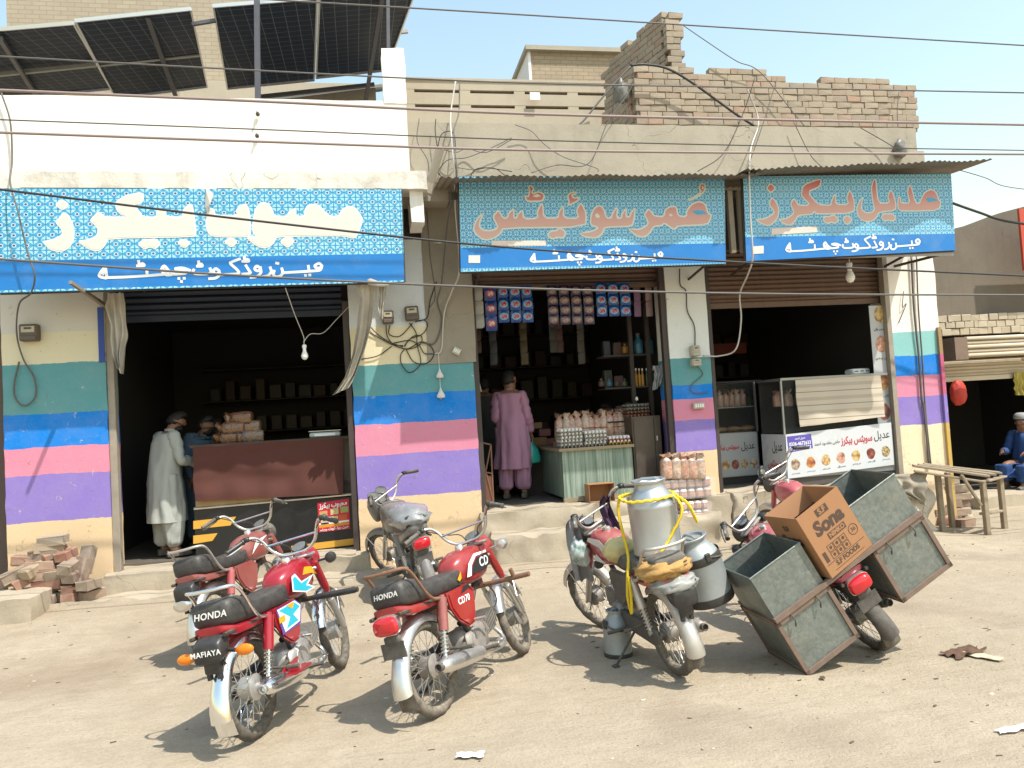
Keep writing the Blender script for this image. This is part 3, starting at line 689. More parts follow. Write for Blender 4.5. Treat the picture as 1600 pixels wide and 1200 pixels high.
# ---- left sign
Y1 = 8.40
zsp = W(315, 402.5, Y1).z
s1 = sign('shop_sign', 'large left shop sign with cream lettering on sky-blue tile print', [(-6, 294), (627, 296), (632, 440), (-1, 458)], Y1, tile_sign('tile_print_left', zsp, W(315, 446, Y1).z, .119, .105, -3.5, zsp, .06))
A = ((40, 285), 5.333); B = ((320, 285), 5.0)
for fr_, pts in ((A, [(240, 190), (300, 135), (370, 185), (310, 238)]),
    (A, [(312, 245), (360, 270), (395, 340), (410, 420), (400, 490), (370, 540), (320, 575), (260, 580), (200, 560), (145, 505), (150, 488), (200, 480), (260, 460), (300, 435), (305, 410), (290, 380), (255, 345), (250, 320), (285, 290)]),
    (A, [(600, 245), (635, 255), (660, 285), (850, 285), (800, 275), (760, 240), (745, 190), (760, 150), (830, 110), (900, 90), (970, 85), (990, 100), (985, 140), (965, 180), (900, 190), (940, 225), (980, 285), (1090, 285), (1085, 250), (1100, 225), (1170, 225), (1175, 283), (1310, 285), (1300, 250), (1330, 205), (1375, 175), (1395, 195), (1412, 300), (1425, 430), (1410, 458), (690, 470), (675, 510), (645, 550), (600, 575), (540, 565), (480, 530), (440, 495), (450, 482), (520, 475), (580, 450), (600, 420), (600, 390), (575, 355), (538, 325), (545, 305)]),
    (A, [(930, 515), (985, 470), (1030, 475), (1080, 465), (1135, 510), (1080, 560), (1040, 540), (990, 562)]), (A, [(1255, 500), (1320, 465), (1380, 505), (1325, 555)]),
    (B, [(10, 240), (40, 195), (75, 210), (85, 255), (255, 255), (240, 225), (270, 180), (320, 165), (345, 200), (360, 290), (362, 400), (350, 430), (100, 430), (50, 420), (20, 390), (5, 330)]),
    (B, [(145, 465), (200, 425), (262, 460), (210, 515)]),
    (B, [(375, 290), (385, 230), (420, 165), (460, 152), (500, 165), (530, 210), (545, 260), (645, 262), (650, 230), (700, 200), (715, 205), (715, 262), (775, 262), (780, 210), (800, 180), (850, 165), (900, 180), (950, 240), (990, 265), (1040, 262), (1070, 210), (1120, 182), (1170, 190), (1205, 230), (1240, 290), (1210, 380), (1185, 430), (1150, 440), (1090, 420), (700, 425), (560, 430), (545, 470), (510, 505), (450, 517), (390, 490), (330, 440), (335, 425), (400, 420), (375, 400), (368, 350)]),
    (B, [(585, 470), (610, 435), (650, 425), (690, 435), (700, 465), (650, 515)])):
    glyph(s1, px_poly(fr_[0], fr_[1], pts, Y1), Y1, WHT, CREAMP, .014)
small_text(s1, Y1, 503, 424, 155, 434, 1, 1.35, .014)
# torn flap hanging on the sheet
p0 = [W(x, y, Y1) for x, y in ((322, 296), (327, 297), (336, 308), (330, 322), (324, 333), (321, 325))]
g = MB().solid([(q.x, Y1-.02-.05*(i in (2, 3)), q.z) for i, q in enumerate(p0)], (.0, .004, 0)); shift(g.build('torn_flap', M('flex_back', (.62, .6, .55), .6), s1), s1)
# ---- middle sign
Y2 = 8.20
zsp = W(925, 384, Y2).z
s2 = sign('shop_sign', 'middle shop sign with faded red lettering under the awning', [(717, 276), (1132, 276), (1134, 412), (720, 425)], Y2, tile_sign('tile_print_middle', zsp, W(925, 415, Y2).z, .0735, .0775, 1.08, zsp))
RF = red_fade('red_fade_middle', W(900, 285, Y2).z, W(900, 372, Y2).z)
Cc = ((720, 280), 7.619); D = ((920, 280), 7.619)
for fr_, pts in ((Cc, [(285, 405), (265, 440), (230, 520), (235, 570), (270, 600), (340, 605), (410, 590), (430, 560), (370, 450), (440, 360), (470, 390), (515, 460), (550, 450), (560, 400), (625, 345), (640, 360), (640, 450), (655, 455), (670, 410), (730, 365), (745, 375), (755, 465), (905, 460), (900, 380), (955, 280), (985, 300), (995, 455), (1150, 455), (1155, 390), (1215, 310), (1230, 330), (1230, 455), (1395, 460), (1365, 370), (1420, 280), (1445, 290), (1500, 400), (1495, 580), (510, 590), (480, 650), (420, 700), (320, 735), (240, 720), (165, 650), (140, 590), (160, 520), (200, 450), (250, 410)]),
    (Cc, [(755, 205), (775, 190), (800, 200), (815, 130), (795, 100), (820, 65), (880, 105), (850, 170), (920, 140), (975, 160), (1005, 195), (980, 270), (800, 275), (770, 250)]),
    (Cc, [(1270, 230), (1265, 190), (1300, 155), (1360, 140), (1385, 180), (1330, 190), (1340, 215), (1420, 215), (1405, 265), (1270, 325), (1280, 280)]),
    (Cc, [(1020, 675), (1060, 610), (1130, 605), (1165, 575), (1220, 590), (1260, 640), (1225, 710), (1145, 700), (1090, 725)]),
    (D, [(-109, 640), (-44, 625), (0, 620), (60, 600), (100, 575), (30, 560), (10, 520), (15, 440), (50, 350), (110, 305), (160, 320), (190, 370), (215, 450), (260, 455), (265, 420), (320, 330), (350, 345), (340, 455), (380, 455), (385, 410), (440, 340), (455, 355), (450, 440), (480, 440), (490, 400), (550, 335), (560, 360), (545, 480), (525, 570), (190, 580), (180, 630), (140, 680), (80, 710), (-40, 700), (-109, 660)]),
    (D, [(470, 590), (500, 585), (600, 590), (680, 550), (700, 510), (660, 440), (655, 410), (710, 345), (740, 370), (780, 430), (870, 440), (890, 420), (900, 360), (960, 320), (1030, 315), (1050, 340), (1070, 430), (1150, 440), (1160, 370), (1220, 290), (1300, 260), (1360, 270), (1400, 310), (1425, 405), (1470, 420), (1455, 470), (1420, 550), (1060, 565), (1030, 605), (980, 590), (900, 530), (870, 560), (780, 570), (750, 620), (700, 680), (640, 700), (560, 680), (480, 610)]),
    (D, [(1170, 240), (1250, 205), (1330, 150), (1305, 110), (1325, 50), (1370, 45), (1395, 90), (1380, 150), (1320, 205), (1200, 265)])):
    glyph(s2, px_poly(fr_[0], fr_[1], pts, Y2), Y2, OUTL, RF, .017)
BLP = M('sign_blue_print', (.05, .33, .55), .4)
for pts, m in (([(1225, 385), (1280, 370), (1350, 375), (1408, 412), (1290, 425)], BLP), ([(70, 430), (95, 405), (130, 440), (120, 468), (80, 455)], OUTL), ([(945, 425), (975, 412), (1000, 435), (975, 445)], OUTL), ([(1340, 85), (1360, 80), (1365, 120), (1345, 125)], OUTL)):
    patch(s2, px_poly(D[0], D[1], pts, Y2), Y2, m)
patch(s2, px_poly(Cc[0], Cc[1], [(850, 205), (910, 175), (955, 205), (900, 218)], Y2), Y2, OUTL)
small_text(s2, Y2, 1035, 403, 829, 409, 1, .95, .0105)
patch(s2, [W(x, y, Y2) for x, y in ((732, 399), (750, 399), (750, 411), (732, 411))], Y2, M('pale_sticker', (.62, .62, .56), .6, var=.3, scale=60), 'sticker', .004)
patch(s2, [W(x, y, Y2) for x, y in ((768, 376), (853, 376), (853, 384), (768, 384))], Y2, M('faint_print', (.66, .55, .48), .5, var=.25, scale=70), 'fine_print', .004)
# ---- right sign
Y3 = 8.15
zsp = W(1325, 368, Y3).z
s3 = sign('shop_sign', 'right shop sign in pale red lettering beside the open sky', [(1161, 276), (1486, 271), (1493, 391), (1166, 408)], Y3, tile_sign('tile_print_right', zsp, W(1325, 405, Y3).z-.1, .0735, .082, 4.4, zsp, .1))
RF3 = red_fade('red_fade_right', W(1325, 278, Y3).z, W(1325, 352, Y3).z)
E_ = ((1170, 270), 9.23); F_ = ((1330, 270), 9.23)
for fr_, pts in ((E_, [(240, 225), (310, 140), (395, 225), (320, 305)]), (E_, [(330, 345), (385, 400), (430, 480), (440, 560), (425, 650), (370, 720), (290, 775), (200, 750), (95, 690), (115, 665), (230, 655), (330, 600), (360, 560), (285, 465), (300, 400)]),
    (E_, [(640, 360), (680, 400), (720, 465), (870, 460), (790, 380), (745, 320), (775, 170), (1000, 90), (1050, 95), (1030, 210), (850, 280), (1000, 450), (1175, 465), (1185, 400), (1240, 295), (1260, 320), (1255, 450), (1430, 450), (1400, 360), (1445, 245), (1480, 280), (1530, 420), (1525, 590), (980, 605), (945, 565), (915, 610), (715, 620), (680, 690), (610, 770), (520, 750), (420, 680), (440, 665), (540, 650), (620, 600), (640, 550), (590, 460)]),
    (E_, [(1060, 680), (1090, 620), (1150, 625), (1220, 595), (1305, 660), (1260, 740), (1190, 720), (1125, 745)]), (E_, [(1340, 675), (1410, 600), (1505, 675), (1415, 765)]),
    (F_, [(155, 345), (180, 360), (150, 450), (155, 530), (210, 570), (290, 565), (330, 530), (300, 400), (280, 220), (310, 110), (335, 80), (360, 110), (390, 430), (545, 430), (515, 340), (565, 235), (600, 280), (645, 420), (650, 550), (400, 575), (370, 650), (310, 700), (230, 715), (150, 690), (90, 620), (70, 530), (100, 430)]),
    (F_, [(420, 640), (470, 580), (530, 590), (590, 580), (650, 640), (610, 710), (530, 690), (480, 710)]),
    (F_, [(665, 370), (690, 340), (715, 360), (720, 430), (840, 430), (800, 280), (835, 165), (870, 200), (930, 430), (985, 430), (1000, 370), (1060, 270), (1150, 230), (1210, 260), (1255, 340), (1260, 390), (1300, 405), (1270, 550), (880, 560), (665, 555)])):
    glyph(s3, px_poly(fr_[0], fr_[1], pts, Y3), Y3, OUTL, RF3, .014)
patch(s3, px_poly(F_[0], F_[1], [(1070, 372), (1150, 352), (1250, 400), (1110, 425)], Y3), Y3, BLP)
small_text(s3, Y3, 1437, 383, 1228, 393, 1, 1, .0105)
patch(s3, [W(x, y, Y3) for x, y in ((1177, 385), (1193, 384), (1193, 396), (1177, 397))], Y3, M('pale_sticker', (.62, .62, .56)), 'sticker', .004)
patch(s3, [W(x, y, Y3) for x, y in ((1206, 357), (1277, 354), (1277, 363), (1205, 367))], Y3, M('faint_print', (.66, .55, .48)), 'fine_print', .004)
# braces carrying the signs
for i, (sg, ends) in enumerate(((s1, ((-2.4, 8.42, 3.5, 9.05), (-.1, 8.42, 3.5, 9.05))), (s2, ((1.3, 8.22, 3.45, 9.05), (4.0, 8.22, 3.45, 9.05))), (s3, ((4.6, 8.18, 3.5, 9.05), (6.75, 8.18, 3.55, 9.0))))):
    for x, ya, zz_, yb in ends: shift(MB().tube([(x, ya+.04, zz_+.0), (x, yb, zz_-.12)], .017, 6).build('brace', FRD, sg), sg)
o = shift(MB().tube([W(1480, 395, 8.2), W(1398, 416, 9.0)], .018, 6).build('brace', FRD, s3), s3)
# stick poking out under the left sign
p = [W(110, 441, 8.1), W(165, 478, 9.0)]
g = MB().tube(p, [.022, .028], 4); tag(g.build('wooden_pole', M('grey_timber', (.24, .2, .15), .85, var=.35)), 'short wooden stick poking out below the left sign', 'pole')
# ================================================================== MOTORCYCLES
RUB = M('tyre_rubber', (.035, .033, .03), .85, var=.3, scale=20, dust=.55)
RUBD = M('dusty_tyre_rubber', (.06, .052, .044), .9, var=.3, scale=14, dust=.85)
CHR = M('chrome', (.78, .78, .78), .14, 1, var=.06, scale=14, dust=.10)
CHRD = M('dusty_chrome', (.66, .65, .63), .26, 1, var=.18, scale=10, dust=.38)
CHRO = M('old_chrome', (.50, .48, .45), .4, 1, var=.3, scale=9, dust=.6)
ALU = M('cast_aluminium', (.52, .51, .49), .42, .8, var=.2, scale=18, dust=.35, bump=.2)
ALUD = M('greasy_aluminium', (.28, .26, .24), .55, .6, var=.4, scale=14, dust=.5, bump=.2)
BLK = M('black_plastic', (.018, .018, .02), .38, 0, var=.3, scale=14, dust=.10)
BLKD = M('dusty_black', (.04, .038, .036), .6, 0, var=.3, scale=10, dust=.4)
SEAT = M('seat_vinyl', (.022, .022, .025), .45, 0, var=.5, scale=14, dust=.2, bump=.45, bscale=28)
FRAME = M('frame_black', (.02, .019, .018), .5, .1, var=.4, scale=12, dust=.3)
AMB = M('amber_lens', (.72, .20, .01), .15, 0, var=.1); REDL = M('red_lens', (.50, .012, .02), .12, 0, var=.15, scale=30, coat=.5)
MIRR = M('mirror_glass', (.6, .62, .65), .05, 1, var=0); DIAL = M('dial_face', (.13, .13, .125), .3, var=.6, scale=60); GLS = M('lamp_glass', (.62, .64, .64), .1, .6, var=.1)
RUST = M('rusty_tube', (.24, .13, .08), .75, .3, var=.45, scale=18)
def paint(name, col, dust=.1, rough=.28): return M(name, col, rough, 0, var=.16, scale=6, dust=dust+.05, coat=.5, bump=.06, bscale=9)
REDP = paint('red_paint', (.30, .004, .016), .0); REDC = paint('brick_red_paint', (.30, .012, .013), .08); PINKR = paint('faded_maroon', (.25, .05, .045), .2); DIRTR = paint('dirty_red', (.36, .03, .045), .35)
GREYP = paint('dusty_grey_paint', (.10, .10, .105), .5); PINK2 = paint('pinkish_red', (.42, .06, .09), .25)

def arc(c, r, a0, a1, n, y=0): return [(c[0]+r*math.cos(rad(a0+(a1-a0)*i/n)), y, c[1]+r*math.sin(rad(a0+(a1-a0)*i/n))) for i in range(n+1)]
def fender(c, r, a0, a1, hw, drop, n=26, th=.003, flare=0):
    """mudguard: rounded channel swept round the wheel"""
    sec = [(-hw, -drop), (-hw*.97, -drop*.45), (-hw*.7, -drop*.08), (-hw*.3, .004), (0, .006), (hw*.3, .004), (hw*.7, -drop*.08), (hw*.97, -drop*.45), (hw, -drop)]
    sec += [(y*.93, d-th) for y, d in reversed(sec)]
    rings = []
    for i in range(n+1):
        a = rad(a0+(a1-a0)*i/n); e = flare*max(0, (i/n-.75)/.25)
        rings.append([(c[0]+(r+d+e*.04)*math.cos(a), y*(1+.12*e), c[1]+(r+d+e*.04)*math.sin(a)) for y, d in sec])
    return MB().loft(rings)
def ring_sec(x, w, zt, zb, y0=0, k=.5, n=16):
    """rounded section at station x for tanks, seats and tail pieces"""
    out = []; zc, hz = (zt+zb)/2, (zt-zb)/2
    for i in range(n):
        a = 2*math.pi*i/n; ca, sa = math.cos(a), math.sin(a)
        out.append((x, y0+math.copysign(abs(ca)**k, ca)*w/2, zc+math.copysign(abs(sa)**k, sa)*hz))
    return out
_WH = {}
def wheel_meshes(ro, tw, dirty):
    key = (ro, tw, dirty)
    if key in _WH: return _WH[key]
    rt = ro-tw
    t = MB(); n = 64; prof = []
    for i in range(12):
        a = 2*math.pi*i/12; prof.append((rt+tw*math.cos(a)*.98, tw*.92*math.sin(a)))
    vs = []; fs = []
    for j in range(n):
        a = 2*math.pi*j/n
        for i, (r, h) in enumerate(prof):
            rr = r
            if i in (0,): rr += .0045 if j % 2 else -.001
            if i in (1, 11): rr += .004 if (j+(i == 1)) % 4 < 2 else -.003
            if i in (2, 10): rr += .003 if (j % 4) < 2 else -.002
            vs.append((rr*math.cos(a), h, rr*math.sin(a)))
    for j in range(n):
        for i in range(12): fs.append((j*12+i, j*12+(i+1) % 12, ((j+1) % n)*12+(i+1) % 12, ((j+1) % n)*12+i))
    t.add(vs, fs); RX = R('X', 90)
    ri = rt-tw*.55
    rim = MB().lathe([(ri+.004, -tw*.62), (ri+.016, -tw*.66), (ri+.016, -tw*.55), (ri+.002, -tw*.45), (ri-.006, -.008), (ri-.006, .008), (ri+.002, tw*.45), (ri+.016, tw*.55), (ri+.016, tw*.66), (ri+.004, tw*.62), (ri-.004, tw*.4), (ri-.012, 0), (ri-.004, -tw*.4), (ri+.004, -tw*.62)], 48, RX, cap=False)
    sp = MB()
    for i in range(36):
        a = 2*math.pi*i/36; s = 1 if i % 2 else -1; b = a+(.55 if i % 4 < 2 else -.55)
        sp.tube([(.045*math.cos(b), s*.034, .045*math.sin(b)), ((ri-.008)*math.cos(a), s*.004, (ri-.008)*math.sin(a))], .0019, 4, caps=False)
    hub = MB().lathe([(.008, -.075), (.02, -.075), (.022, -.045), (.060, -.042), (.066, -.034), (.066, .034), (.072, .038), (.074, .046), (.058, .052), (.024, .056), (.02, .075), (.008, .075)], 28, RX)
    hub.tube([(0, -.105, 0), (0, .105, 0)], .009, 8); hub.box((-.05, .058, .03), (.10, .008, .022)); hub.tube([(.0, .06, -.03), (.03, .075, -.085)], .006, 6)
    cm = CHRD if dirty < 2 else CHRO
    _WH[key] = (t.mesh('tyre', RUB if dirty == 0 else RUBD, 50), rim.mesh('rim', CHR if dirty == 0 else cm, 50), sp.mesh('spokes', CHR if dirty == 0 else cm), hub.mesh('hub', ALU if dirty == 0 else ALUD, 40))
    return _WH[key]

SQ = ('seat', 'tail_cowl', 'grab_rail', 'tail_lamp', 'lens', 'lamp_bracket', 'plate_bracket', 'signal_stalk', 'rear_signal')
def motorcycle(label, pos, heading, lean, steer, st, group='parked motorcycles'):
    """heading: degrees clockwise from +Y; lean to its left in degrees; local x forward, y left"""
    d = st.get('dirty', 0); WR = st.get('wr', .28); TW = .034; WB = st.get('wb', 1.2)
    PM_ = st['paint']; CM = (CHR, CHRD, CHRO)[d]; AM = ALU if d == 0 else ALUD
    root = thing('motorcycle', label, 'motorcycle', pos, (rad(-lean), 0, rad(90-heading)), group)
    hd = V((.89, 0, .82)); ax = V((-.438, 0, .899))
    S = Matrix.Translation(hd) @ Matrix.Rotation(rad(steer), 4, ax) @ Matrix.Translation(-hd)
    def part(b, name, mat, par=root, smooth=45, fm=None, **kw):
        if fm is not None: b.v = [tuple(fm @ V(p)) for p in b.v]
        if name in SQ: b.v = [(x*.70 if x < 0 else x, y, z_) for x, y, z_ in b.v]
        return b.build(name, mat, par, smooth, **kw)
    # wheels
    for fx, mm in ((0, I4), (WB, S)):
        tm, rm, sm_, hm = wheel_meshes(WR, TW, d); m = mm @ T(fx, 0, WR)
        wh = inst('wheel', rm, root, m); inst('tyre', tm, wh); s_ = inst('spokes', sm_, wh); s_['kind'] = 'stuff'; inst('hub', hm, wh)
    # mudguards
    fm_ = st.get('fender', CM)
    rf = part(fender((0, WR), WR+.035, 62, 192, .054, .05, flare=1), 'rear_mudguard', fm_)
    part(MB().grid(4, 4, lambda u, v: (-.300+.03*v-.012*math.sin(math.pi*u), -.058+.116*u, .235-.115*v)).grid(4, 4, lambda u, v: (-.304+.03*v-.012*math.sin(math.pi*u), -.058+.116*u, .235-.115*v)), 'mud_flap', CM if d < 1 else RUBD, rf)
    part(fender((WB, WR), WR+.035, 20, 165, .047, .05), 'front_mudguard', fm_, fm=S)
    g = MB()
    for s in (-1, 1):
        for a in (60, 130): g.tube([(WB, s*.07, WR), (WB+(WR+.02)*math.cos(rad(a)), s*.054, WR+(WR+.02)*math.sin(rad(a)))], .004, 5)
    part(g, 'mudguard_stay', CM, fm=S)
    # fork
    for s in (-1, 1):
        a, b = V((.905, s*.085, .80)), V((WB-.005, s*.085, WR)); m1 = a.lerp(b, .36); m2 = a.lerp(b, .42)
        f = part(MB().tube([a, m1], .029, 12).tube([m1, m2], .024, 12), 'fork_cover', PM_, fm=S)
        part(MB().tube([m1, a.lerp(b, .62)], .016, 10).tube([a.lerp(b, .55), a.lerp(b, .96)], .024, 10).tube([a.lerp(b, .93), b], [.024, .017], 10), 'fork_leg', CM if d else ALU, f, fm=S)
    part(MB().box((.895, 0, .865), (.07, .22, .022), None, .008).box((.91, 0, .765), (.07, .20, .025), None, .008).tube([(.915, 0, .75), (.875, 0, .88)], .022, 10), 'triple_clamp', AM, fm=S)
    # handlebar and everything on it
    hbz = st.get('bar', 0.0)
    hp = [(.66, .37, 1.04+hbz), (.70, .33, 1.065+hbz), (.775, .245, 1.085+hbz), (.825, .20, 1.05+hbz*.7), (.855, .15, .955), (.865, .08, .905), (.868, 0, .90)]
    hp = hp+[(x, -y, z_) for x, y, z_ in hp[-2::-1]]
    hb = part(MB().tube(bez(hp, 6), .0115, 10), 'handlebar', CM, fm=S)
    part(MB().tube([(.838, .178, 1.0+hbz*.5), (.838, -.178, 1.0+hbz*.5)], .007, 8), 'crossbar', CM, hb, fm=S)
    for s in (-1, 1):
        e0, e1 = V((.655, s*.378, 1.038+hbz)), V((.74, s*.285, 1.078+hbz))
        dd = (e1-e0)
        part(MB().tube([e0-dd*.02, e0, e0+dd*.05, e0+dd*.9, e0+dd*.93, e1], [.012, .019, .0165, .0165, .021, .021], 12), 'grip', BLK if d == 0 else BLKD, hb, fm=S)
        sw = part(MB().box(tuple(e1+dd*.18), (.05, .042, .036), None, .008), 'switch_block', BLK, hb, fm=S)
        part(MB().tube(bez([e1+dd*.15+V((.03, 0, -.004)), e0+dd*.7+V((.062, 0, -.012)), e0+dd*.1+V((.055, 0, -.016)), e0-dd*.15+V((.045, 0, -.012))], 5), [.006]*6+[.005]*10, 6), 'lever', CM if d == 0 else AM, hb, fm=S)
        part(MB().tube(bez([e1+dd*.2, (.86, s*.15, 1.0), (.93, s*.06, .95), (.93, s*.03, .78), (.84, s*.02, .70)], 6), .004, 5), 'cable', BLK, hb, fm=S)
        if st.get('signals', True):
            part(MB().tube([(.97, s*.09, .80), (.97, s*.17, .80)], .008, 8).lathe([(.001, -.045), (.028, -.04), (.038, -.02), (.038, .012)], 14, T(.97, s*.19, .80) @ R('Y', 90)), 'front_signal', st.get('sigmat', BLK), hb, fm=S)
    if st.get('mirror'):
        for s in st['mirror']:
            part(MB().tube([(.79, s*.24, 1.08), (.82, s*.30, 1.2), (.82, s*.34, 1.24)], .005, 6).lathe([(.001, 0), (.05, .004), (.056, .02), (.001, .04)], 16, T(.82, s*.36, 1.26) @ R('Y', -80)), 'mirror', BLK, hb, fm=S)
    # headlamp and dial
    hl = part(MB().lathe([(.002, -.115), (.04, -.11), (.072, -.075), (.087, -.02), (.09, .03), (.094, .034), (.094, .045), (.088, .048)], 24, T(1.0, 0, .83) @ R('Y', 84)), 'headlamp', st.get('lampmat', PM_), fm=S)
    part(MB().lathe([(.001, .062), (.05, .058), (.086, .046)], 24, T(1.0, 0, .83) @ R('Y', 84), cap=False), 'lamp_glass', GLS, hl, fm=S)
    part(MB().lathe([(.03, -.06), (.052, -.05), (.056, -.01), (.056, .0)], 20, T(.955, 0, .935) @ R('Y', -28)), 'speedometer', BLK, fm=S)
    part(MB().lathe([(.001, .004), (.052, .001)], 20, T(.955, 0, .935) @ R('Y', -28), cap=False), 'dial', DIAL, fm=S)
    # frame
    g = MB().tube([(.90, 0, .78), (.60, 0, .66), (.30, 0, .60), (.05, 0, .60)], .026, 8).tube([(.88, 0, .72), (.66, 0, .50), (.45, 0, .42)], .02, 8)
    for s in (-1, 1): g.tube([(.42, s*.07, .34), (.30, s*.09, .52), (.08, s*.11, .645), (-.30, s*.10, .655)], .012, 7).tube([(.40, s*.075, .32), (0, s*.095, WR)], .016, 7)
    part(g, 'frame', FRAME)
    # engine
    e = part(MB().box((.50, 0, .30), (.34, .15, .19), None, .03).lathe([(.001, 0), (.07, .002), (.085, .018), (.088, .04)], 20, T(.46, -.12, .30) @ R('X', -90)).lathe([(.001, 0), (.075, .002), (.088, .016), (.09, .04)], 20, T(.56, .12, .30) @ R('X', 90)).box((.40, -.095, .31), (.16, .04, .12), None, .02).tube([(.36, -.09, .22), (.62, -.09, .22)], .018, 8), 'engine', AM)
    cy = MB()
    for i in range(9): cy.box((.67+i*.021, 0, .345+i*.004), (.009, .135-.02*(i > 6), .125-.02*(i > 6)), None)
    cy.tube([(.64, 0, .34), (.88, 0, .385)], .04, 10); part(cy, 'cylinder', AM, e)
    part(MB().tube([(.62, .0, .42), (.60, .03, .50)], .022, 8).box((.58, .03, .47), (.07, .06, .08), None, .012), 'carburettor', ALUD, e)
    part(MB().tube(bez([(.90, -.02, .40), (.93, -.05, .46), (.86, -.06, .56), (.74, -.04, .62)], 5), .005, 5).tube([(.88, -.01, .39), (.91, -.025, .405)], .009, 6), 'plug_lead', BLK, e)
    part(MB().lathe([(.001, .0), (.035, .004), (.038, .02), (.02, .03), (.012, .045)], 14, T(.86, .05, .60) @ R('Y', 90)), 'horn', BLKD)
    bo = MB()
    for s_ in (-1, 1):
        for bx2, bz2 in ((.42, .23), (.58, .22), (.62, .35), (.44, .37), (.36, .30)): bo.lathe([(.008, 0), (.008, .012), (.001, .013)], 6, T(bx2, s_*.098, bz2) @ R('X', -90*s_))
    bq = part(bo, 'case_bolts', CM, e); bq['kind'] = 'stuff'
    part(MB().tube(bez([(.35, -.16, .25), (.45, -.17, .22), (.54, -.17, .22), (.60, -.17, .24)], 4), .007, 6).box((.61, -.175, .245), (.05, .05, .012), None, .003), 'brake_pedal', CM)
    part(MB().tube(bez([(.10, .11, .62), (.16, .125, .55), (.25, .11, .47), (.30, .09, .40)], 5), .006, 5).tube(bez([(.12, -.11, .62), (.22, -.12, .50), (.34, -.1, .42)], 5), .005, 5), 'wiring', BLK)
    part(MB().tube(bez([(.80, -.03, .31), (.82, -.07, .24), (.74, -.12, .19), (.55, -.135, .20), (.42, -.14, .225)], 6), .0155, 10), 'exhaust_pipe', CM)
    mf = part(MB().lathe([(.016, 0), (.03, .03), (.045, .10), (.048, .30), (.046, .50), (.036, .56), (.024, .575)], 20, look((.44, -.142, .225), (-.17, -.175, .30))[0]), 'muffler', st.get('muffler', CM))
    mm, _ = look((.44, -.142, .225), (-.17, -.175, .30)); part(MB().lathe([(.022, .574), (.025, .61), (.020, .612), (.017, .58), (.001, .575)], 14, mm, cap=False), 'tail_pipe', BLKD if d else CHRD, mf)
    part(MB().tube([(.40, -.27, .25), (.40, -.12, .245)], .013, 8).tube([(.40, .27, .25), (.40, .12, .245)], .013, 8).tube([(.40, -.13, .245), (.40, .13, .245)], .009, 6), 'foot_peg', BLKD)
    part(MB().tube(bez([(.52, -.155, .34), (.47, -.165, .40), (.40, -.17, .43)], 4), .009, 7).tube([(.40, -.15, .435), (.40, -.23, .435)], .010, 7), 'kick_lever', CM)
    part(MB().tube(bez([(.46, .135, .27), (.58, .15, .25), (.66, .155, .255)], 3), .006, 6).tube([(.66, .135, .258), (.66, .19, .258)], .008, 7), 'gear_lever', CM)
    tl = math.tan(rad(lean)); part(MB().tube([(.36, .09, .22), (.31, .29, .29*tl+.012)], .009, 7).box((.305, .30, .30*tl+.008), (.05, .04, .012)), 'side_stand', FRAME)
    for s in (-1, 1): part(MB().tube([(.12, s*.10, .34), (.12, s*.19, .33)], .009, 7).tube([(.12, s*.19, .33), (.12, s*.26, .33)], .014, 8), 'rear_peg', BLKD)
    part(MB().solid([(.47, .095, .36), (.0, .10, .335), (-.075, .10, .30), (-.075, .10, .25), (.0, .10, .225), (.46, .095, .24), (.52, .095, .30)], (0, .022, 0)), 'chain_case', st.get('chain', BLKD))
    # shock absorbers
    for s in (-1, 1):
        a, b = V((.005, s*.125, WR+.03)), V((.115, s*.135, .645)); q = a.lerp(b, .45)
        sh_ = part(MB().tube([q, b], .031, 12).tube([b, b+V((.004, 0, .014))], .02, 10), 'shock_cover', st.get('shock', PM_))
        pts = []; mt, L = look(a.lerp(b, .08), q)
        for i in range(61): t = i/60; pts.append(mt @ V((.022*math.cos(t*2*math.pi*6), .022*math.sin(t*2*math.pi*6), t*L)))
        part(MB().tube(pts, .0045, 5), 'spring', CM, sh_)
        part(MB().tube([a, q], .013, 10).tube([a-V((0, .015, 0)), a+V((0, .015, 0))], .018, 10), 'shock_rod', CM, sh_)
    # tank, seat, side covers
    if st.get('body', 'small') == 'small':
        tk = part(MB().loft([ring_sec(x, w_, t_, b_, k=.62) for x, w_, t_, b_ in ((.45, .10, .78, .69), (.47, .15, .815, .67), (.54, .205, .85, .645), (.64, .235, .872, .63), (.76, .232, .878, .635), (.84, .20, .868, .65), (.90, .14, .845, .67), (.925, .07, .81, .70))]), 'tank', PM_, smooth=60)
        part(MB().lathe([(.001, .02), (.026, .018), (.03, .008), (.03, -.01)], 16, T(.70, 0, .880)), 'tank_cap', CM, tk)
        se = part(MB().loft([ring_sec(x, w_, t_, b_, k=.45) for x, w_, t_, b_ in ((.505, .13, .74, .675), (.47, .18, .765, .655), (.36, .205, .765, .65), (.2, .22, .762, .65), (.06, .235, .768, .655), (-.03, .24, .79, .66), (-.12, .242, .822, .665), (-.28, .24, .835, .675), (-.335, .225, .825, .69), (-.35, .19, .79, .70))]), 'seat', st.get('seat', SEAT), smooth=60)
        part(MB().loft([ring_sec(x, w_, t_, b_, k=.4) for x, w_, t_, b_ in ((.30, .215, .655, .615), (.0, .235, .664, .61), (-.25, .238, .678, .62), (-.37, .20, .70, .65), (-.40, .15, .70, .66))]), 'tail_cowl', PM_)
        for s in (-1, 1):
            b = [(.19, .655), (.46, .66), (.535, .61), (.49, .50), (.45, .415), (.36, .405), (.26, .47), (.20, .56)]
            g = MB().solid([(x, s*.112, z_) for x, z_ in b], (0, s*.012, 0)).solid([(x*.88+.042, s*.1245, z_*.88+.065) for x, z_ in b], (0, s*.008, 0))
            part(g, 'side_cover', st.get('cover', PM_))
    else:
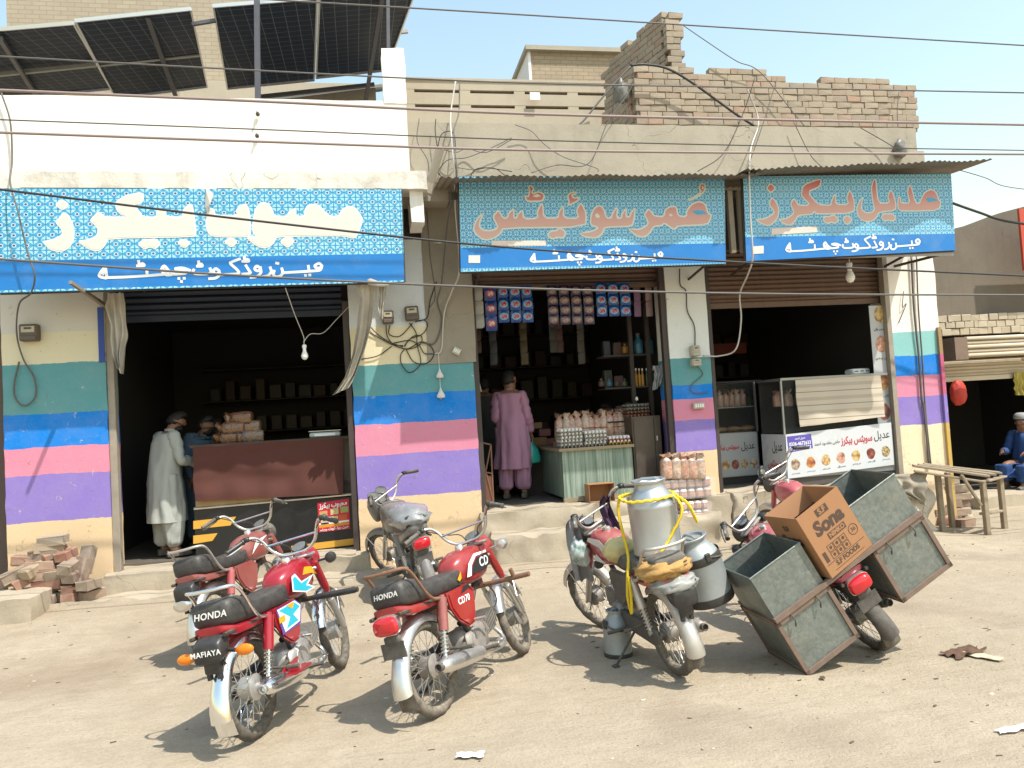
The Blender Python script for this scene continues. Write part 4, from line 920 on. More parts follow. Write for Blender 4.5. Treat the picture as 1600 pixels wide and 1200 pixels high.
        tk = part(MB().loft([ring_sec(x, w_, t_, b_, k=.6) for x, w_, t_, b_ in ((.42, .14, .80, .66), (.46, .22, .85, .62), (.56, .29, .90, .60), (.70, .31, .92, .60), (.82, .27, .92, .63), (.92, .15, .88, .68))]), 'tank', PM_, smooth=60)
        se = part(MB().loft([ring_sec(x, w_, t_, b_, k=.5) for x, w_, t_, b_ in ((.47, .17, .78, .69), (.38, .23, .80, .67), (.15, .26, .80, .67), (-.05, .27, .84, .69), (-.30, .24, .87, .73), (-.40, .17, .88, .77))]), 'seat', st.get('seat', SEAT), smooth=60)
        part(MB().loft([ring_sec(x, w_, t_, b_, k=.6) for x, w_, t_, b_ in ((.38, .25, .69, .46), (.10, .28, .71, .54), (-.20, .26, .75, .64), (-.42, .17, .79, .70), (-.46, .12, .78, .72))]), 'tail_cowl', PM_, smooth=60)
        part(MB().loft([ring_sec(x, w_, t_, b_, k=.6) for x, w_, t_, b_ in ((.94, .18, 1.0, .84), (1.0, .26, 1.03, .74), (1.07, .25, 1.0, .72), (1.13, .17, .93, .76))]), 'lamp_cowl', PM_, fm=S, smooth=60)
        for s in (-1, 1): part(MB().lathe([(.03, -.05), (.058, -.04), (.062, .0), (.055, .004), (.05, -.004), (.001, -.004)], 20, T(.965, s*.062, 1.03) @ R('Y', -35), cap=False), 'dial', DIAL, fm=S)
    # grab rail
    gr = st.get('rail', CM)
    if gr is not None:
        rp = [(.10, .135, .645), (.0, .148, .665), (-.10, .155, .72), (-.20, .15, .835), (-.27, .142, .885), (-.345, .115, .895), (-.375, .05, .893)]
        part(MB().tube(bez(rp+[(x, -y, z_) for x, y, z_ in rp[::-1]], 6), .0105, 10), 'grab_rail', gr)
    # tail lamp and rear signals
    if st.get('tail', 'round') == 'box':
        tb = part(MB().loft([ring_sec(x, w_, t_, b_, k=.4) for x, w_, t_, b_ in ((-.33, .15, .665, .56), (-.40, .17, .66, .535), (-.475, .165, .635, .52), (-.49, .14, .62, .53))]), 'tail_lamp', BLK)
        part(MB().box((-.43, 0, .50), (.05, .09, .08), None, .01).box((-.42, .03, .46), (.04, .02, .06)).box((-.42, -.03, .46), (.04, .02, .06)), 'lamp_bracket', BLK)
    else:
        tb = part(MB().loft([ring_sec(x, w_, t_, b_, k=.55) for x, w_, t_, b_ in ((-.36, .13, .655, .575), (-.40, .165, .665, .555), (-.44, .17, .66, .55))]), 'tail_lamp', CM)
        part(MB().loft([ring_sec(x, w_, t_, b_, k=.6) for x, w_, t_, b_ in ((-.441, .168, .658, .552), (-.475, .15, .65, .558), (-.49, .09, .635, .575))]), 'lens', REDL, tb)
        part(MB().box((-.40, 0, .52), (.05, .10, .05), None, .008).box((-.415, 0, .465), (.012, .16, .09)), 'plate_bracket', BLKD)
    if st.get('rear_signals'):
        for s in (-1, 1):
            part(MB().tube([(-.36, s*.07, .565), (-.37, s*.13, .555)], .012, 8), 'signal_stalk', BLK)
            part(MB().ball((-.375, s*.175, .552), .036, 14, 8, (.8, 1.55, .85)), 'rear_signal', AMB)
    if st.get('crash'):
        cmx = st['crash']; part(MB().tube([(.83, .32, .585), (.83, -.40, .585)], .017, 10).tube([(.83, -.28, .59), (.81, -.28, .65)] if cmx is RUST else [(.83, -.1, .585), (.83, -.38, .585)], .014 if cmx is RUST else .021, 10).tube([(.83, .05, .585), (.80, .02, .68)], .012, 8), 'crash_bar', cmx)
    return root, dict(S=S, tank=tk, seat=se, tail=tb)

def side_decal(parent, pts, y, mat, name='decal', s=-1):
    g = MB().solid([(x, s*y, z_) for x, z_ in pts], (0, s*.0015, 0)); return g.build(name, mat, parent)
def rear_text(parent, body, size, m, mat, **kw): return lettering(body, parent, m, mat, size, **kw)
REARM = lambda x, y, z_: T(x, y, z_) @ R('Z', -90) @ R('X', 90)
SIDER = lambda x, y, z_: T(x, y, z_) @ R('X', 90)          # reads from the right-hand (-y) side
CYAN = M('cyan_print', (.01, .42, .55), .3, var=.05); YEL = M('orange_print', (.80, .36, .01), .3, var=.05); PUR = M('violet_print', (.10, .06, .30), .3, var=.05); WPR = M('white_sticker', (.80, .80, .78), .35, var=.04); BPR = M('black_print', (.02, .02, .022), .35, var=.05)
def hd_(a, b): return math.degrees(math.atan2(b.x-a.x, b.y-a.y))
# --- 1: bright red machine in the left foreground
a, b = GP(404, 1152), GP(529, 1040)
bk1, q = motorcycle('shiny red motorcycle in left foreground with cyan and orange side graphics', (a.x, a.y, 0), hd_(a, b)+2, 9, 10, dict(paint=REDP, tail='box', rear_signals=True, crash=BLK, dirty=0))
for pts, y, m in (([(.48, .70), (.66, .655), (.80, .66), (.70, .70), (.80, .745), (.62, .735), (.55, .80), (.50, .79)], .1195, WPR), ([(.50, .705), (.66, .665), (.76, .667), (.665, .70), (.74, .735), (.61, .725), (.54, .785), (.51, .775)], .1212, CYAN), ([(.66, .77), (.78, .76), (.86, .735), (.80, .80), (.70, .815)], .1165, YEL)):
    side_decal(q['tank'], pts, y, m)
for pts, y, m in (([(.21, .65), (.46, .652), (.53, .605), (.48, .50), (.24, .49)], .1335, PUR), ([(.22, .645), (.45, .648), (.515, .605), (.47, .515), (.27, .50)], .135, WPR), ([(.235, .638), (.44, .64), (.50, .60), (.40, .575), (.45, .525), (.29, .515), (.36, .57)], .1365, CYAN), ([(.33, .645), (.44, .645), (.40, .61)], .138, YEL), ([(.215, .60), (.29, .60), (.29, .565), (.215, .565)], .139, YEL)):
    side_decal(bk1, pts, y, m)
rear_text(bk1, 'HONDA', .050, REARM(-.2475, 0, .757), WPR, extrude=.001, offset=.0008, shear=.2, space=1.1); rear_text(bk1, 'MAFIAYA', .040, REARM(-.346, 0, .578), WPR, extrude=.001, offset=.0005, space=1.12)
MB().solid([(.30, -.16, .34), (.10, -.17, .33), (.07, -.17, .30), (.24, -.16, .27)], (0, -.012, 0)).box((.17, -.215, .295), (.20, .10, .012)).build('foot_guard', REDP, bk1)
# --- 2: red machine right of it
a, b = GP(690, 1117), GP(818, 1022)
bk2, q = motorcycle('red motorcycle with round red tail lamp and dusty tyres in centre foreground', (a.x, a.y, 0), hd_(a, b), 14, 12, dict(paint=REDC, shock=PINKR, rail=RUST, dirty=1, crash=RUST, signals=True, sigmat=CHRD, lampmat=REDC))
side_decal(q['tank'], [(.50, .69), (.56, .77), (.66, .82), (.84, .815), (.84, .80), (.68, .80), (.60, .755), (.56, .69)], .1185, WPR)
side_decal(q['tank'], [(.57, .70), (.615, .75), (.69, .79), (.85, .79), (.85, .72), (.74, .69)], .1195, BPR)
rear_text(bk2, 'CD', .085, SIDER(.76, -.1215, .748), WPR, extrude=.001, offset=.0015, shear=.25, space=1.15)
rear_text(bk2, 'CD70', .058, SIDER(.36, -.1345, .575), WPR, extrude=.001, offset=.001, shear=.2, space=1.1)
side_decal(bk2, [(.34, .615), (.46, .63), (.50, .60), (.46, .655), (.40, .655)], .1345, BPR)
rear_text(bk2, 'HONDA', .043, REARM(-.2475, 0, .765), WPR, extrude=.001, offset=.0008, shear=.2, space=1.1)
side_decal(q['seat'], [(.40, .70), (.46, .74), (.45, .70), (.42, .685)], .1035, YEL)
# --- 3: behind the first
a = GP(352, 1028)
bk3, q = motorcycle('faded maroon motorcycle parked behind the shiny red one', (a.x, a.y, 0), 21, 11, 8, dict(paint=PINKR, rail=CHRO, dirty=1, shock=DIRTR, tail='box', lampmat=BLKD, signals=False))
side_decal(q['tank'], [(.50, .70), (.60, .80), (.80, .82), (.62, .76)], .1185, WPR); side_decal(q['tank'], [(.66, .76), (.72, .765), (.72, .755), (.66, .75)], .1195, WPR)
MB().lathe([(.001, .02), (.03, .018), (.05, .0), (.045, -.02)], 16, T(-.33, .03, .50) @ R('Y', -90) @ Matrix.Diagonal((1, 1.6, 1, 1))).build('lamp_cover', CHRD, bk3)
# --- 4: grey machine turned the other way beside the striped pillar
PLAS = None
a = GP(625, 896, .10); a = V((a.x+.22, a.y-1.2, 0)); a.z = gz(a.x, a.y)
bk4, q = motorcycle('dusty grey motorcycle under a plastic sheet beside the striped pillar', a, -10, 10, 34, dict(paint=GREYP, body='big', wr=.295, wb=1.26, dirty=1, rail=None, fender=GREYP, tail='round', lampmat=BLKD, signals=False, mirror=None, muffler=BLKD))
# --- 5: milk carrier's motorcycle
a, b = GP(1060, 1053), GP(926, 972)
bk5, q5 = motorcycle('old dust-caked motorcycle with faded red tank carrying milk cans', (a.x, a.y, 0), -6.5, 9, 24, dict(paint=DIRTR, dirty=2, rail=CHRO, seat=BLKD, cover=BLKD, shock=CHRO, signals=False, lampmat=BLKD, tail='box', muffler=CHRO))
for pts in ([(.48, .70), (.62, .78), (.84, .80), (.80, .83), (.60, .84), (.50, .80)], [(.55, .67), (.80, .665), (.70, .72)]): side_decal(q5['tank'], pts, .1190, M('scuffed_white', (.55, .52, .48), .5, var=.4, scale=40), s=1)
# --- 6: cargo-box motorcycle
a = GP(1371, 1013)
bk6, q6 = motorcycle('motorcycle tipped over onto its galvanised cargo box', (a.x, a.y, 0), 1, 29, 18, dict(paint=PINK2, dirty=1, rail=None, tail='round', lampmat=BLKD, muffler=BLKD, fender=BLKD, bar=.03, shock=BLKD))
# --- 7: hidden behind the cargo boxes
a = V((4.52, 7.0, gz(4.5, 7.0)))
bk7, q = motorcycle('pinkish red motorcycle mostly hidden behind the galvanised boxes', a, 3, 11, 20, dict(paint=PINK2, dirty=1, rail=CHRD, signals=False, lampmat=BLKD, bar=.05))
# ================================================================== ROOF THINGS AND CABLES
def pv_mat():
    k = NT('solar_cells'); s = k.sep(k.co('UV')) if False else k.sep(k.co())
    u = k.math('FRACT', k.math('MULTIPLY', s[0], 1/.166)); v = k.math('FRACT', k.math('MULTIPLY', s[1], 1/.166))
    e = k.math('MAXIMUM', k.math('ABSOLUTE', k.math('SUBTRACT', u, .5)), k.math('ABSOLUTE', k.math('SUBTRACT', v, .5)))
    c = k.mix(k.math('GREATER_THAN', e, .475), (.006, .013, .028), (.10, .12, .14)); return k.out(c, .45, 0, Specular_IOR_Level=.12)
PV = pv_mat(); ALF = M('anodised_frame', (.62, .63, .64), .35, .8, var=.05); STEEL = M('grey_angle_steel', (.10, .10, .11), .5, .5, var=.2)
def solar_panel(label, nl, nr, fr, fl_):
    """module given by its four corners (near-left, near-right, far-right, far-left)"""
    nl, nr, fr, fl_ = map(V, (nl, nr, fr, fl_)); c = (nl+nr+fr+fl_)/4
    x = (nr-nl).normalized(); n = x.cross(fl_-nl).normalized(); y = n.cross(x)
    m = Matrix((x, y, n)).transposed().to_4x4(); m.translation = c
    root = thing('solar_panel', label, 'solar panel', c, m.to_euler(), 'rooftop solar panels'); mi = m.inverted()
    q = [mi @ p for p in (nl, nr, fr, fl_)]; q = [V((p.x, p.y, 0)) for p in q]
    MB().solid(q, (0, 0, .008)).build('cell_sheet', PV, root)
    for a, b in zip(q, q[1:]+q[:1]):
        MB().box((0, 0, 0), ((b-a).length, .022, .045), Matrix.Translation((a+b)/2+V((0, 0, -.01))) @ Matrix.Rotation(math.atan2((b-a).y, (b-a).x), 4, 'Z')).build('frame_bar', ALF, root)
    return root
YN_, YF = 10.0, 13.0
def pvq(a, b, c_, d): return (W(a[0], a[1], YN_), W(b[0], b[1], YN_), W(c_[0], c_[1], YF), W(d[0], d[1], YF))
solar_panel('leftmost dark solar panel, cut by the left picture edge', *pvq((-150, 51), (113, 29), (176, 150), (-110, 162)))
solar_panel('second solar panel from the left, right of a dashed gap', *pvq((117, 28.5), (297, 10), (325, 140), (180, 150)))
solar_panel('third solar panel, just right of the brick gap', *pvq((333, 9), (495, -4), (490, 122), (355, 138)))
solar_panel('rightmost solar panel meeting the open sky', *pvq((499, -4.5), (650, -18), (603, 107), (494, 121)))
c0 = (W(410, 150, 13.4), W(600, 128, 13.4), W(598, 152, 15.2), W(412, 158, 15.2))
ps = thing('panel_stand', 'grey steel stand holding the rooftop solar panels', 'stand', (-1.5, 11, 4.6))
g = lambda pts, r, n='strut', m=STEEL: shift(MB().tube(pts, r, 4).build(n, m, ps), ps)
Ym = 11.6
for a, b in (((-150, 128), (313, 82)), ((350, 74), (637, 46))): g([W(a[0], a[1], Ym)-V((0, 0, .03)), W(b[0], b[1], Ym)-V((0, 0, .03))], .035, 'rail', M('pale_rail', (.34, .33, .29), .5, .4))
for a, b in (((230, 20), (276, 150)), ((0, 55), (60, 150)), ((597, -10), (570, 160))): g([W(a[0], a[1], 10.1)-V((0, 0, .04)), W(b[0], b[1], 12.9)-V((0, 0, .05))], .04)
g([W(401, -40, 9.6), W(403, 160, 9.6)], .045, 'post'); g([W(606, -30, 9.7), W(607, 100, 9.7)], .03, 'post'); g([W(300, 38, 10.2), W(337, 32, 10.2)], .03)
g([W(400, 152, 12.9), W(585, 132, 12.9)], .04, 'rail')
solar_panel('narrow solar panel low behind the white post', W(412, 151, 13.2), W(605, 127, 13.2), W(610, 150, 15.0), W(410, 160, 15.0))

# ---- overhead lines
CABG = M('grey_cable', (.12, .11, .10), .6, .2, var=.2); CABP = M('pink_sheathed_cable', (.27, .205, .19), .6, var=.15); CABB = M('black_cable', (.025, .024, .022), .55, var=.2); CABW = M('pale_cable', (.48, .45, .40), .6, var=.15)
def line(label, pts, Y, r, mat, ext=True, n=6, name='overhead_cable', group='overhead cables crossing the street front'):
    p = [W(x, y, Y+dy) for x, y, dy in [(q+(0,))[:3] for q in pts]]
    if ext:
        p = [p[0]+(p[0]-p[1]).normalized()*3]+p+[p[-1]+(p[-1]-p[-2]).normalized()*3]
    g = MB().tube(bez(p, 8), r, n); return tag(g.build(name, mat, None, 180), label, 'cable', group)
line('topmost thin cable crossing the open sky', [(400, -2), (800, 22), (1200, 47), (1600, 71)], 7.4, .008, CABG)
line('thin cable crossing the solar panels and the brick parapet top', [(0, 88), (400, 110), (800, 129), (1200, 137), (1600, 145)], 7.6, .008, CABG)
line('upper thick pinkish cable along the white parapet top', [(0, 141), (400, 158), (800, 177), (1200, 187), (1600, 195)], 7.2, .013, CABP)
line('thin cable midway down the white parapet', [(0, 187), (400, 202), (800, 218), (1200, 228), (1600, 235)], 7.3, .006, CABG)
line('lower thick pinkish cable across the white parapet', [(0, 207), (400, 221), (800, 234), (1200, 239), (1600, 241)], 7.0, .0115, CABP)
line('black cable slanting across the left sign lettering', [(0, 296), (400, 345), (800, 387), (1200, 412), (1600, 431)], 7.0, .010, CABB)
line('lowest pale cable crossing below the right signs', [(0, 405), (400, 432), (800, 450), (1200, 459), (1600, 461)], 6.9, .010, CABG)
line('short dark cable leaving the right sign towards the right edge', [(1487, 317), (1530, 332), (1570, 345), (1640, 355)], 8.2, .016, CABB, False)
line('hair-thin wire sagging right of the awning end', [(1500, 266), (1540, 278), (1570, 291), (1640, 300)], 8.0, .005, CABG, False)
line('thin wire from the brick pier down to the parapet', [(1068, 40), (1100, 62), (1150, 95), (1190, 115), (1260, 200), (1330, 260)], 9.15, .006, CABG, False)
line('thick black cable arching off the brick parapet', [(985, 102), (1010, 101), (1045, 108), (1090, 135), (1160, 185), (1230, 225), (1310, 255)], 9.1, .016, CABB, False)
line('loose cable pair running down the brick cross wall', [(985, 104), (965, 125), (935, 160), (915, 185), (905, 195)], 9.1, .012, CABG, False)
line('cable drooping from the left sign and looping on the pillar', [(2, 145, -.6), (16, 190, -.6), (19, 250, -.6), (16, 285, -.7), (28, 330, -.75), (42, 390, -.75), (54, 430, -.75), (48, 458, -.6), (30, 475, -.3), (26, 520, -.1), (36, 560, -.04), (53, 590, -.03), (55, 620, -.03), (38, 634, -.03), (24, 622, -.03), (22, 600, -.03), (30, 565, -.03)], 9.0, .009, CABG, False)
line('long pale cable hanging in front of the right sign', [(1168, 140, -.2), (1185, 190, -.1), (1172, 240, -1.0), (1172, 330, -1.0), (1176, 400, -1.0), (1168, 430, -.8), (1156, 460, -.4), (1158, 500, -.3), (1150, 545, -.2), (1125, 556, -.05), (1098, 556, -.04)], 9.0, .010, CABW, False)
line('cable hanging left of the middle sign', [(712, 125, -.2), (704, 180, -.3), (706, 220, -.6), (710, 270, -.7), (712, 330, -.5), (718, 420, -.3), (706, 455, -.1), (694, 490, -.04), (690, 545, -.03), (680, 553, -.03)], 9.0, .010, CABW, False)
line('second cable hanging left of the middle sign', [(718, 130, -.2), (717, 175, -.3), (709, 210, -.6), (714, 280, -.75), (700, 340, -.4), (690, 440, -.1), (683, 470, -.03), (690, 500, -.03), (680, 535, -.03), (660, 536, -.03)], 9.0, .008, CABG, False)
# tangle of service drops above the ledge
rt = random.Random(9)
WL = ['hooping over the conduit pipe', 'running right from the conduit pipe', 'rising right above the middle sign', 'looping low left of the middle sign', 'lying on the awning left end', 'dropping down the white parapet corner', 'stub standing just left of the conduit pipe', 'sloping down to the awning middle', 'crossing from the awning up to the brick corner', 'hanging straight below the clouded bag', 'zigzagging below the clouded bag', 'rising from the right sign to the brick top', 'slanting up behind the long pale cable', 'sagging right of the long pale cable', 'falling down the right end of the brick parapet', 'reaching the rag at the parapet right end']
for i, pts in enumerate(([(682, 240), (690, 210), (708, 208), (712, 240), (712, 290)], [(690, 233), (712, 238), (730, 232), (760, 238), (800, 218)], [(682, 270), (700, 250), (730, 246), (770, 230), (800, 215)], [(680, 265), (700, 285), (730, 292), (738, 270), (755, 262), (800, 268)], [(715, 262), (740, 265), (770, 262), (790, 275)], [(655, 185), (652, 220), (668, 250), (673, 280), (700, 292)], [(681, 186), (680, 205), (684, 235)], [(805, 195), (830, 205), (850, 225), (880, 245), (930, 262), (935, 268)], [(830, 270), (870, 258), (920, 255), (950, 190), (985, 140), (990, 105)], [(960, 135), (958, 165), (955, 230), (963, 268)], [(965, 140), (980, 180), (940, 220), (915, 245), (912, 268)], [(1165, 270), (1190, 200), (1215, 120)], [(1090, 268), (1130, 240), (1160, 180), (1180, 120)], [(1240, 190), (1265, 240), (1285, 262)], [(1405, 142), (1402, 180), (1408, 240)], [(1345, 200), (1380, 220), (1405, 235)])):
    line('drop wire '+WL[i], [(x, y, -.04-.05*rt.random()) for x, y in pts], 8.7 if pts[0][1] > 150 else 9.2, .0055, CABG if i % 3 else CABB, False, 5, 'drop_wire', 'tangled drop wires on the cement parapet')
# conduit stub with wires on the parapet, small insulators
g = MB().tube([W(688, 232, 8.45), W(672, 285, 8.6)], .05, 12); tag(g.build('conduit_pipe', M('grey_pvc', (.42, .38, .31), .6), None, 40), 'short fat grey conduit pipe sticking out of the parapet', 'pipe')
for lab, x, y, dy in (('dark bolt on the white parapet, upper of two', 403, 179, -.02), ('dark bolt on the white parapet, lower of two', 402, 213, -.02)):
    g = MB().lathe([(.001, 0), (.022, .004), (.022, .02), (.012, .022), (.012, .06)], 10, Matrix.Translation(W(x, y, 8.44)) @ R('X', 90)); tag(g.build('anchor_bolt', BLKD, None, 40), lab, 'bolt')
for lab, x, y, Y, s in (('clouded plastic bag tied to the brick cross wall', 972, 145, 9.35, .13), ('rag stuffed at the right end of the cement parapet', 1406, 232, 8.68, .10)):
    p = W(x, y, Y); b = MB().ball((0, 0, 0), s, 14, 10, (.8, .7, 1.2)); b.v = [tuple(V(q)*(1+.5*noise.noise(V(q)*16)+.25*noise.noise(V(q)*40))) for q in b.v]; o = b.build('tied_bag', M('grey_plastic', (.15, .145, .125), .45, var=.35, scale=20), None, 60); o.location = p; tag(o, lab, 'bag')
p = W(836, 150, 11.4); o = bx('paper_notice', p.x-.08, p.x+.08, p.y, p.y+.01, p.z-.06, p.z+.06, M('white_paper', (.75, .75, .74), .8)); tag(o, 'small white paper square stuck on the slotted parapet', 'notice')
# ---- meters and switches on the pillars
METB = M('meter_bakelite', (.11, .085, .065), .55, var=.25); METG = M('meter_window', (.42, .38, .28), .35, var=.2); SWP = M('aged_switch_plastic', (.42, .39, .31), .5, var=.2)
def meter(label, px, py, wpx, hpx, tilt=0, Y=9.0, body=METB):
    p = W(px, py, Y); w_, h_ = wpx*Y/FPX, hpx*Y/FPX
    root = thing('electricity_meter', label, 'meter', (p.x, Y-.002, p.z), (0, rad(tilt), 0), 'electricity meters')
    MB().box((0, -.05, 0), (w_, .10, h_), None, .012).build('case', body, root); MB().box((0, -.104, h_*.18), (w_*.72, .008, h_*.36)).build('window', METG, root)
    MB().box((0, -.109, h_*.24), (w_*.4, .004, h_*.12)).build('counter_slot', BLKD, root)
    MB().box((0, -.102, -h_*.33), (w_*.9, .03, h_*.26), None, .006).build('terminal_cover', body, root); return root
meter('left of the two electricity meters on the striped pillar', 606, 497, 17, 20); meter('right of the two electricity meters on the striped pillar', 643, 491, 21, 22, -3)
meter('grimy electricity meter on the leftmost pillar', 50, 521, 24, 24); meter('pale electricity meter on the narrow pillar between the right shops', 1083, 549, 15, 18, 0, 9.0, SWP); meter('lower meter block on the narrow pillar between the right shops', 1084, 567, 16, 12, 0, 9.0, SWP)
for lab, x, y, wd, hh, t in (('tilted pale switch box on the bare cement strip', 713, 549, 13, 11, 30), ('white six-way switchboard on the pink band of the narrow pillar', 1090, 634, 20, 10, 0)):
    p = W(x, y, 9.0); root = thing('switch_box', lab, 'switch', (p.x, 8.997, p.z), (0, rad(t), 0)); s_ = 9/FPX
    MB().box((0, -.025, 0), (wd*s_, .05, hh*s_), None, .006).build('case', SWP, root)
    for i in range(4): MB().box(((i-1.5)*wd*s_*.2, -.053, 0), (wd*s_*.12, .008, hh*s_*.5)).build('switch', WPR, root)
# coil of meter wires
MW = ['dropping from the left pillar meter', 'joining the two pillar meters', 'making the big loop below the pillar meters', 'curling right of the right pillar meter', 'entering the meter tangle from upper left', 'making the wide right loop of the meter tangle', 'making the small knot loop under the meters', 'trailing low left from the meter tangle', 'bridging the meter tangle to its right loop']
def wall_wire(label, pts, r=.006, mat=CABB, Y=9.0, grp='wires looped under the pillar meters'): return line(label, [(x, y, -.02) for x, y in pts], Y, r, mat, False, 5, 'wall_wire', grp)
for wi, pts in enumerate(([(603, 508), (605, 525), (615, 538), (630, 540)], [(609, 508), (608, 522), (625, 525), (645, 505)], [(640, 505), (650, 520), (652, 540), (657, 560), (655, 572), (640, 582), (628, 570), (626, 555), (632, 545)], [(648, 503), (662, 500), (668, 508), (660, 522), (640, 530), (632, 542)], [(576, 508), (592, 524), (610, 535), (630, 542)], [(574, 518), (590, 526), (612, 538), (635, 545), (650, 538), (660, 534), (672, 540), (678, 552), (672, 564), (660, 569), (645, 564), (634, 545)], [(632, 540), (645, 526), (658, 525), (658, 536), (648, 543), (634, 546)], [(560, 562), (590, 556), (612, 541)], [(615, 536), (640, 532), (655, 540), (663, 552), (676, 553)])):
    wall_wire('dark wire '+MW[wi], pts)
wall_wire('cable dropping past the meters from the sign', [(682, 440), (672, 470), (668, 495), (655, 502)], .007); wall_wire('cable along the edge of the bare cement strip', [(667, 330), (672, 400), (680, 460), (672, 480)], .005, CABG)
wall_wire('cable coming down the narrow pillar to its meter', [(1062, 420), (1063, 445), (1072, 455), (1074, 485), (1085, 510), (1086, 545)], .007, CABB, 9.0, 'narrow pillar wires'); wall_wire('wire looping below the narrow pillar meters', [(1090, 572), (1098, 585), (1082, 600), (1080, 610), (1090, 615), (1108, 612)], .006, CABG, 9.0, 'narrow pillar wires')
wall_wire('downpipe cable on the rightmost pillar', [(1424, 400), (1428, 480), (1436, 560), (1440, 620), (1444, 640), (1452, 730)], .014, CABG, 8.99, 'rightmost pillar cables'); wall_wire('second downpipe cable on the rightmost pillar', [(1432, 400), (1435, 480), (1441, 560), (1446, 640), (1455, 730)], .010, CABG, 8.99, 'rightmost pillar cables')
wall_wire('hooked wire on the upper rightmost pillar', [(1412, 455), (1410, 480), (1416, 475), (1404, 505)], .005, CABB, 8.99, 'rightmost pillar cables')
# little white charm bags
p = W(686, 568, 8.97); ch = thing('charm_bags', 'two small white cloth bags strung on the striped pillar', 'bag', p); CLW = M('white_cloth', (.62, .60, .56), .9, var=.2, scale=30, bump=.4)
MB().tube([(0, 0, .12), (0, 0, -.42)], .004, 5).build('string', CLW, ch)
for zz_, s_ in ((-.13, .045), (-.36, .05)): MB().lathe([(.004, s_*1.6), (s_*.35, s_*.8), (s_, -s_*.3), (s_*.9, -s_*.8), (.002, -s_)], 10, T(0, -.02, zz_) @ Matrix.Diagonal((1, .6, 1, 1))).build('bag', CLW, ch, 60)
# ---- bulbs
BULB = M('opal_bulb', (.75, .74, .70), .25, var=.03)
def bulb(label, cord, px, py, Y, s=1):
    p = W(px, py, Y); root = thing('light_bulb', label, 'bulb', p); mi = Matrix.Translation(-p)
    MB().lathe([(.001, -.075), (.022, -.068), (.036, -.045), (.038, -.025), (.028, .005), (.018, .025)], 16, Matrix.Scale(s, 4)).build('globe', BULB, root, 60)
    MB().lathe([(.019, .02), (.019, .06), (.024, .062), (.024, .09), (.008, .10)], 12, Matrix.Scale(s, 4)).build('holder', WPR, root, 40)
    b = MB().tube(bez([W(*q) for q in cord], 6), .005, 5); b.v = [tuple(mi @ V(v)) for v in b.v]; b.build('cord', CABW, root); return root
bulb('white light bulb hanging in the left shop doorway', [(475, 538, 8.75), (474, 525, 8.75), (460, 490, 8.6), (446, 450, 8.42)], 476, 552, 8.75); 
line('cord slung from the bulb to the right door post', [(474, 535, 0), (485, 522, .05), (505, 520, .1), (525, 500, .2), (546, 478, .28)], 8.75, .005, CABW, False, 5, 'bulb_cord', None)
bulb('large white bulb hanging below the right sign', [(1327, 415, 8.6), (1327, 404, 8.5)], 1328, 428, 8.6, 1.5)
# ================================================================== CLOTHS, COUNTERS, GOODS
CL_G = M('dirty_white_cloth', (.42, .39, .33), .95, var=.3, scale=6, bump=.3)
def drape(name, label, cols, mat, cat='cloth', amp=.02, n=16, thick=.006, group=None, parent=None):
    """hanging cloth: cols = list of (left pixel, right pixel, Y) rows downwards; folds run along it"""
    rows = [(W(*a, Y), W(*b, Y)) for a, b, Y in cols]; R_ = len(rows); ph = random.random()*6
    def f(u, v, o=0):
        t = v*(R_-1); i = min(int(t), R_-2); q = t-i
        a = rows[i][0].lerp(rows[i+1][0], q); b = rows[i][1].lerp(rows[i+1][1], q); p = a.lerp(b, u)
        return (p.x+.4*amp*noise.noise((u*5, v*6, ph)), p.y+amp*math.sin(u*n*1.15+ph+1.5*noise.noise((v*3, ph, 0)))*(.35+.65*v)+amp*1.2*noise.noise((u*3, v*4, ph))+o, p.z+.25*amp*noise.noise((u*7, v*2, 3)))
    g = MB().grid(30, 26, f); g.grid(30, 26, lambda u, v: f(u, v, thick)); o = g.build(name, mat, parent, 180)
    return tag(o, label, cat, group) if parent is None else o
drape('hanging_rag', 'grey white rag hanging at the left door post of the left shop', [((168, 458), (194, 458), 8.75), ((165, 478), (197, 475), 8.75), ((172, 505), (197, 500), 8.76), ((172, 530), (199, 525), 8.77), ((176, 555), (194, 552), 8.78), ((186, 578), (191, 585), 8.78)], CL_G, amp=.035)
drape('hanging_rag', 'long dirty white cloth tied to the cable beside the striped pillar', [((556, 444), (590, 440), 8.5), ((562, 470), (586, 470), 8.55), ((558, 510), (580, 510), 8.65), ((552, 550), (570, 548), 8.75), ((540, 590), (556, 585), 8.8), ((519, 618), (545, 606), 8.82)], CL_G, amp=.03)
drape('hanging_rag', 'short corner of white cloth hanging right of the long cloth', [((591, 444), (605, 443), 8.5), ((592, 460), (602, 462), 8.5), ((590, 480), (601, 478), 8.5), ((593, 498), (598, 499), 8.5)], CL_G, amp=.02)
g = MB().tube(bez([W(566, 434, 8.45), W(580, 440, 8.42), (W(592, 443, 8.42)), W(607, 444, 8.42)], 8), .03, 8); g.v = [tuple(V(q)+V((0, 0, .012))*math.sin(i*.8)) for i, q in enumerate(g.v)]
tag(g.build('cloth_knot', CL_G, None, 60), 'twisted knot of white cloth wrapped round the cable', 'cloth')
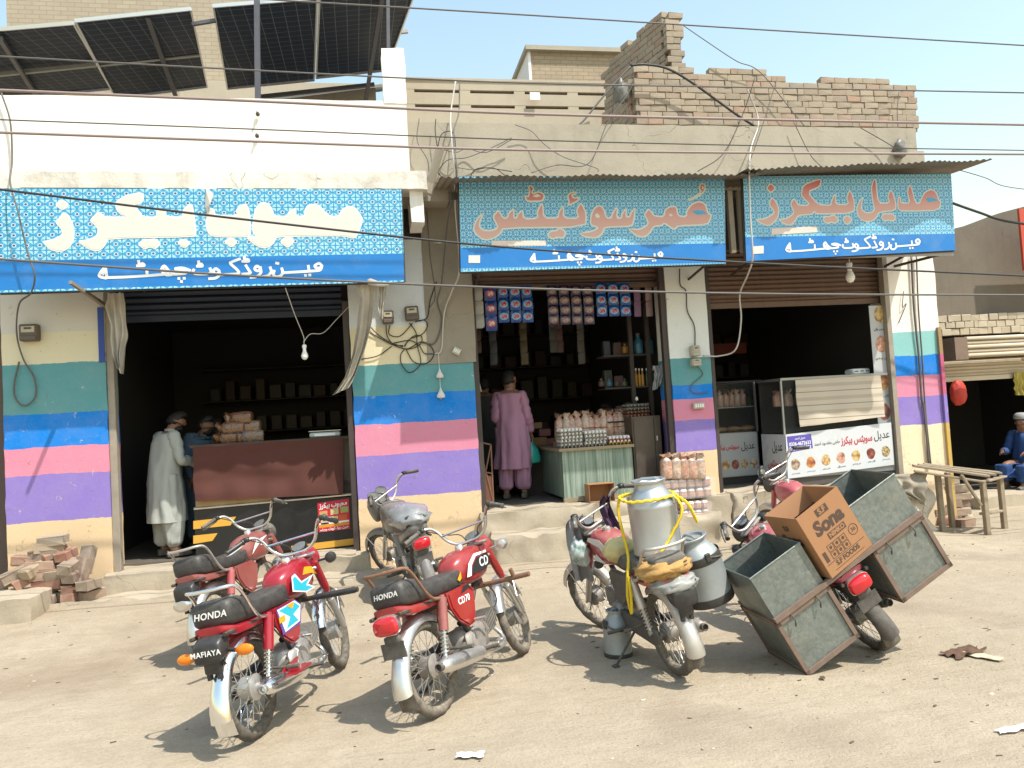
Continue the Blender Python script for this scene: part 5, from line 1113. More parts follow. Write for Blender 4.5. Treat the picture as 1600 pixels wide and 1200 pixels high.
# ---- left shop counter
YC = 9.28
cx0, cx1 = W(302, 760, YC).x, W(553, 760, YC).x; ctop = W(420, 690, YC).z
ct = thing('shop_counter', 'black fronted counter with yellow stripes in the left shop', 'counter', ((cx0+cx1)/2, YC, F1))
BLKB = M('black_laminate', (.012, .012, .013), .35, var=.3); YELB = M('yellow_stripe', (.62, .33, .04), .45, var=.08)
zr = W(430, 785, YC).z
for o in (bx('body', cx0, cx1, YC, YC+.55, F1+.01, zr, BLKB, ct), bx('glass_front', cx0+.02, cx1-.02, YC+.02, YC+.53, zr+.03, ctop-.02, M('dark_glass', (.02, .022, .022), .1), ct), bx('top_board', cx0-.02, cx1, YC-.02, YC+.57, ctop-.02, ctop+.01, M('dark_wood', (.06, .035, .025), .6), ct)): shift(o, ct)
shift(MB().tube([W(303, 795, YC-.01), W(552, 772, YC-.01)], .016, 6).build('metal_trim', CHRD, ct), ct)
shift(bx('wood_strip', cx0+.02, cx0+.9, YC-.012, YC+.0, zr+.015, zr+.09, M('old_plank', (.34, .22, .1), .8, var=.3), ct), ct)
for a in ([(302, 814), (369, 807), (360, 821), (302, 827)], [(302, 837), (340, 833), (332, 845), (302, 850)], [(455, 853), (553, 841), (553, 851), (455, 863)]):
    shift(MB().solid([W(x, y, YC-.004) for x, y in a], (0, .003, 0)).build('stripe', YELB, ct), ct)
# food poster pasted on the counter
pp = [W(*q, YC-.006) for q in ((496, 786), (545, 779), (547, 826), (498, 832))]
po = shift(MB().solid(pp, (0, .002, 0)).build('poster', M('poster_red', (.52, .015, .04), .4, var=.08), ct), ct)
rp = random.Random(3)
def onp(u, v, o=.001): a = pp[0].lerp(pp[1], u); b = pp[3].lerp(pp[2], u); q = a.lerp(b, v); return V((q.x, q.y-o, q.z))
def pquad(u0, v0, u1, v1, mat, name='print', o=.002):
    b = MB().add([onp(u0, v0, o), onp(u1, v0, o), onp(u1, v1, o), onp(u0, v1, o)], [(0, 1, 2, 3)]); return b.build(name, mat, po)
for u0, v0, m in ((.05, .30, (.5, .3, .1)), (.40, .26, (.55, .45, .2)), (.72, .24, (.3, .35, .1)), (.08, .55, (.5, .42, .3)), (.38, .52, (.55, .5, .25)), (.66, .5, (.55, .1, .03))): pquad(u0, v0, u0+.25, v0+.2, M('food_print_%d' % (m[0]*100+m[1]*10), m, .5, var=.6, scale=60))
pquad(.02, .76, .98, .86, M('orange_strip', (.65, .25, .02), .5)); pquad(.02, .70, .98, .755, WPR)
AR = dict(zip('ابپتٹجچحدڈرزسشصعقکگلمنوہھیےفخ', [(0xFE8D, 2), (0xFE8F, 4), (0xFB56, 4), (0xFE95, 4), (0xFB66, 4), (0xFE9D, 4), (0xFB7A, 4), (0xFEA1, 4), (0xFEA9, 2), (0xFB88, 2), (0xFEAD, 2), (0xFEAF, 2), (0xFEB1, 4), (0xFEB5, 4), (0xFEB9, 4), (0xFEC9, 4), (0xFED5, 4), (0xFB8E, 4), (0xFB92, 4), (0xFEDD, 4), (0xFEE1, 4), (0xFEE5, 4), (0xFEED, 2), (0xFBA6, 4), (0xFBAA, 4), (0xFBFC, 4), (0xFBAE, 2), (0xFED1, 4), (0xFEA5, 4)]))
def urdu(s):
    """joined letter forms in visual order"""
    out = []
    for i, ch in enumerate(s):
        if ch not in AR: out.append(ch); continue
        b, k_ = AR[ch]; pj = i > 0 and s[i-1] in AR and AR[s[i-1]][1] == 4; nj = k_ == 4 and i+1 < len(s) and s[i+1] in AR
        out.append(chr(b+(3 if pj and nj else 1 if pj else 2 if nj else 0)))
    return ''.join(reversed(out))
def wall_text(root, body, c, wdt, mat, ux, off=0, hk=1, bold=.01, shear=0):
    """flat lettering centred at c on a vertical face, run along ux, fitted to width wdt"""
    me = text_mesh(body, 1, 0, bold, shear); xs_ = [v.co.x for v in me.vertices]; L = max(xs_)-min(xs_); s_ = wdt/max(L, .01); me.materials.clear(); me.materials.append(mat)
    ux = V(ux).normalized(); n_ = V((0, 0, 1)); fw_ = ux.cross(n_); m = Matrix((ux, n_, fw_)).transposed().to_4x4(); m.translation = V(c)
    o = bpy.data.objects.new('lettering', me); C.objects.link(o); o.parent = root
    me.transform(m @ Matrix.Diagonal((s_, s_*hk, 1, 1))); o.location = -V(root.location); return o
PXD = (pp[1]-pp[0])
wall_text(ct, urdu('محبوب بیکرز'), onp(.5, .12, .004), .32, WPR, PXD, hk=1.3, bold=.03)
wall_text(ct, urdu('مین روڈ کوٹ چھٹہ'), onp(.5, .92, .004), .32, WPR, PXD, hk=1, bold=.03)
# brown cover over the counter
drape('counter_cover', 'reddish brown cloth draped over the left shop counter', [((301, 699), (537, 684), YC-.03), ((302, 725), (537, 705), YC-.035), ((302, 755), (537, 735), YC-.04), ((306, 783), (536, 772), YC-.07)], M('brown_cloth', (.082, .027, .02), .95, var=.2, scale=12, bump=.25, bscale=90), amp=.02, n=24)
# things on that counter
def pile(name, label, items, cat, group=None): pass
def pack_mat(name, c1, c2, c3, sc_=30):
    if name in MATS: return MATS[name]
    k = NT(name); n = k.noise(sc_, 5, .7); c = k.ramp(n, [(.3, c1), (.48, c2), (.62, c3)]); k.bump(k.noise(22, 4), .5, .02); MATS[name] = k.out(c, .25, 0, Coat_Weight=.4); return k.m
def bag_mesh(w_, d_, h_, mat, name='bag', frill=True, seed=0):
    rr = random.Random(seed); g = MB(); rings = []
    for i, (t, k_) in enumerate(((0, .9), (.05, 1.02), (.3, 1.06), (.58, 1.04), (.74, .96), (.83, .68), (.88, .5), (1.0, .95))):
        rings.append([(w_/2*k_*math.copysign(abs(math.cos(a))**.6, math.cos(a))*(1+.08*rr.uniform(-1, 1)), d_/2*k_*math.copysign(abs(math.sin(a))**.6, math.sin(a))*(1+.08*rr.uniform(-1, 1)), h_*t+(.035*rr.uniform(-1, 1) if i == 7 else 0)) for a in [2*math.pi*j/14 for j in range(14)]])
    return g.loft(rings).mesh(name, mat, 70)
rb = random.Random(12)
SN = [pack_mat('snack_wrap_a', (.13, .05, .025), (.22, .10, .04), (.05, .03, .03)), pack_mat('snack_wrap_b', (.12, .03, .025), (.24, .14, .06), (.03, .06, .13))]
for i, lab in enumerate(('lowest left bag in the snack heap on the left counter', 'lowest right bag in the snack heap on the left counter', 'middle left bag in the snack heap on the left counter', 'middle right bag in the snack heap on the left counter', 'top bag of the snack heap on the left counter')):
    x = W((358, 392, 362, 388, 375)[i], 680, YC+.2).x; o = inst('snack_bag', bag_mesh(.16, .13, .30, SN[i % 2], 'snack_bag', seed=i)); o.location = (x+.14, YC+.25, ctop+.065+.11*(i//2)); o.rotation_euler = (0, rad(-88), rad(rb.uniform(-12, 12))); tag(o, lab, 'snack bag', 'snack bags heaped on the left counter')
p = W(508, 679, YC+.1); o = thing('weighing_scale', 'pale flat weighing scale at the right end of the left counter', 'scale', (p.x, p.y+.1, ctop+.012)); MB().box((0, 0, .03), (.36, .28, .055), None, .015).build('body', M('scale_grey', (.42, .46, .44), .4), o); MB().box((0, -.143, .03), (.24, .006, .03)).build('display', WPR, o); MB().box((.0, .02, .075), (.38, .30, .012), None, .004).build('pan', CHRD, o); MB().box((-.12, 0, .062), (.02, .02, .014)).build('foot', BLK, o)

# ---- middle shop: green counter
YG = 9.22
gx0, gx1 = W(880, 740, YG).x, W(990, 740, YG).x; gt = W(930, 702, YG).z; gb = W(930, 775, YG).z
k = NT('green_stripe_laminate'); s_ = k.sep(k.co()); cb = k.n('CombineXYZ'); k.set(cb.inputs[0], k.math('MULTIPLY', s_[0], 26)); k.set(cb.inputs[1], k.math('MULTIPLY', s_[1], 26)); k.set(cb.inputs[2], k.math('MULTIPLY', s_[2], .6))
n_ = k.noise(1.6, 4, .7, cb.outputs[0]); GREENL = k.out(k.ramp(n_, [(.35, (.10, .15, .115)), (.5, (.20, .265, .21)), (.65, (.34, .39, .32))]), .5)
gc = thing('egg_counter', 'low green striped counter with eggs in the middle shop', 'counter', ((gx0+gx1)/2, YG, FL2)); TIM = M('raw_timber', (.30, .23, .15), .85, var=.3, scale=10)
depth = 1.35
for o in (bx('body', gx0, gx1, YG, YG+depth, gb, gt, GREENL, gc), bx('top_board', gx0-.04, gx1+.02, YG-.04, YG+depth+.03, gt, gt+.035, TIM, gc), bx('bottom_rail', gx0-.01, gx1+.01, YG-.012, YG+.05, gb-.05, gb, TIM, gc), bx('leg', gx0, gx0+.07, YG, YG+.07, FL2-.01, gb, TIM, gc), bx('leg', gx1-.07, gx1, YG, YG+.07, FL2-.01, gb, TIM, gc), bx('leg', gx0, gx0+.07, YG+depth-.07, YG+depth, FL2-.01, gb, TIM, gc)): shift(o, gc)
# egg trays: each tray a part, its eggs one part
EGG = M('egg_shell', (.74, .70, .63), .5, var=.06); TRM = M('pulp_tray', (.36, .33, .28), .95, var=.2, scale=20); TRR = M('red_plastic_tray', (.45, .03, .05), .4); TRY = M('yellow_plastic_tray', (.55, .35, .02), .4); TRO = M('rust_pulp_tray', (.42, .2, .12), .95)
def tray_mesh(nx_, ny_, mat):
    g = MB(); s_ = .048
    def f(u, v): 
        x, y = (u-.5)*nx_*s_, (v-.5)*ny_*s_; return (x, y, .018*(math.cos(2*math.pi*x/s_)*math.cos(2*math.pi*y/s_)))
    g.grid(nx_*4, ny_*4, f); g.grid(nx_*4, ny_*4, lambda u, v: tuple(V(f(u, v))-V((0, 0, .006)))); return g.mesh('tray', mat, 70)
def egg_mesh(nx_, ny_):
    g = MB(); s_ = .048
    for i in range(nx_):
        for j in range(ny_): g.lathe([(.001, -.024), (.016, -.016), (.0205, 0), (.016, .018), (.007, .028), (.001, .03)], 8, T((i-nx_/2+.5)*s_, (j-ny_/2+.5)*s_, .022+rb.uniform(-.002, .002)))
    return g.mesh('eggs', EGG, 180)
TM_ = {m.name: tray_mesh(6, 5, m) for m in (TRM, TRR, TRY, TRO)}; EM_ = egg_mesh(6, 5)
def tray_stack(label, x, y, z_, mats, eggs=True, rot=0, extra=0):
    root = thing('egg_tray_stack', label, 'egg trays', (x, y, z_), (0, 0, rad(rot)), 'stacks of egg trays')
    for i, m in enumerate(mats):
        mt = T(rb.uniform(-.006, .006), rb.uniform(-.006, .006), .02+i*.043); inst('tray', TM_[m.name], root, mt)
        if eggs: e = inst('eggs', EM_, root, mt); e['kind'] = 'stuff'
    return root
ex = gx0+.13
tray_stack('tallest stack of egg trays, left on the green counter', ex+.02, YG+.16, gt+.036, [TRM]*5); tray_stack('middle stack of egg trays on the green counter', ex+.33, YG+.16, gt+.036, [TRM]*4); tray_stack('egg trays in red and yellow plastic on the green counter', ex+.64, YG+.16, gt+.036, [TRY, TRR])
# rusk bags standing in a row behind the eggs
RK = [pack_mat('rusk_bag_a', (.40, .16, .09), (.50, .27, .18), (.52, .44, .38), 30), pack_mat('rusk_bag_b', (.42, .22, .12), (.50, .34, .24), (.55, .48, .42), 34), pack_mat('rusk_bag_c', (.36, .14, .08), (.47, .25, .17), (.50, .40, .33), 26)]
N_ = 12; x0_, x1_ = W(868, 650, YG+.42).x, W(984, 650, YG+.42).x; ordn = ['first', 'second', 'third', 'fourth', 'fifth', 'sixth', 'seventh', 'eighth', 'ninth', 'tenth', 'eleventh', 'twelfth']
zbag = W(925, 690, YG+.40).z
for i in range(N_):
    o = inst('rusk_bag', bag_mesh(.115, .16, .34+rb.uniform(-.02, .02), RK[i % 3], 'rusk_bag', seed=20+i)); o.location = (x0_+(x1_-x0_)*(i+.5)/N_, YG+.43+rb.uniform(-.02, .02), zbag+rb.uniform(-.01, .01)+.03); o.rotation_euler = (rad(rb.uniform(-5, 5)), rad(rb.uniform(-4, 4)), rad(rb.uniform(-15, 15)))
    tag(o, ordn[i]+' plastic rusk bag from the left in the row on the green counter', 'rusk bag', 'rusk bags in a row on the green counter')
tag(bx('rusk_crate', x0_-.02, x1_+.02, YG+.33, YG+.56, gt+.036, zbag+.03, M('crate_board', (.3, .2, .12), .9)), 'low board crate under the row of rusk bags', 'crate')
g = MB().tube([(x0_-.02, YG+.345, zbag+.19), (x1_+.02, YG+.345, zbag+.17)], .005, 5); tag(g.build('binding_string', M('red_cord', (.35, .03, .03), .8)), 'red cord tied along the row of rusk bags', 'cord')
# cabinet right of the counter
kx0, kx1 = W(991, 720, YG+.05).x, W(1036, 720, YG+.05).x; kt = W(1010, 650, YG+.05).z
kb = thing('steel_cabinet', 'dark brown steel cabinet beside the green counter', 'cabinet', ((kx0+kx1)/2, YG+.05, FL2)); CAB = M('brown_steel', (.075, .058, .046), .45, .3, var=.3, scale=5, dust=.15)
for o in (bx('body', kx0, kx1, YG+.05, YG+.6, FL2-.01, kt, CAB, kb), bx('door', kx0+.02, kx1-.10, YG+.035, YG+.048, FL2+.03, kt-.03, CAB, kb), bx('side_strip', kx1-.09, kx1-.01, YG+.036, YG+.049, FL2+.03, kt-.03, CAB, kb), bx('handle', kx1-.075, kx1-.06, YG+.02, YG+.036, FL2+.68, FL2+.74, CHRD, kb)): shift(o, kb)
tray_stack('egg trays with a single egg on top of the brown cabinet', (kx0+kx1)/2-.06, YG+.25, kt, [TRO, TRO, TRM, TRM], False)
o = MB().lathe([(.001, -.024), (.016, -.016), (.0205, 0), (.016, .018), (.007, .028), (.001, .03)], 10).build('egg', EGG, None, 180); o.location = ((kx0+kx1)/2-.05, YG+.2, kt+.225); tag(o, 'lone white egg on top of the empty trays', 'egg')
# open carton standing on its side in front of the counter
KR = M('carton_board', (.33, .165, .075), .85, var=.1, scale=6, bump=.1); KRI = M('carton_inside', (.36, .19, .095), .9, var=.08)
p = [W(919, 783, 9.03), W(958, 782, 9.03)]; cw_ = p[1].x-p[0].x; chh = W(940, 754, 9.03).z-W(940, 782, 9.03).z
ob = thing('open_carton', 'small open brown carton lying on its side by the green counter', 'carton', (p[0].x+cw_/2, 9.05, FL2))
for c_, d_ in (((0, .10, chh/2), (cw_, .006, chh)), ((-cw_/2, 0, chh/2), (.006, .2, chh)), ((cw_/2, 0, chh/2), (.006, .2, chh)), ((0, 0, chh), (cw_, .2, .006)), ((0, 0, .004), (cw_, .2, .006))): MB().box(c_, d_).build('panel', KR, ob)
# rusk packs piled on the step by the narrow pillar
def rusk_pack(label, px0, px1, pyb, pyt, Y, rows, cols):
    a, b = W(px0, pyb, Y), W(px1, pyb, Y); t = W((px0+px1)/2, pyt, Y); h_ = t.z-a.z; L = b.x-a.x
    root = thing('rusk_pack', label, 'rusk pack', ((a.x+b.x)/2, Y+.1, a.z), (0, 0, 0), 'wrapped rusk packs piled by the narrow pillar')
    for r in range(rows):
        for c_ in range(cols):
            w_ = L/cols; MB().box(((c_-cols/2+.5)*w_, 0, (r+.5)*h_/rows), (w_*.92, .20, h_/rows*.95), None, .02).jitter(.004).build('packet', rk_band, root)
    MB().grid(10, 4, lambda u, v: ((u-.5)*L*1.12+.01*math.sin(v*9+u*20), -.115+.008*math.sin(u*30), h_*(.02+.96*v))).build('plastic_wrap', WRAP, root, 180)
    return root
k = NT('rusk_packet_print'); oi = k.n('TexCoord'); gz_ = k.sep(oi.outputs['Generated'])[2]; c = k.ramp(gz_, [(0, (.12, .11, .11)), (.2, (.42, .2, .13)), (.45, (.48, .27, .19)), (.62, (.38, .13, .09)), (.72, (.58, .5, .46)), (.9, (.5, .36, .32))], 'CONSTANT'); c = k.mix(k.mapr(k.noise(30, 4), .4, .7, 0, .5), c, (.6, .45, .36)); rk_band = k.out(c, .3, 0, Coat_Weight=.3)
k = NT('clear_wrap'); k.out((.9, .9, .9), .12, 0, Alpha=.18); WRAP = k.m
rusk_pack('lowest wrapped rusk pack beside the narrow pillar', 1066, 1110, 812, 783, 8.72, 2, 4); rusk_pack('middle wrapped rusk pack beside the narrow pillar', 1038, 1114, 783, 747, 8.78, 2, 6)
for i in range(5):
    q = W(1042+i*13, 748, 8.82); o = inst('rusk_bag', bag_mesh(.13, .14, .29, RK[i % 3], 'rusk_bag', seed=50+i)); o.location = q; o.rotation_euler = (0, rad(rb.uniform(-5, 5)), rad(rb.uniform(-10, 10))); tag(o, ordn[i]+' clear rusk bag from the left on top of the wrapped packs', 'rusk bag', 'rusk bags on the wrapped packs')
tag(rough_box('pack_ledge', W(1036, 820, 8.7).x, W(1120, 820, 8.7).x, 8.62, 8.92, .0, W(1090, 812, 8.72).z, SLAB, None, .01, .08), 'low concrete ledge under the wrapped rusk packs', 'ledge')
# ---- sachets hanging in the doorway
def sachet_mat(name, base, blob, ink):
    k = NT(name); s_ = k.sep(k.co()); x = k.math('DIVIDE', s_[0], .055); z_ = k.math('DIVIDE', k.math('SUBTRACT', s_[2], -.0), .045)
    r = k.math('ADD', k.math('MULTIPLY', x, x), k.math('MULTIPLY', z_, z_)); c = k.mix(k.mapr(k.noise(25, 3), .4, .7), base, tuple(v*.55 for v in base))
    c = k.mix(k.math('LESS_THAN', r, 1), c, blob); x2 = k.math('MULTIPLY', r, 2.3); c = k.mix(k.math('MULTIPLY', k.math('LESS_THAN', x2, 1.1), k.math('GREATER_THAN', k.noise(45, 2), .44)), c, ink)
    k.bump(k.noise(18, 3), .4, .01); return k.out(c, .22, 0)
SB = sachet_mat('blue_sachet', (.008, .06, .28), (.16, .35, .55), (.45, .02, .03)); SV = sachet_mat('violet_sachet', (.02, .015, .06), (.17, .10, .10), (.30, .22, .2)); SG = M('grey_sachet', (.27, .26, .24), .4, var=.35, scale=30); SC = sachet_mat('blue_red_sachet', (.01, .04, .22), (.35, .03, .04), (.5, .45, .45))
def sachet(mat, w_, h_):
    def f(o): return lambda u, v: ((u-.5)*w_, o*.014*math.sin(math.pi*u)*math.sin(math.pi*v), (v-.5)*h_)
    return MB().grid(6, 6, f(-1)).grid(6, 6, f(1)).mesh('sachet', mat, 180)
def strip(label, px, py, pw, ph, n, mat, Y=9.12, group='sachet strips hanging in the middle shop doorway'):
    s_ = Y/FPX; me = sachet(mat, pw*s_*.97, ph*s_*.98); p = W(px, py, Y); root = thing('sachet_strip', label, 'sachet strip', p, (0, 0, 0), group)
    for i in range(n): inst('sachet', me, root, T(rb.uniform(-.004, .004), rb.uniform(-.01, .01), -(i+.5)*ph*s_) @ R('X', rb.uniform(-6, 6)))
strip('grey sachet strip at the left door post of the middle shop', 743, 449, 22, 22, 3, SG, 9.05)
strip('narrow blue strip with red labels left of the doorway sachets', 765, 447, 19, 24, 3, SC, 9.08)
for i in range(3): strip(ordn[i]+' wide blue strip in the left sachet cluster', 785+i*18.5, 446, 18, 20, 3, SB)
for i in range(4): strip(ordn[i]+' dark violet strip in the middle sachet cluster', 862+i*18.5, 446, 17.5, 16, 4, SV, 9.1)
for i in range(3): strip(ordn[i]+' blue strip in the right sachet cluster', 938+i*18.5, 442, 18, 18.5, 3, SB, 9.1)
for i, px in enumerate((994, 1012)): strip(('violet card strip', 'mauve card strip')[i]+' hanging right of the blue sachets', px, 446, 12, 26, 2, M('mauve_card_%d' % i, ((.14, .07, .15), (.2, .13, .14))[i], .5, var=.5, scale=25), 9.2)
tag(MB().tube([W(738, 447, 9.12), W(1040, 440, 9.12)], .012, 6).build('hanging_rod', FRD), 'thin steel rod carrying the hanging sachets', 'rod')
# ---- shelves with jars at the right inside
sx0, sx1 = W(985, 560, 9.8).x, W(1040, 560, 9.5).x
shv = thing('shelf_unit', 'dark wooden shelves inside the right wall of the middle shop', 'shelf', (sx0, 9.8, FL2)); SHM = M('shelf_wood', (.045, .035, .028), .8, var=.3)
zsv = [W(1010, y, 9.6).z for y in (470, 553, 603, 655)]
for z_ in zsv: shift(bx('shelf_board', sx0-.45, xe-.08, 9.55, 9.9, z_-.02, z_, SHM, shv), shv)
for x in (sx0-.1, xe-.1): shift(bx('upright', x, x+.05, 9.53, 9.58, FL2, 3.3, SHM, shv), shv)
JL = (M('jar_blue_label', (.03, .11, .17), .4, var=.3), M('jar_yellow', (.42, .2, .03), .4, var=.3), M('jar_green', (.06, .09, .05), .4, var=.3), M('jar_brown', (.07, .04, .03), .5, var=.3))
def jar(label, px, pyb, wd, hh, m, cap, Y=9.62):
    p = W(px, pyb, Y); r_ = wd*Y/FPX/2; h_ = hh*Y/FPX; root = thing('jar', label, 'jar', p, (0, 0, 0), 'jars on the middle shop shelves')
    MB().lathe([(r_*.9, 0), (r_, .01), (r_, h_*.62), (r_*.5, h_*.72), (r_*.45, h_*.9)], 14).build('body', m, root, 50); MB().lathe([(r_*.5, h_*.88), (r_*.5, h_), (.001, h_)], 12).build('lid', cap, root, 50)
    MB().lathe([(r_*1.02, h_*.15), (r_*1.02, h_*.45)], 14, cap=False).build('label_band', m, root, 50)
for i, px in enumerate((998, 1015)): jar(('left', 'right')[i]+' bottle with blue label on the upper shelf', px, 553, 15, 34, JL[0], BLKD)
for i, px in enumerate((995, 1000, 1005, 1012, 1017, 1022)): jar(ordn[i]+' slim white-capped bottle from the left on the lower shelf', px, 604, 5, 30, JL[1] if i < 3 else JL[2], WPR)
for i, (px, m) in enumerate(((940, JL[3]), (952, JL[0]), (964, JL[3]), (976, JL[2]))): jar(ordn[i]+' squat dim jar from the left on the lower shelf', px, 604, 11, 13, m, BLKD, 9.75)
for i, (px, m) in enumerate(((948, JL[2]), (962, JL[3]), (976, JL[1]))): jar(ordn[i]+' dim carton-like jar on the upper shelf', px, 553, 13, 18, m, BLKD, 9.75)
drape('newspaper', 'crumpled grey newspaper hanging beside the shelves', [((1020, 572), (1037, 570), 9.3), ((1024, 584), (1039, 583), 9.3), ((1022, 597), (1034, 596), 9.3), ((1021, 610), (1028, 606), 9.3)], M('newsprint', (.34, .35, .37), .9, var=.25, scale=40), 'newspaper', amp=.03)
# goods heaped deep on the left inside
for i, (px, py, s_) in enumerate(((842, 690, .2), (850, 676, .17), (838, 665, .15), (857, 690, .16))):
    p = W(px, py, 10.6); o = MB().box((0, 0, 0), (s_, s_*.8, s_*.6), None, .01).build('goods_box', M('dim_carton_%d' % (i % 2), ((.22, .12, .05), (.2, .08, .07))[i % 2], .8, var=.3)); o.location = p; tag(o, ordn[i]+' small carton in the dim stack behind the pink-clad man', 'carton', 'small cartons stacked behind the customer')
q = W(850, 700, 10.6); tag(bx('goods_bench', q.x-.4, q.x+.5, 10.4, 11.0, FL2, q.z-.07, SHM), 'dark bench carrying small cartons inside the middle shop', 'bench')
# rack with tiles or sticks at left door post
rk = thing('wire_rack', 'rusty folding wire rack inside the left post of the middle shop', 'rack', (xd+.2, 9.3, FL2)); g = MB(); a, b, c_, d_ = W(747, 690, 9.2), W(767, 695, 9.2), W(771, 785, 9.2), W(750, 782, 9.2)
for p, q in ((a, b), (b, c_), (c_, d_), (d_, a), (a, c_), (b, d_), (d_.lerp(a, .5), c_.lerp(b, .5))): g.tube([p, q], .010, 5)
shift(g.build('frame', RUST, rk), rk); shift(MB().solid([d_.lerp(a, .45), c_.lerp(b, .45), c_, d_], (0, .15, 0)).build('crate', M('rust_crate', (.16, .065, .04), .85, var=.3), rk), rk)
g = MB()
for i in range(6): g.tube([W(740+i*.6, 575, 9.1), W(741+i*2.2, 612, 9.05)], .008, 4)
tag(g.build('broom_sticks', M('pale_reed', (.4, .34, .25), .9)), 'bundle of pale reeds hanging at the middle shop door', 'broom', kind=None)

# ---- right shop: display counter with printed front
YD = 9.02
P4 = [W(*q, YD) for q in ((1227, 679), (1392, 660), (1397, 726), (1231, 748))]
dc = thing('display_counter', 'glass display counter with printed white front in the right shop', 'counter', ((P4[0].x+P4[1].x)/2, YD, FL2))
ALW = M('counter_alu', (.3, .3, .3), .4, .6, var=.1); GLA = None
k = NT('case_glass'); k.out((.10, .12, .12), .03, 0, Alpha=.10); GLA = k.m
dx0, dx1 = P4[0].x, P4[1].x+.02; dzt = P4[0].z; dztop = W(1310, 590, YD+.05).z
for o in (bx('plinth', dx0, dx1, YD+.03, YD+.6, FL2-.01, P4[3].z, M('plinth_dark', (.08, .07, .06), .8), dc), bx('lower_body', dx0, dx1, YD+.012, YD+.6, P4[3].z, dzt-.02, ALW, dc), bx('glass_pane', dx0, dx1, YD+.02, YD+.026, dzt, dztop, GLA, dc), bx('glass_pane', dx0, dx0+.006, YD+.03, YD+.6, dzt, dztop, GLA, dc), bx('shelf_board', dx0+.02, dx1-.02, YD+.06, YD+.58, (dzt+dztop)/2, (dzt+dztop)/2+.01, GLA, dc), bx('top_board', dx0-.01, dx1, YD+.0, YD+.62, dztop, dztop+.03, ALW, dc), bx('corner_post', dx0-.012, dx0+.012, YD+.008, YD+.03, dzt, dztop, ALW, dc), bx('inner_back', dx0, dx1, YD+.59, YD+.6, dzt, dztop, DARKW, dc)): shift(o, dc)
bn = shift(MB().solid([p+V((0, -.004, 0)) for p in P4], (0, .004, 0)).build('printed_front', M('banner_white', (.56, .58, .60), .3, var=.06, scale=3), dc), dc)
def dpt(u, v, o=.006): a = P4[0].lerp(P4[1], u); b = P4[3].lerp(P4[2], u); q = a.lerp(b, v); return V((q.x, q.y-o, q.z))
DUX = P4[1]-P4[0]; INK = M('black_ink', (.03, .03, .035), .4, var=.05); REDI = M('red_ink', (.50, .02, .035), .4, var=.05); VIO = M('violet_panel', (.10, .08, .38), .35, var=.04)
Lw = DUX.length
wall_text(dc, urdu('عدیل'), dpt(.90, .27), Lw*.15, INK, DUX, hk=1.25, bold=.006); wall_text(dc, urdu('سویٹس بیکرز'), dpt(.66, .30), Lw*.30, REDI, DUX, hk=1.5, bold=.03); wall_text(dc, urdu('حاجی مقصود احمد'), dpt(.38, .30), Lw*.24, INK, DUX, hk=1.3, bold=.004)
shift(MB().solid([dpt(u, v, .005) for u, v in ((.01, .05), (.235, .05), (.245, .38), (.02, .42))], (0, .001, 0)).build('violet_panel', VIO, dc), dc)
wall_text(dc, urdu('عدیل احمد'), dpt(.13, .12, .008), Lw*.10, WPR, DUX, bold=.02); wall_text(dc, '0336-4672633', dpt(.128, .24, .008), Lw*.20, WPR, DUX, hk=1.2, bold=.02); wall_text(dc, '0334-6791803', dpt(.128, .345, .008), Lw*.20, WPR, DUX, hk=1.2, bold=.02)
def food(name, c1, c2, c3, sc_):
    k = NT(name); v = k.n('TexVoronoi'); v.inputs['Scale'].default_value = sc_; k.set(v.inputs['Vector'], k.co()); c = k.ramp(v.outputs['Distance'], [(0, c1), (.45, c2), (.8, c3)]); return k.out(c, .5)
FD = [food('food_a', (.55, .5, .4), (.45, .36, .26), (.2, .1, .06), 22), food('food_b', (.60, .34, .10), (.50, .22, .06), (.25, .06, .03), 14), food('food_c', (.62, .46, .26), (.52, .34, .14), (.3, .16, .06), 26), food('food_d', (.60, .40, .30), (.50, .27, .18), (.25, .1, .06), 20), food('food_e', (.62, .50, .26), (.55, .38, .14), (.25, .13, .05), 16), food('food_f', (.35, .13, .08), (.24, .06, .04), (.1, .02, .02), 18), food('food_g', (.60, .52, .34), (.40, .3, .14), (.12, .08, .04), 34)]
caps = ['کھویا مٹھائی', 'بیسن مٹھائی', 'خاص نمکین', 'بیسن والے', 'نان خطائی', 'گلاب جامن', 'مکس مٹھائی']
for i in range(7):
    c_ = dpt(.075+i*.142, .70-.012*i*.5, .005); r_ = Lw*.041; g = MB(); pts = [V((c_.x+r_*math.cos(a)*(1+.1*math.cos(3*a+i)), c_.y, c_.z+r_*1.15*math.sin(a))) for a in [2*math.pi*j/18 for j in range(18)]]
    shift(g.solid(pts, (0, .001, 0)).build('food_picture', FD[i], dc), dc); wall_text(dc, urdu(caps[i]), dpt(.075+i*.142, .905-.01*i, .006), Lw*.075, INK, DUX, bold=.02)
# things behind the glass
for i in range(9):
    o = inst('sweet_bag', bag_mesh(.10, .10, .2, RK[i % 3], 'sweet_bag', seed=80+i)); o.location = (dx0+.12+i*.16, YD+.35, (dzt+dztop)/2+.011); tag(o, ordn[i]+' clear bag from the left behind the display glass', 'sweet bag', 'bags inside the display counter')
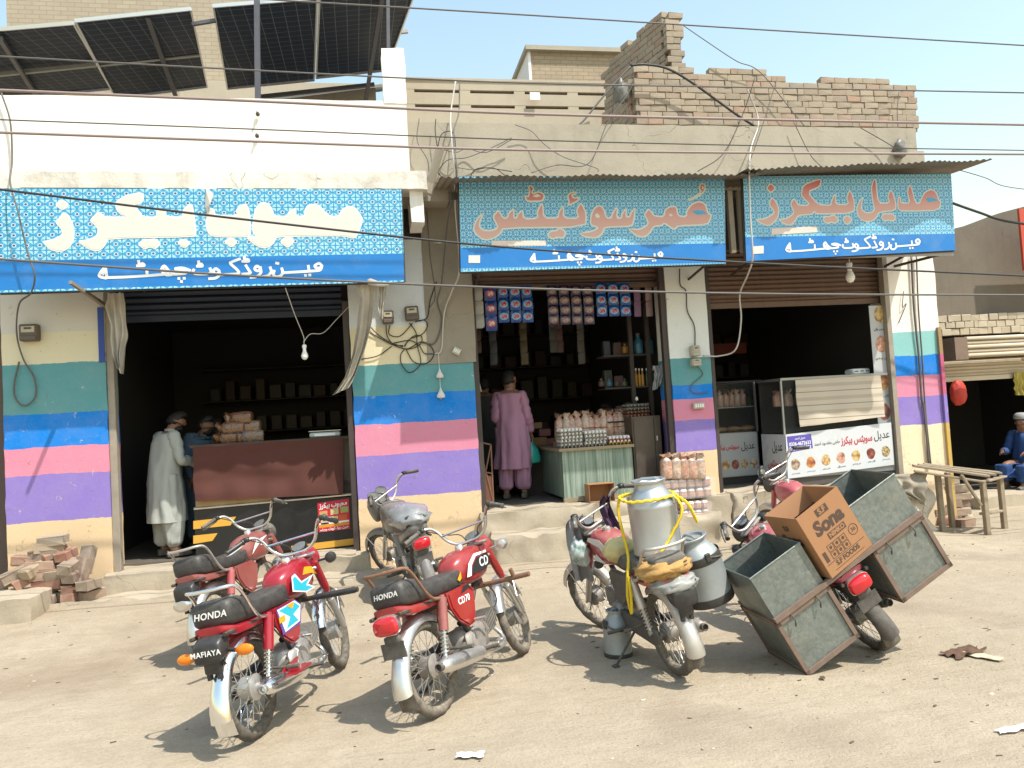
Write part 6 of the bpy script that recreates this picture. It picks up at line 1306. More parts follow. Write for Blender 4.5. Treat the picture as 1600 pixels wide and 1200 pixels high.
# side panel facing left and rear counter
sd = thing('side_counter', 'darker inner counter section left of the display counter', 'counter', (dx0-.5, 10.0, FL2)); YS = 9.75
sx = W(1118, 700, YS).x; sx2 = W(1186, 700, YS).x; z0_, z1_, z2_ = W(1150, 745, YS).z, W(1150, 676, YS).z, W(1150, 598, YS).z
for o in (bx('plinth', sx-.3, sx2, YS+.03, YS+.55, FL2-.01, z0_, DARKW, sd), bx('lower_body', sx-.3, sx2, YS+.01, YS+.55, z0_, z1_, ALW, sd), bx('printed_front', sx-.3, sx2-.02, YS, YS+.008, z0_+.01, z1_-.01, M('banner_grey', (.34, .36, .37), .4, var=.1), sd), bx('glass_pane', sx-.3, sx2, YS+.01, YS+.016, z1_, z2_, GLA, sd), bx('top_board', sx-.3, sx2+.1, YS-.0, YS+.58, z2_, z2_+.025, DARKW, sd), bx('shelf_board', sx-.3, sx2, YS+.05, YS+.5, (z1_+z2_)/2, (z1_+z2_)/2+.012, ALW, sd), bx('corner_post', sx2-.01, sx2+.01, YS+.0, YS+.03, z1_, z2_, ALW, sd)): shift(o, sd)
wall_text(sd, urdu('عدیل'), (sx+.47, YS-.004, z0_+(z1_-z0_)*.68), .20, INK, (1, 0, 0), hk=1.3, bold=.01); wall_text(sd, urdu('سویٹس بیکرز'), (sx+.18, YS-.004, z0_+(z1_-z0_)*.68), .32, REDI, (1, 0, 0), hk=1.4, bold=.03)
for i in range(5):
    c_ = V((sx+.0+i*.135, YS-.003, z0_+(z1_-z0_)*.28)); shift(MB().solid([V((c_.x+.055*math.cos(a), c_.y, c_.z+.065*math.sin(a))) for a in [2*math.pi*j/14 for j in range(14)]], (0, .001, 0)).build('food_picture', FD[(i+3) % 7], sd), sd)
for i in range(8):
    o = inst('sweet_bag', bag_mesh(.085, .12, .22, RK[(i+1) % 3], 'sweet_bag', seed=100+i)); o.location = (sx-.02+i*.085, YS+.28, (z1_+z2_)/2+.013); tag(o, ordn[i]+' dim bag from the left on the inner counter shelf', 'sweet bag', 'bags on the inner counter shelf')
for i in range(3):
    o = MB().ball((0, 0, 0), .09, 12, 8, (1.3, 1, .45)).build('bread_loaf', M('loaf', (.36, .2, .08), .6, var=.3), None, 180); o.location = (sx+.2+i*.2, YS+.25, z1_+.045); tag(o, ordn[i]+' low brown loaf from the left in the inner counter', 'loaf', 'loaves in the inner counter')
# left-facing printed panel of the display counter
q = [V((dx0-.006, YD+.01, P4[3].z)), V((dx0-.006, YD+.6, P4[3].z)), V((dx0-.006, YD+.6, dzt)), V((dx0-.006, YD+.01, dzt))]
shift(MB().solid(q, (-.004, 0, 0)).build('printed_side', M('banner_white', (.66, .68, .70)), dc), dc)
wall_text(dc, urdu('عدیل'), (dx0-.013, YD+.2, dzt-.16), .26, INK, (0, -1, 0), hk=1.3, bold=.01); wall_text(dc, urdu('سویٹس'), (dx0-.013, YD+.3, dzt-.38), .34, REDI, (0, -1, 0), hk=1.3, bold=.03)
# striped cotton sheet over the case
k = NT('striped_sheet'); z_ = k.sep(k.co())[2]; f_ = k.math('FRACT', k.math('MULTIPLY', k.math('SUBTRACT', z_, dztop), 1/.172)); c = k.mix(k.math('LESS_THAN', f_, .06), (.52, .45, .355), (.22, .2, .17)); c = k.mix(k.math('LESS_THAN', k.math('ABSOLUTE', k.math('SUBTRACT', f_, .5)), .13), c, (.42, .36, .285)); k.bump(k.noise(70, 3), .3, .004); SHT = k.out(c, .95)
drape('striped_sheet', 'cream cotton sheet with thin stripes hung over the display counter', [((1243, 594), (1376, 586), YD-.02), ((1244, 615), (1378, 605), YD-.03), ((1247, 640), (1380, 628), YD-.04), ((1252, 667), (1382, 651), YD-.05)], SHT, amp=.012, n=14)
p = W(1341, 580, YD+.2); o = thing('billing_machine', 'white billing machine on top of the display counter', 'machine', (p.x+.02, YD+.25, dztop+.03)); MB().box((0, 0, .04), (.26, .2, .08), None, .02).build('body', WPR, o, 40)
for i in range(3): MB().box((-.08+.08*i, -.102, .045), (.05, .006, .012)).build('key_slot', BLK, o)
# vertical sweets poster inside the right door post
pv = [W(*q, 9.06) for q in ((1357, 478), (1392, 476), (1407, 732), (1371, 660))]
ps_ = thing('sweets_poster', 'tall narrow poster of sweets inside the right door post', 'poster', (pv[0].x, 9.06, pv[3].z)); xm0, xm1 = pv[0].x, xg-.075
shift(bx('poster_sheet', xm0, xm1, 9.055, 9.062, P4[2].z, pv[0].z, M('poster_grey', (.44, .45, .46), .4, var=.06), ps_), ps_)
for i, (py, m) in enumerate(((492, FD[4]), (538, FD[3]), (597, FD[1]), (644, FD[5]))):
    c_ = W(1375+i*2.5, py, 9.05); shift(MB().solid([V((c_.x+.085*math.cos(a), 9.053, c_.z+.105*math.sin(a)*(1+.12*(math.sin(a) > .8)))) for a in [2*math.pi*j/16 for j in range(16)]], (0, .001, 0)).build('food_picture', m, ps_), ps_)
    c2_ = W(1375+i*2.5, py+22, 9.05); wall_text(ps_, urdu(caps[(i+3) % 7]), (c2_.x, 9.052, c2_.z), .17, INK, (1, 0, 0), bold=.02)
tag(bx('red_crate_row', xf+.75, xf+1.75, 11.4, 11.6, 2.55, 2.72, M('dim_red', (.16, .03, .02), .7, var=.4, scale=20)), 'dim red boxes on a high shelf inside the right shop', 'boxes')
# ================================================================== LOADS ON THE MOTORCYCLES
GALV = None
k = NT('galvanised_sheet'); v = k.n('TexVoronoi'); v.inputs['Scale'].default_value = 55; k.set(v.inputs['Vector'], k.co()); n1 = k.noise(4, 6, .7); n2 = k.noise(18, 6, .75)
c = k.mix(v.outputs['Color'], (.17, .195, .18), (.25, .275, .255)); c = k.mix(k.mapr(n2, .45, .7, 0, .6), c, (.13, .15, .14)); c = k.mix(k.mapr(n1, .52, .75, 0, .55), c, (.34, .31, .25))
k.bump(n1, .25, .03); GALV = k.out(c, .5, .55)
RSTF = M('rusty_angle_iron', (.19, .13, .10), .75, .3, var=.4, scale=12, dust=.25); CANM = M('can_aluminium', (.47, .49, .50), .36, .85, var=.2, scale=7, dust=.2); CAND = M('can_dull', (.33, .36, .36), .5, .6, var=.25, scale=6, dust=.28); TAR = M('tar_band', (.025, .024, .022), .6, var=.5, scale=22, dust=.15)
def world_of(o): return Matrix.Translation(o.location) @ o.rotation_euler.to_matrix().to_4x4()
def cargo_box(label, B, y0, y1, x0, x1, z0, z1, zm):
    root = thing('cargo_box', label, 'box', (0, 0, 0), (0, 0, 0), 'galvanised cargo boxes on the tipped motorcycle'); root.matrix_world = B
    t = .004
    for nm, c_, d_ in (('rear_panel', ((x0), (y0+y1)/2, (z0+z1)/2), (t, y1-y0, z1-z0)), ('front_panel', (x1, (y0+y1)/2, (z0+z1)/2), (t, y1-y0, z1-z0)), ('outer_panel', ((x0+x1)/2, y1, (z0+z1)/2), (x1-x0, t, z1-z0)), ('inner_panel', ((x0+x1)/2, y0, (z0+z1)/2), (x1-x0, t, z1-z0)), ('bottom_panel', ((x0+x1)/2, (y0+y1)/2, z0), (x1-x0, y1-y0, t))):
        ax = [i for i in range(3) if d_[i] == t][0]; uu, vv = [i for i in range(3) if i != ax]
        def f(u, v, o=0):
            q = list(c_); q[uu] += (u-.5)*d_[uu]; q[vv] += (v-.5)*d_[vv]; ed = math.sin(math.pi*u)*math.sin(math.pi*v); q[ax] += o+.011*ed*noise.noise((u*3+y0*9, v*3, ax*5+x0))+.004*ed*noise.noise((u*8, v*8, y0*7)); return tuple(q)
        MB().grid(14, 14, f).grid(14, 14, lambda u, v: f(u, v, .003)).build(nm, GALV, root, 180)
    # angle-iron frame
    for z_ in (z0, zm):
        for a, b in (((x0, y0), (x0, y1)), ((x0, y1), (x1, y1)), ((x1, y1), (x1, y0)), ((x1, y0), (x0, y0))):
            dx, dy = b[0]-a[0], b[1]-a[1]; MB().box(((a[0]+b[0])/2, (a[1]+b[1])/2, z_), (abs(dx)+.03, abs(dy)+.03, .03)).build('frame_bar', RSTF, root)
    for x in (x0, x1):
        for y in (y0, y1): MB().box((x, y, (z0+zm)/2), (.028, .028, zm-z0)).build('frame_bar', RSTF, root)
    for x, y in ((x0, y0), (x0, y1), (x1, y0), (x1, y1)): pass
    rim = [(x0, y0, z1), (x0, y1, z1), (x1, y1, z1), (x1, y0, z1)]; MB().tube(rim, .007, 6, closed=True).build('rolled_rim', GALV, root)
    for y in (y0+.10, y1-.10): MB().tube(bez([(x0-.02, y, zm+.01), (x0-.035, y, zm-.03), (x0-.03, y+.015, zm-.065), (x0-.02, y+.005, zm-.05)], 4), .005, 5).build('hook', BLKD, root)
    return root
B6 = world_of(bk6)
cargo_box('lower galvanised cargo box resting its corner on the ground', B6, .20, .605, -.30, .17, .343, 1.05, .71); cargo_box('upper galvanised cargo box raised into the air', B6, -.605, -.20, -.30, .17, .343, 1.05, .71)
cr = thing('luggage_carrier', 'rusty angle iron carrier joining the two cargo boxes', 'carrier'); cr.matrix_world = B6
for x in (-.31, .18): MB().box((x, 0, .742), (.03, 1.23, .03)).build('cross_bar', RSTF, cr)
# ---- cardboard carton wedged between the boxes
cm = B6 @ T(-.15, -.01, .76) @ R('Z', 6); cbx = thing('cardboard_carton', 'open brown cardboard carton printed with black lettering on the tipped motorcycle', 'carton'); cbx.matrix_world = cm
Lx, Ly, Hz = .35, .37, .45
for nm, c_, d_ in (('rear_face', (-Lx/2, 0, Hz/2), (.006, Ly, Hz)), ('front_face', (Lx/2, 0, Hz/2), (.006, Ly, Hz)), ('left_face', (0, Ly/2, Hz/2), (Lx, .006, Hz)), ('right_face', (0, -Ly/2, Hz/2), (Lx, .006, Hz)), ('bottom_face', (0, 0, .004), (Lx, Ly, .006))): MB().box(c_, d_).build(nm, KR, cbx)
for nm, pts, off in (('flap', [(Lx/2, -Ly/2, Hz), (Lx/2, Ly/2, Hz), (Lx/2-.02, Ly/2-.02, Hz-.13), (Lx/2-.02, -Ly/2+.02, Hz-.13)], (-.004, 0, 0)), ('flap', [(Lx/2, -Ly/2+.006, Hz), (-Lx/2, -Ly/2+.006, Hz), (-Lx/2+.02, -Ly/2+.02, Hz-.12), (Lx/2-.02, -Ly/2+.02, Hz-.12)], (0, .004, 0))): MB().solid(pts, off).build(nm, KRI, cbx)
INKB = M('carton_ink', (.075, .045, .03), .8, var=.15)
CF = lambda y, z_, x=-Lx/2-.0045: T(x, y, z_) @ R('Z', -90) @ R('X', 90)
def ctext(s, y, z_, size, **kw): return lettering(s, cbx, CF(y, z_), INKB, size, **kw)
def crect(y0, y1, z0, z1, w_=.004):
    g = MB()
    for a, b, c_, d_ in ((y0, y1, z1-w_, z1), (y0, y1, z0, z0+w_), (y0, y0+w_, z0, z1), (y1-w_, y1, z0, z1)): g.box((-Lx/2-.004, (a+b)/2, (c_+d_)/2), (.001, abs(b-a), abs(d_-c_)))
    return g.build('print_box', INKB, cbx)
MB().box((-Lx/2-.0036, .0, .392), (.001, .10, .05), None, .0).build('print_panel', INKB, cbx); lettering('S.F', cbx, CF(0, .392, -Lx/2-.005), KR, .052, offset=.002)
ctext('Sona', 0.0, .305, .125, offset=.006, shear=.1); MB().box((-Lx/2-.0036, -.02, .225), (.001, .15, .042)).build('print_panel', INKB, cbx); lettering('NIMKO', cbx, CF(-.02, .225, -Lx/2-.005), KR, .04, offset=.002)
ctext('36', -.125, .165, .04); MB().tube([(-Lx/2-.0035, -.125+.035*math.cos(a), .165+.035*math.sin(a)) for a in [2*math.pi*i/20 for i in range(20)]], .0022, 4, closed=True).build('print_ring', INKB, cbx)
for r in range(2):
    for c_ in range(3): crect(.055-.055*c_, .105-.055*c_, .14-.05*r, .185-.05*r, .003); MB().lathe([(.001, 0), (.012, 0)], 6+c_, T(-Lx/2-.004, .08-.055*c_, .163-.05*r) @ R('Y', -90), cap=False).build('print_symbol', INKB, cbx)
MB().box((-Lx/2-.0036, .145, .13), (.001, .028, .07)).build('print_panel', INKB, cbx)
MB().box((-Lx/2-.0036, 0, .080), (.001, .33, .003)).build('print_rule', INKB, cbx); ctext('S.F FOODS', 0, .055, .043, offset=.0015); MB().box((-Lx/2-.0036, 0, .025), (.001, .26, .003)).build('print_rule', INKB, cbx)
lettering('Sona', cbx, T(.0, Ly/2+.0045, .27) @ R('Z', 180) @ R('X', 90), INKB, .10, offset=.005); lettering('S.F', cbx, T(0, Ly/2+.0045, .36) @ R('Z', 180) @ R('X', 90), INKB, .05, offset=.003)
# ---- milk cans
def milk_can(label, m, r_, h_, mat, bands=False, lid=True):
    root = thing('milk_can', label, 'milk can', (0, 0, 0), (0, 0, 0), 'metal milk cans'); root.matrix_world = m
    MB().lathe([(r_*.92, 0), (r_, .015), (r_, h_*.08), (r_*.985, h_*.09), (r_, h_*.62), (r_*1.01, h_*.64), (r_*.97, h_*.67), (r_*.86, h_*.76), (r_*.66, h_*.84), (r_*.60, h_*.87), (r_*.60, h_*.93)], 36, I4).build('body', mat, root, 35)
    if lid:
        MB().lathe([(r_*.58, h_*.92), (r_*.70, h_*.935), (r_*.72, h_*.965), (r_*.70, h_*.975), (r_*.56, h_*.965), (r_*.52, h_*.93), (r_*.1, h_*.925), (.001, h_*.925)], 32, I4).build('lid', mat, root, 35)
        MB().tube([(-r_*.5, 0, h_*.955), (-r_*.3, 0, h_*.985), (r_*.3, 0, h_*.985), (r_*.5, 0, h_*.955)], .010, 6).build('lid_bar', mat, root)
    if bands:
        for z0_, z1_ in bands: MB().lathe([(r_*1.012, h_*z0_), (r_*1.02, h_*(z0_+.01)), (r_*1.02, h_*(z1_-.01)), (r_*1.012, h_*z1_)], 36, I4, cap=False).build('tar_band', TAR, root, 60)
    pts = [(r_*1.02*math.cos(a), -r_*1.02*math.sin(a)*.95-.01, h_*(.70-.12*math.sin(a))) for a in [math.pi*i/16 for i in range(17)]]
    hn = MB().tube(pts, .006, 6).build('bail_handle', CHRD if not bands else BLKD, root)
    for s in (-1, 1): MB().box((s*r_*1.0, 0, h_*.70), (.02, .04, .06), None, .006).build('handle_lug', mat if not bands else TAR, hn)
    return root
B5 = world_of(bk5)
tilt = B5.to_euler()
milk_can('tall shiny milk can roped upright on the old motorcycle seat', B5 @ T(.10, -.09, .765) @ R('X', 4) @ R('Z', 40), .162, .51, CANM)
milk_can('grey milk can with tarred bands hanging on the old motorcycle side', B5 @ T(.10, -.40, .36) @ R('X', -8), .158, .47, CAND, ((.0, .12), (.60, .72)))
q = GP(973, 1030, .0); milk_can('small dull milk can standing on the ground by the old motorcycle', T(q.x, q.y+.09, gz(q.x, q.y)) @ R('Z', 20), .100, .33, CAND, ((.0, .09),))
# rope, sacking and cloths on that motorcycle
ROPE = M('yellow_rope', (.66, .47, .015), .7, var=.15, scale=40); kb5 = lambda *p: B5 @ V((p[0]-.06, p[1]-.07*max(0, min(1, (p[2]-.6)/.2)), p[2]-.01))
for i, (lab, pts) in enumerate((('yellow rope wound round the neck of the tall milk can', [(.32, .05, 1.18), (.22, .15, 1.19), (.08, .15, 1.17), (.0, .02, 1.16), (.03, -.14, 1.15), (.17, -.20, 1.15), (.30, -.13, 1.17), (.32, .05, 1.18)]),
    ('yellow rope running down the left of the tall milk can', [(.22, .15, 1.19), (.24, .17, 1.10), (.23, .175, .95), (.21, .18, .80), (.18, .185, .68), (.17, .19, .55), (.15, .195, .45), (.13, .185, .55), (.16, .185, .68)]),
    ('yellow rope slanting down the right of the tall milk can', [(.04, -.15, 1.16), (-.02, -.16, 1.05), (.0, -.05, .90), (.0, .06, .80), (.04, .12, .70)]), ('yellow rope tail dangling at the right of the tall milk can', [(.03, -.16, 1.15), (-.02, -.21, 1.08), (-.03, -.23, 1.0), (-.02, -.25, .95)]))):
    g = MB().tube([p+V((0, 0, .004*math.sin(j*1.9))) for j, p in enumerate(bez([kb5(*p) for p in pts], 10))], .010, 6); tag(g.build('yellow_rope', ROPE, None, 60), lab, 'rope', 'yellow ropes on the milk can load')
def blob(name, label, cat, m, s, mat, seed, amp=.3, frq=5):
    b = MB().ball((0, 0, 0), 1, 28, 18); off = V((seed*3.1, seed*1.7, seed)); b.v = [tuple(V((q[0]*s[0], q[1]*s[1], q[2]*s[2]))*(1+amp*noise.noise(V(q)*frq*.5+off)+amp*.4*noise.noise(V(q)*frq*1.6+off))) for q in b.v]
    o = b.build(name, mat, None, 180); o.matrix_world = m; return tag(o, label, cat)
JUTE = M('jute_sack', (.46, .27, .09), .95, var=.3, scale=30, bump=.7, bscale=60); YSK = M('yellow_sponge', (.52, .44, .21), .9, var=.15, scale=10, bump=.3)
blob('sacking', 'tawny jute sacking folded over the rear of the old motorcycle seat', 'sack', B5 @ T(-.14, .02, .74), (.17, .17, .07), JUTE, 2, .35, 7); blob('foam_pad', 'pale yellow foam pad squeezed in front of the tall milk can', 'pad', B5 @ T(.40, .06, .79), (.08, .12, .085), YSK, 3, .2)
blob('plastic_bundle', 'grey plastic-wrapped bundle under the jute sacking', 'bundle', B5 @ T(-.22, .0, .65), (.13, .15, .06), M('grey_wrap', (.28, .28, .26), .35, var=.4, scale=16), 5, .25)
S5 = q5['S']
def cloth_on(name, label, pts, mat, wdt, M_=None):
    """strip of cloth hanging along a path (local to the steered handlebar)"""
    p = bez([B5 @ S5 @ V(q) for q in pts], 6); n = len(p)
    def f(u, v, o=0): q = p[min(int(v*(n-1)), n-1)]; w_ = wdt*(.6+.5*v); return (q.x+(u-.5)*w_, q.y+.03*math.sin(u*9+v*3)+.03*noise.noise((u*4, v*5, wdt*9))+o, q.z+.012*math.sin(u*13))
    g = MB().grid(14, n-1, f).grid(14, n-1, lambda u, v: f(u, v, .01)); return tag(g.build(name, mat, None, 180), label, 'cloth')
cloth_on('grey_rag', 'bundle of grey rags hanging from the old motorcycle handlebar', [(.86, .12, 1.03), (.95, .15, .97), (.99, .16, .82), (1.02, .16, .66), (1.06, .15, .50)], M('grey_rag', (.25, .25, .26), .95, var=.35, scale=20, bump=.4), .13); cloth_on('purple_rag', 'dark purple rag wound on the old motorcycle handlebar', [(.80, -.14, 1.06), (.84, -.13, 1.0), (.82, -.10, .90), (.78, -.08, .82)], M('purple_rag', (.055, .025, .055), .95, var=.3), .09)
blob('plastic_bag', 'green and clear plastic bag hung at the old motorcycle headlamp', 'bag', B5 @ S5 @ T(.93, .20, .76), (.07, .07, .10), pack_mat('green_clear_bag', (.04, .16, .09), (.36, .42, .40), (.52, .54, .52), 9), 7, .3)
blob('seat_sheet', 'crumpled clear plastic sheet over the grey motorcycle seat', 'plastic sheet', world_of(bk4) @ T(.05, 0, .825), (.40, .19, .12), M('milky_plastic', (.27, .275, .275), .3, var=.25, scale=7, coat=.6), 9, .16, 6)
# ================================================================== LEFT CORNER
BRP = brick_mat('loose_brick', [(.30, .23, .17), (.30, .14, .10), (.34, .26, .18), (.20, .16, .13), (.32, .17, .115), (.36, .30, .23), (.26, .12, .09)])
PB = brick_meshes(.265, .125, .092, BRP, 'pile', 6, .012); rp = random.Random(31)
spots = [(62, 942, 0, 4), (85, 938, 0, 2), (62, 928, 0, -4), (72, 914, 0, 3), (95, 914, 0, -2), (68, 900, 0, 0), (92, 898, 0, 4), (62, 885, 0, -3), (82, 879, 0, 6), (66, 868, 0, -8), (115, 938, 0, 70), (138, 932, 0, 60), (112, 920, 0, 85), (136, 915, 0, 75), (114, 900, 10, 80), (125, 893, 75, 60), (106, 886, 12, 75), (133, 876, 70, 70), (100, 868, 5, 85), (84, 868, 12, 40), (40, 876, -4, 8), (62, 872, 14, 10), (22, 898, 20, 25), (38, 905, 30, 30), (8, 910, 8, 10), (76, 857, -3, 5), (80, 845, 2, -6), (50, 890, 24, 60)]
for i, (x, y, rx_, rz_) in enumerate(spots):
    Y = 8.42+.10*rp.random()+(.1 if y < 880 else 0); p = W(x, y, Y); o = inst('loose_brick', rp.choice(PB)); o.location = (p.x, p.y+.05, max(p.z, .20)); o.rotation_euler = (rad(rp.uniform(-5, 5)), rad(-rx_+rp.uniform(-3, 3)), rad(rz_+rp.uniform(-6, 6)))
    tag(o, 'loose weathered brick in the heap at the foot of the leftmost pillar', 'brick', 'loose bricks heaped at the leftmost pillar')
a = W(0, 925, 8.1); tag(rough_box('concrete_block', a.x-.8, W(50, 960, 7.95).x, 7.95, 8.5, -.1, W(25, 935, 8.0).z, SLAB, None, .02, .07), 'rough grey concrete block at the left edge below the bricks', 'block')
o = rough_box('door_sill', xb+.1, xc-.05, 8.78, 9.2, F1-.025, F1-.008, SLAB, b1, .004, .1); shift(o, b1)
# ================================================================== RIGHT CORNER
q = GP(1531, 822, .0); tb_ = thing('work_bench', 'rough grey timber bench on splayed legs at the right', 'bench', (q.x, q.y, 0)); WD = M('weathered_timber', (.27, .215, .145), .9, var=.35, scale=9, bump=.5, bscale=30)
def pl(a, b, w_, t_, name='plank'):
    m, L = look(a, b); shift(MB().box((0, 0, L/2), (w_, t_, L), m, .006).build(name, WD, tb_), tb_)
A_, B_, C_, D_ = W(1422, 728, 8.45), W(1540, 745, 8.05), W(1568, 738, 8.35), W(1447, 725, 8.8)
for s in (0, .34, .68):
    a = A_.lerp(D_, s+.16); b = B_.lerp(C_, s+.16); m, L = look(a, b); x_ = (b-a).normalized(); y_ = V((0, 0, 1)).cross(x_).normalized(); mm = Matrix((x_, y_, x_.cross(y_))).transposed().to_4x4(); mm.translation = (a+b)/2
    shift(MB().box((0, 0, 0), (L, .175, .028), mm, .005).build('plank', WD, tb_), tb_)
for top, bot in ((W(1535, 750, 8.08), W(1532, 820, 8.08)), (W(1562, 746, 8.35), W(1563, 812, 8.35)), (W(1465, 742, 8.4), W(1466, 802, 8.4)), (W(1480, 738, 8.75), W(1481, 790, 8.75))): pl(V((top.x, top.y, top.z)), V((top.x+.01, top.y, gz(top.x, top.y)-.02)), .06, .06, 'leg')
pl(W(1502, 742, 8.12), W(1533, 790, 8.06), .05, .03, 'brace'); pl(W(1428, 736, 8.43), W(1538, 753, 8.04), .09, .025, 'apron'); pl(B_-V((0, 0, .05)), C_-V((0, 0, .05)), .08, .025, 'apron'); pl(W(1535, 803, 8.1), W(1563, 798, 8.33), .08, .03, 'stretcher')
for i, (x, y, s, lab) in enumerate(((1478, 812, (.20, .11, .09), 'half brick with pale top under the work bench'), (1507, 815, (.24, .12, .09), 'pale brick lying in front of the work bench leg'), (1454, 806, (.15, .12, .09), 'rounded stone left of the work bench'), (1500, 800, (.26, .2, .15), 'grey rubble lump beneath the work bench'), (1512, 808, (.14, .12, .12), 'small grey rubble piece beneath the work bench'))):
    p = GP(x, y, .06); 
    if i < 2: o = inst('loose_brick', PB[i]); o.location = (p.x, p.y, .05); o.rotation_euler = (0, 0, rad(12*i))
    else: o = blob('rubble_stone', lab, 'stone', T(p.x, p.y, .05), tuple(v*.5 for v in s), SLAB, i, .35)
    tag(o, lab, 'brick' if i < 2 else 'stone')
# bricks stacked below the opening beyond the bench
for i in range(14):
    x = 1475+(i % 3)*15; y = 800-(i//3)*12; p = W(x, y, 9.0-.0); o = inst('stacked_brick', PB[i % 5]); o.location = (p.x, 9.0+.04*(i % 2)+.06, p.z); o.rotation_euler = (0, 0, rad(rp.uniform(-6, 6))); tag(o, 'brick in the low stack behind the work bench', 'brick', 'bricks stacked behind the work bench')
g = MB().lathe([(.055, 0), (.07, .02), (.075, .22), (.065, .22), (.06, .03)], 18); o = g.build('water_jug', M('grey_green_plastic', (.27, .33, .33), .5), None, 40); p = GP(1442, 800, .1); o.location = (p.x, p.y, .06); o.scale = (1.3, 1.3, 1.3); tag(o, 'grey plastic jug beside the plaster lump', 'jug')
drape('crumpled_sheeting', 'crumpled dusty plastic sheeting on the ledge right of the display counter', [((1385, 742), (1448, 738), 8.42), ((1382, 752), (1446, 752), 8.38), ((1392, 765), (1446, 772), 8.36), ((1425, 778), (1446, 790), 8.36)], M('dusty_sheeting', (.27, .235, .18), .8, var=.4, scale=10), 'sheeting', amp=.045)
blob('red_bag', 'bright red bag hanging in the neighbouring doorway', 'bag', T(*W(1497, 614, 10.3)) , (.13, .09, .20), M('red_bag', (.42, .03, .015), .6, var=.15), 4, .15)
drape('yellow_cloth', 'yellowish cloth hanging in the neighbouring doorway', [((1585, 582), (1602, 581), 10.5), ((1585, 600), (1602, 600), 10.5), ((1587, 617), (1602, 618), 10.5)], M('yellow_cloth', (.42, .34, .08), .9), amp=.03)
g = MB().box((0, 0, 0), (1.6, .10, .05), None, .01); o = g.build('wooden_lath', WD); o.location = W(1520, 566, 10.0); tag(o, 'short timber lath under the neighbouring shutter box', 'lath')
# litter
def litter(name, label, px, py, s, mat, seed, cat='litter', flat=.3):
    p = GP(px, py); b = MB().grid(12, 10, lambda u, v: ((u-.5)*s[0]*(1+.3*noise.noise((v*4, seed, 0))), (v-.5)*s[1]*(1+.4*noise.noise((u*4, seed, 5))), .012+flat*s[1]*abs(noise.noise((u*4, v*4, seed)))))
    o = b.build(name, mat, None, 180); o.location = (p.x, p.y, gz(p.x, p.y)); o.rotation_euler = (0, 0, seed); return tag(o, label, cat)
litter('brown_rag', 'crumpled brown rag on the ground at the right', 1505, 1020, (.30, .14), M('brown_litter', (.11, .06, .035), .95, var=.4, scale=20), .3); litter('paper_scrap', 'white paper strip on the ground at the bottom right corner', 1585, 1141, (.20, .05), WPR, 3.2)
litter('red_plastic', 'scrap of red plastic on the step before the yellow striped counter', 545, 884, (.22, .14), M('red_scrap', (.55, .08, .06), .5, var=.2), .5); litter('paper_scrap', 'pale paper scrap at the bottom edge of the picture', 735, 1184, (.14, .06), WPR, 2.9); litter('leaf_scrap', 'dark dried scrap near the middle of the ground', 1285, 1060, (.05, .03), M('dark_scrap', (.08, .06, .04), .9), 1.1); litter('cardboard_scrap', 'flattened orange cardboard behind the old motorcycle', 985, 826, (.34, .2), KR, .2); litter('cardboard_scrap', 'pale torn cardboard scrap left of the flattened cardboard', 925, 820, (.28, .18), M('pale_card', (.5, .44, .3), .9, var=.3, scale=14), .9); litter('dry_twigs', 'clump of dry twigs by the wrapped rusk packs', 1128, 806, (.3, .12), M('dry_twig', (.16, .1, .06), .95, var=.4), 1.5); litter('straw_scrap', 'wisp of pale straw beside the brown rag', 1535, 1026, (.22, .07), M('straw', (.5, .43, .3), .9, var=.2), 2.2)

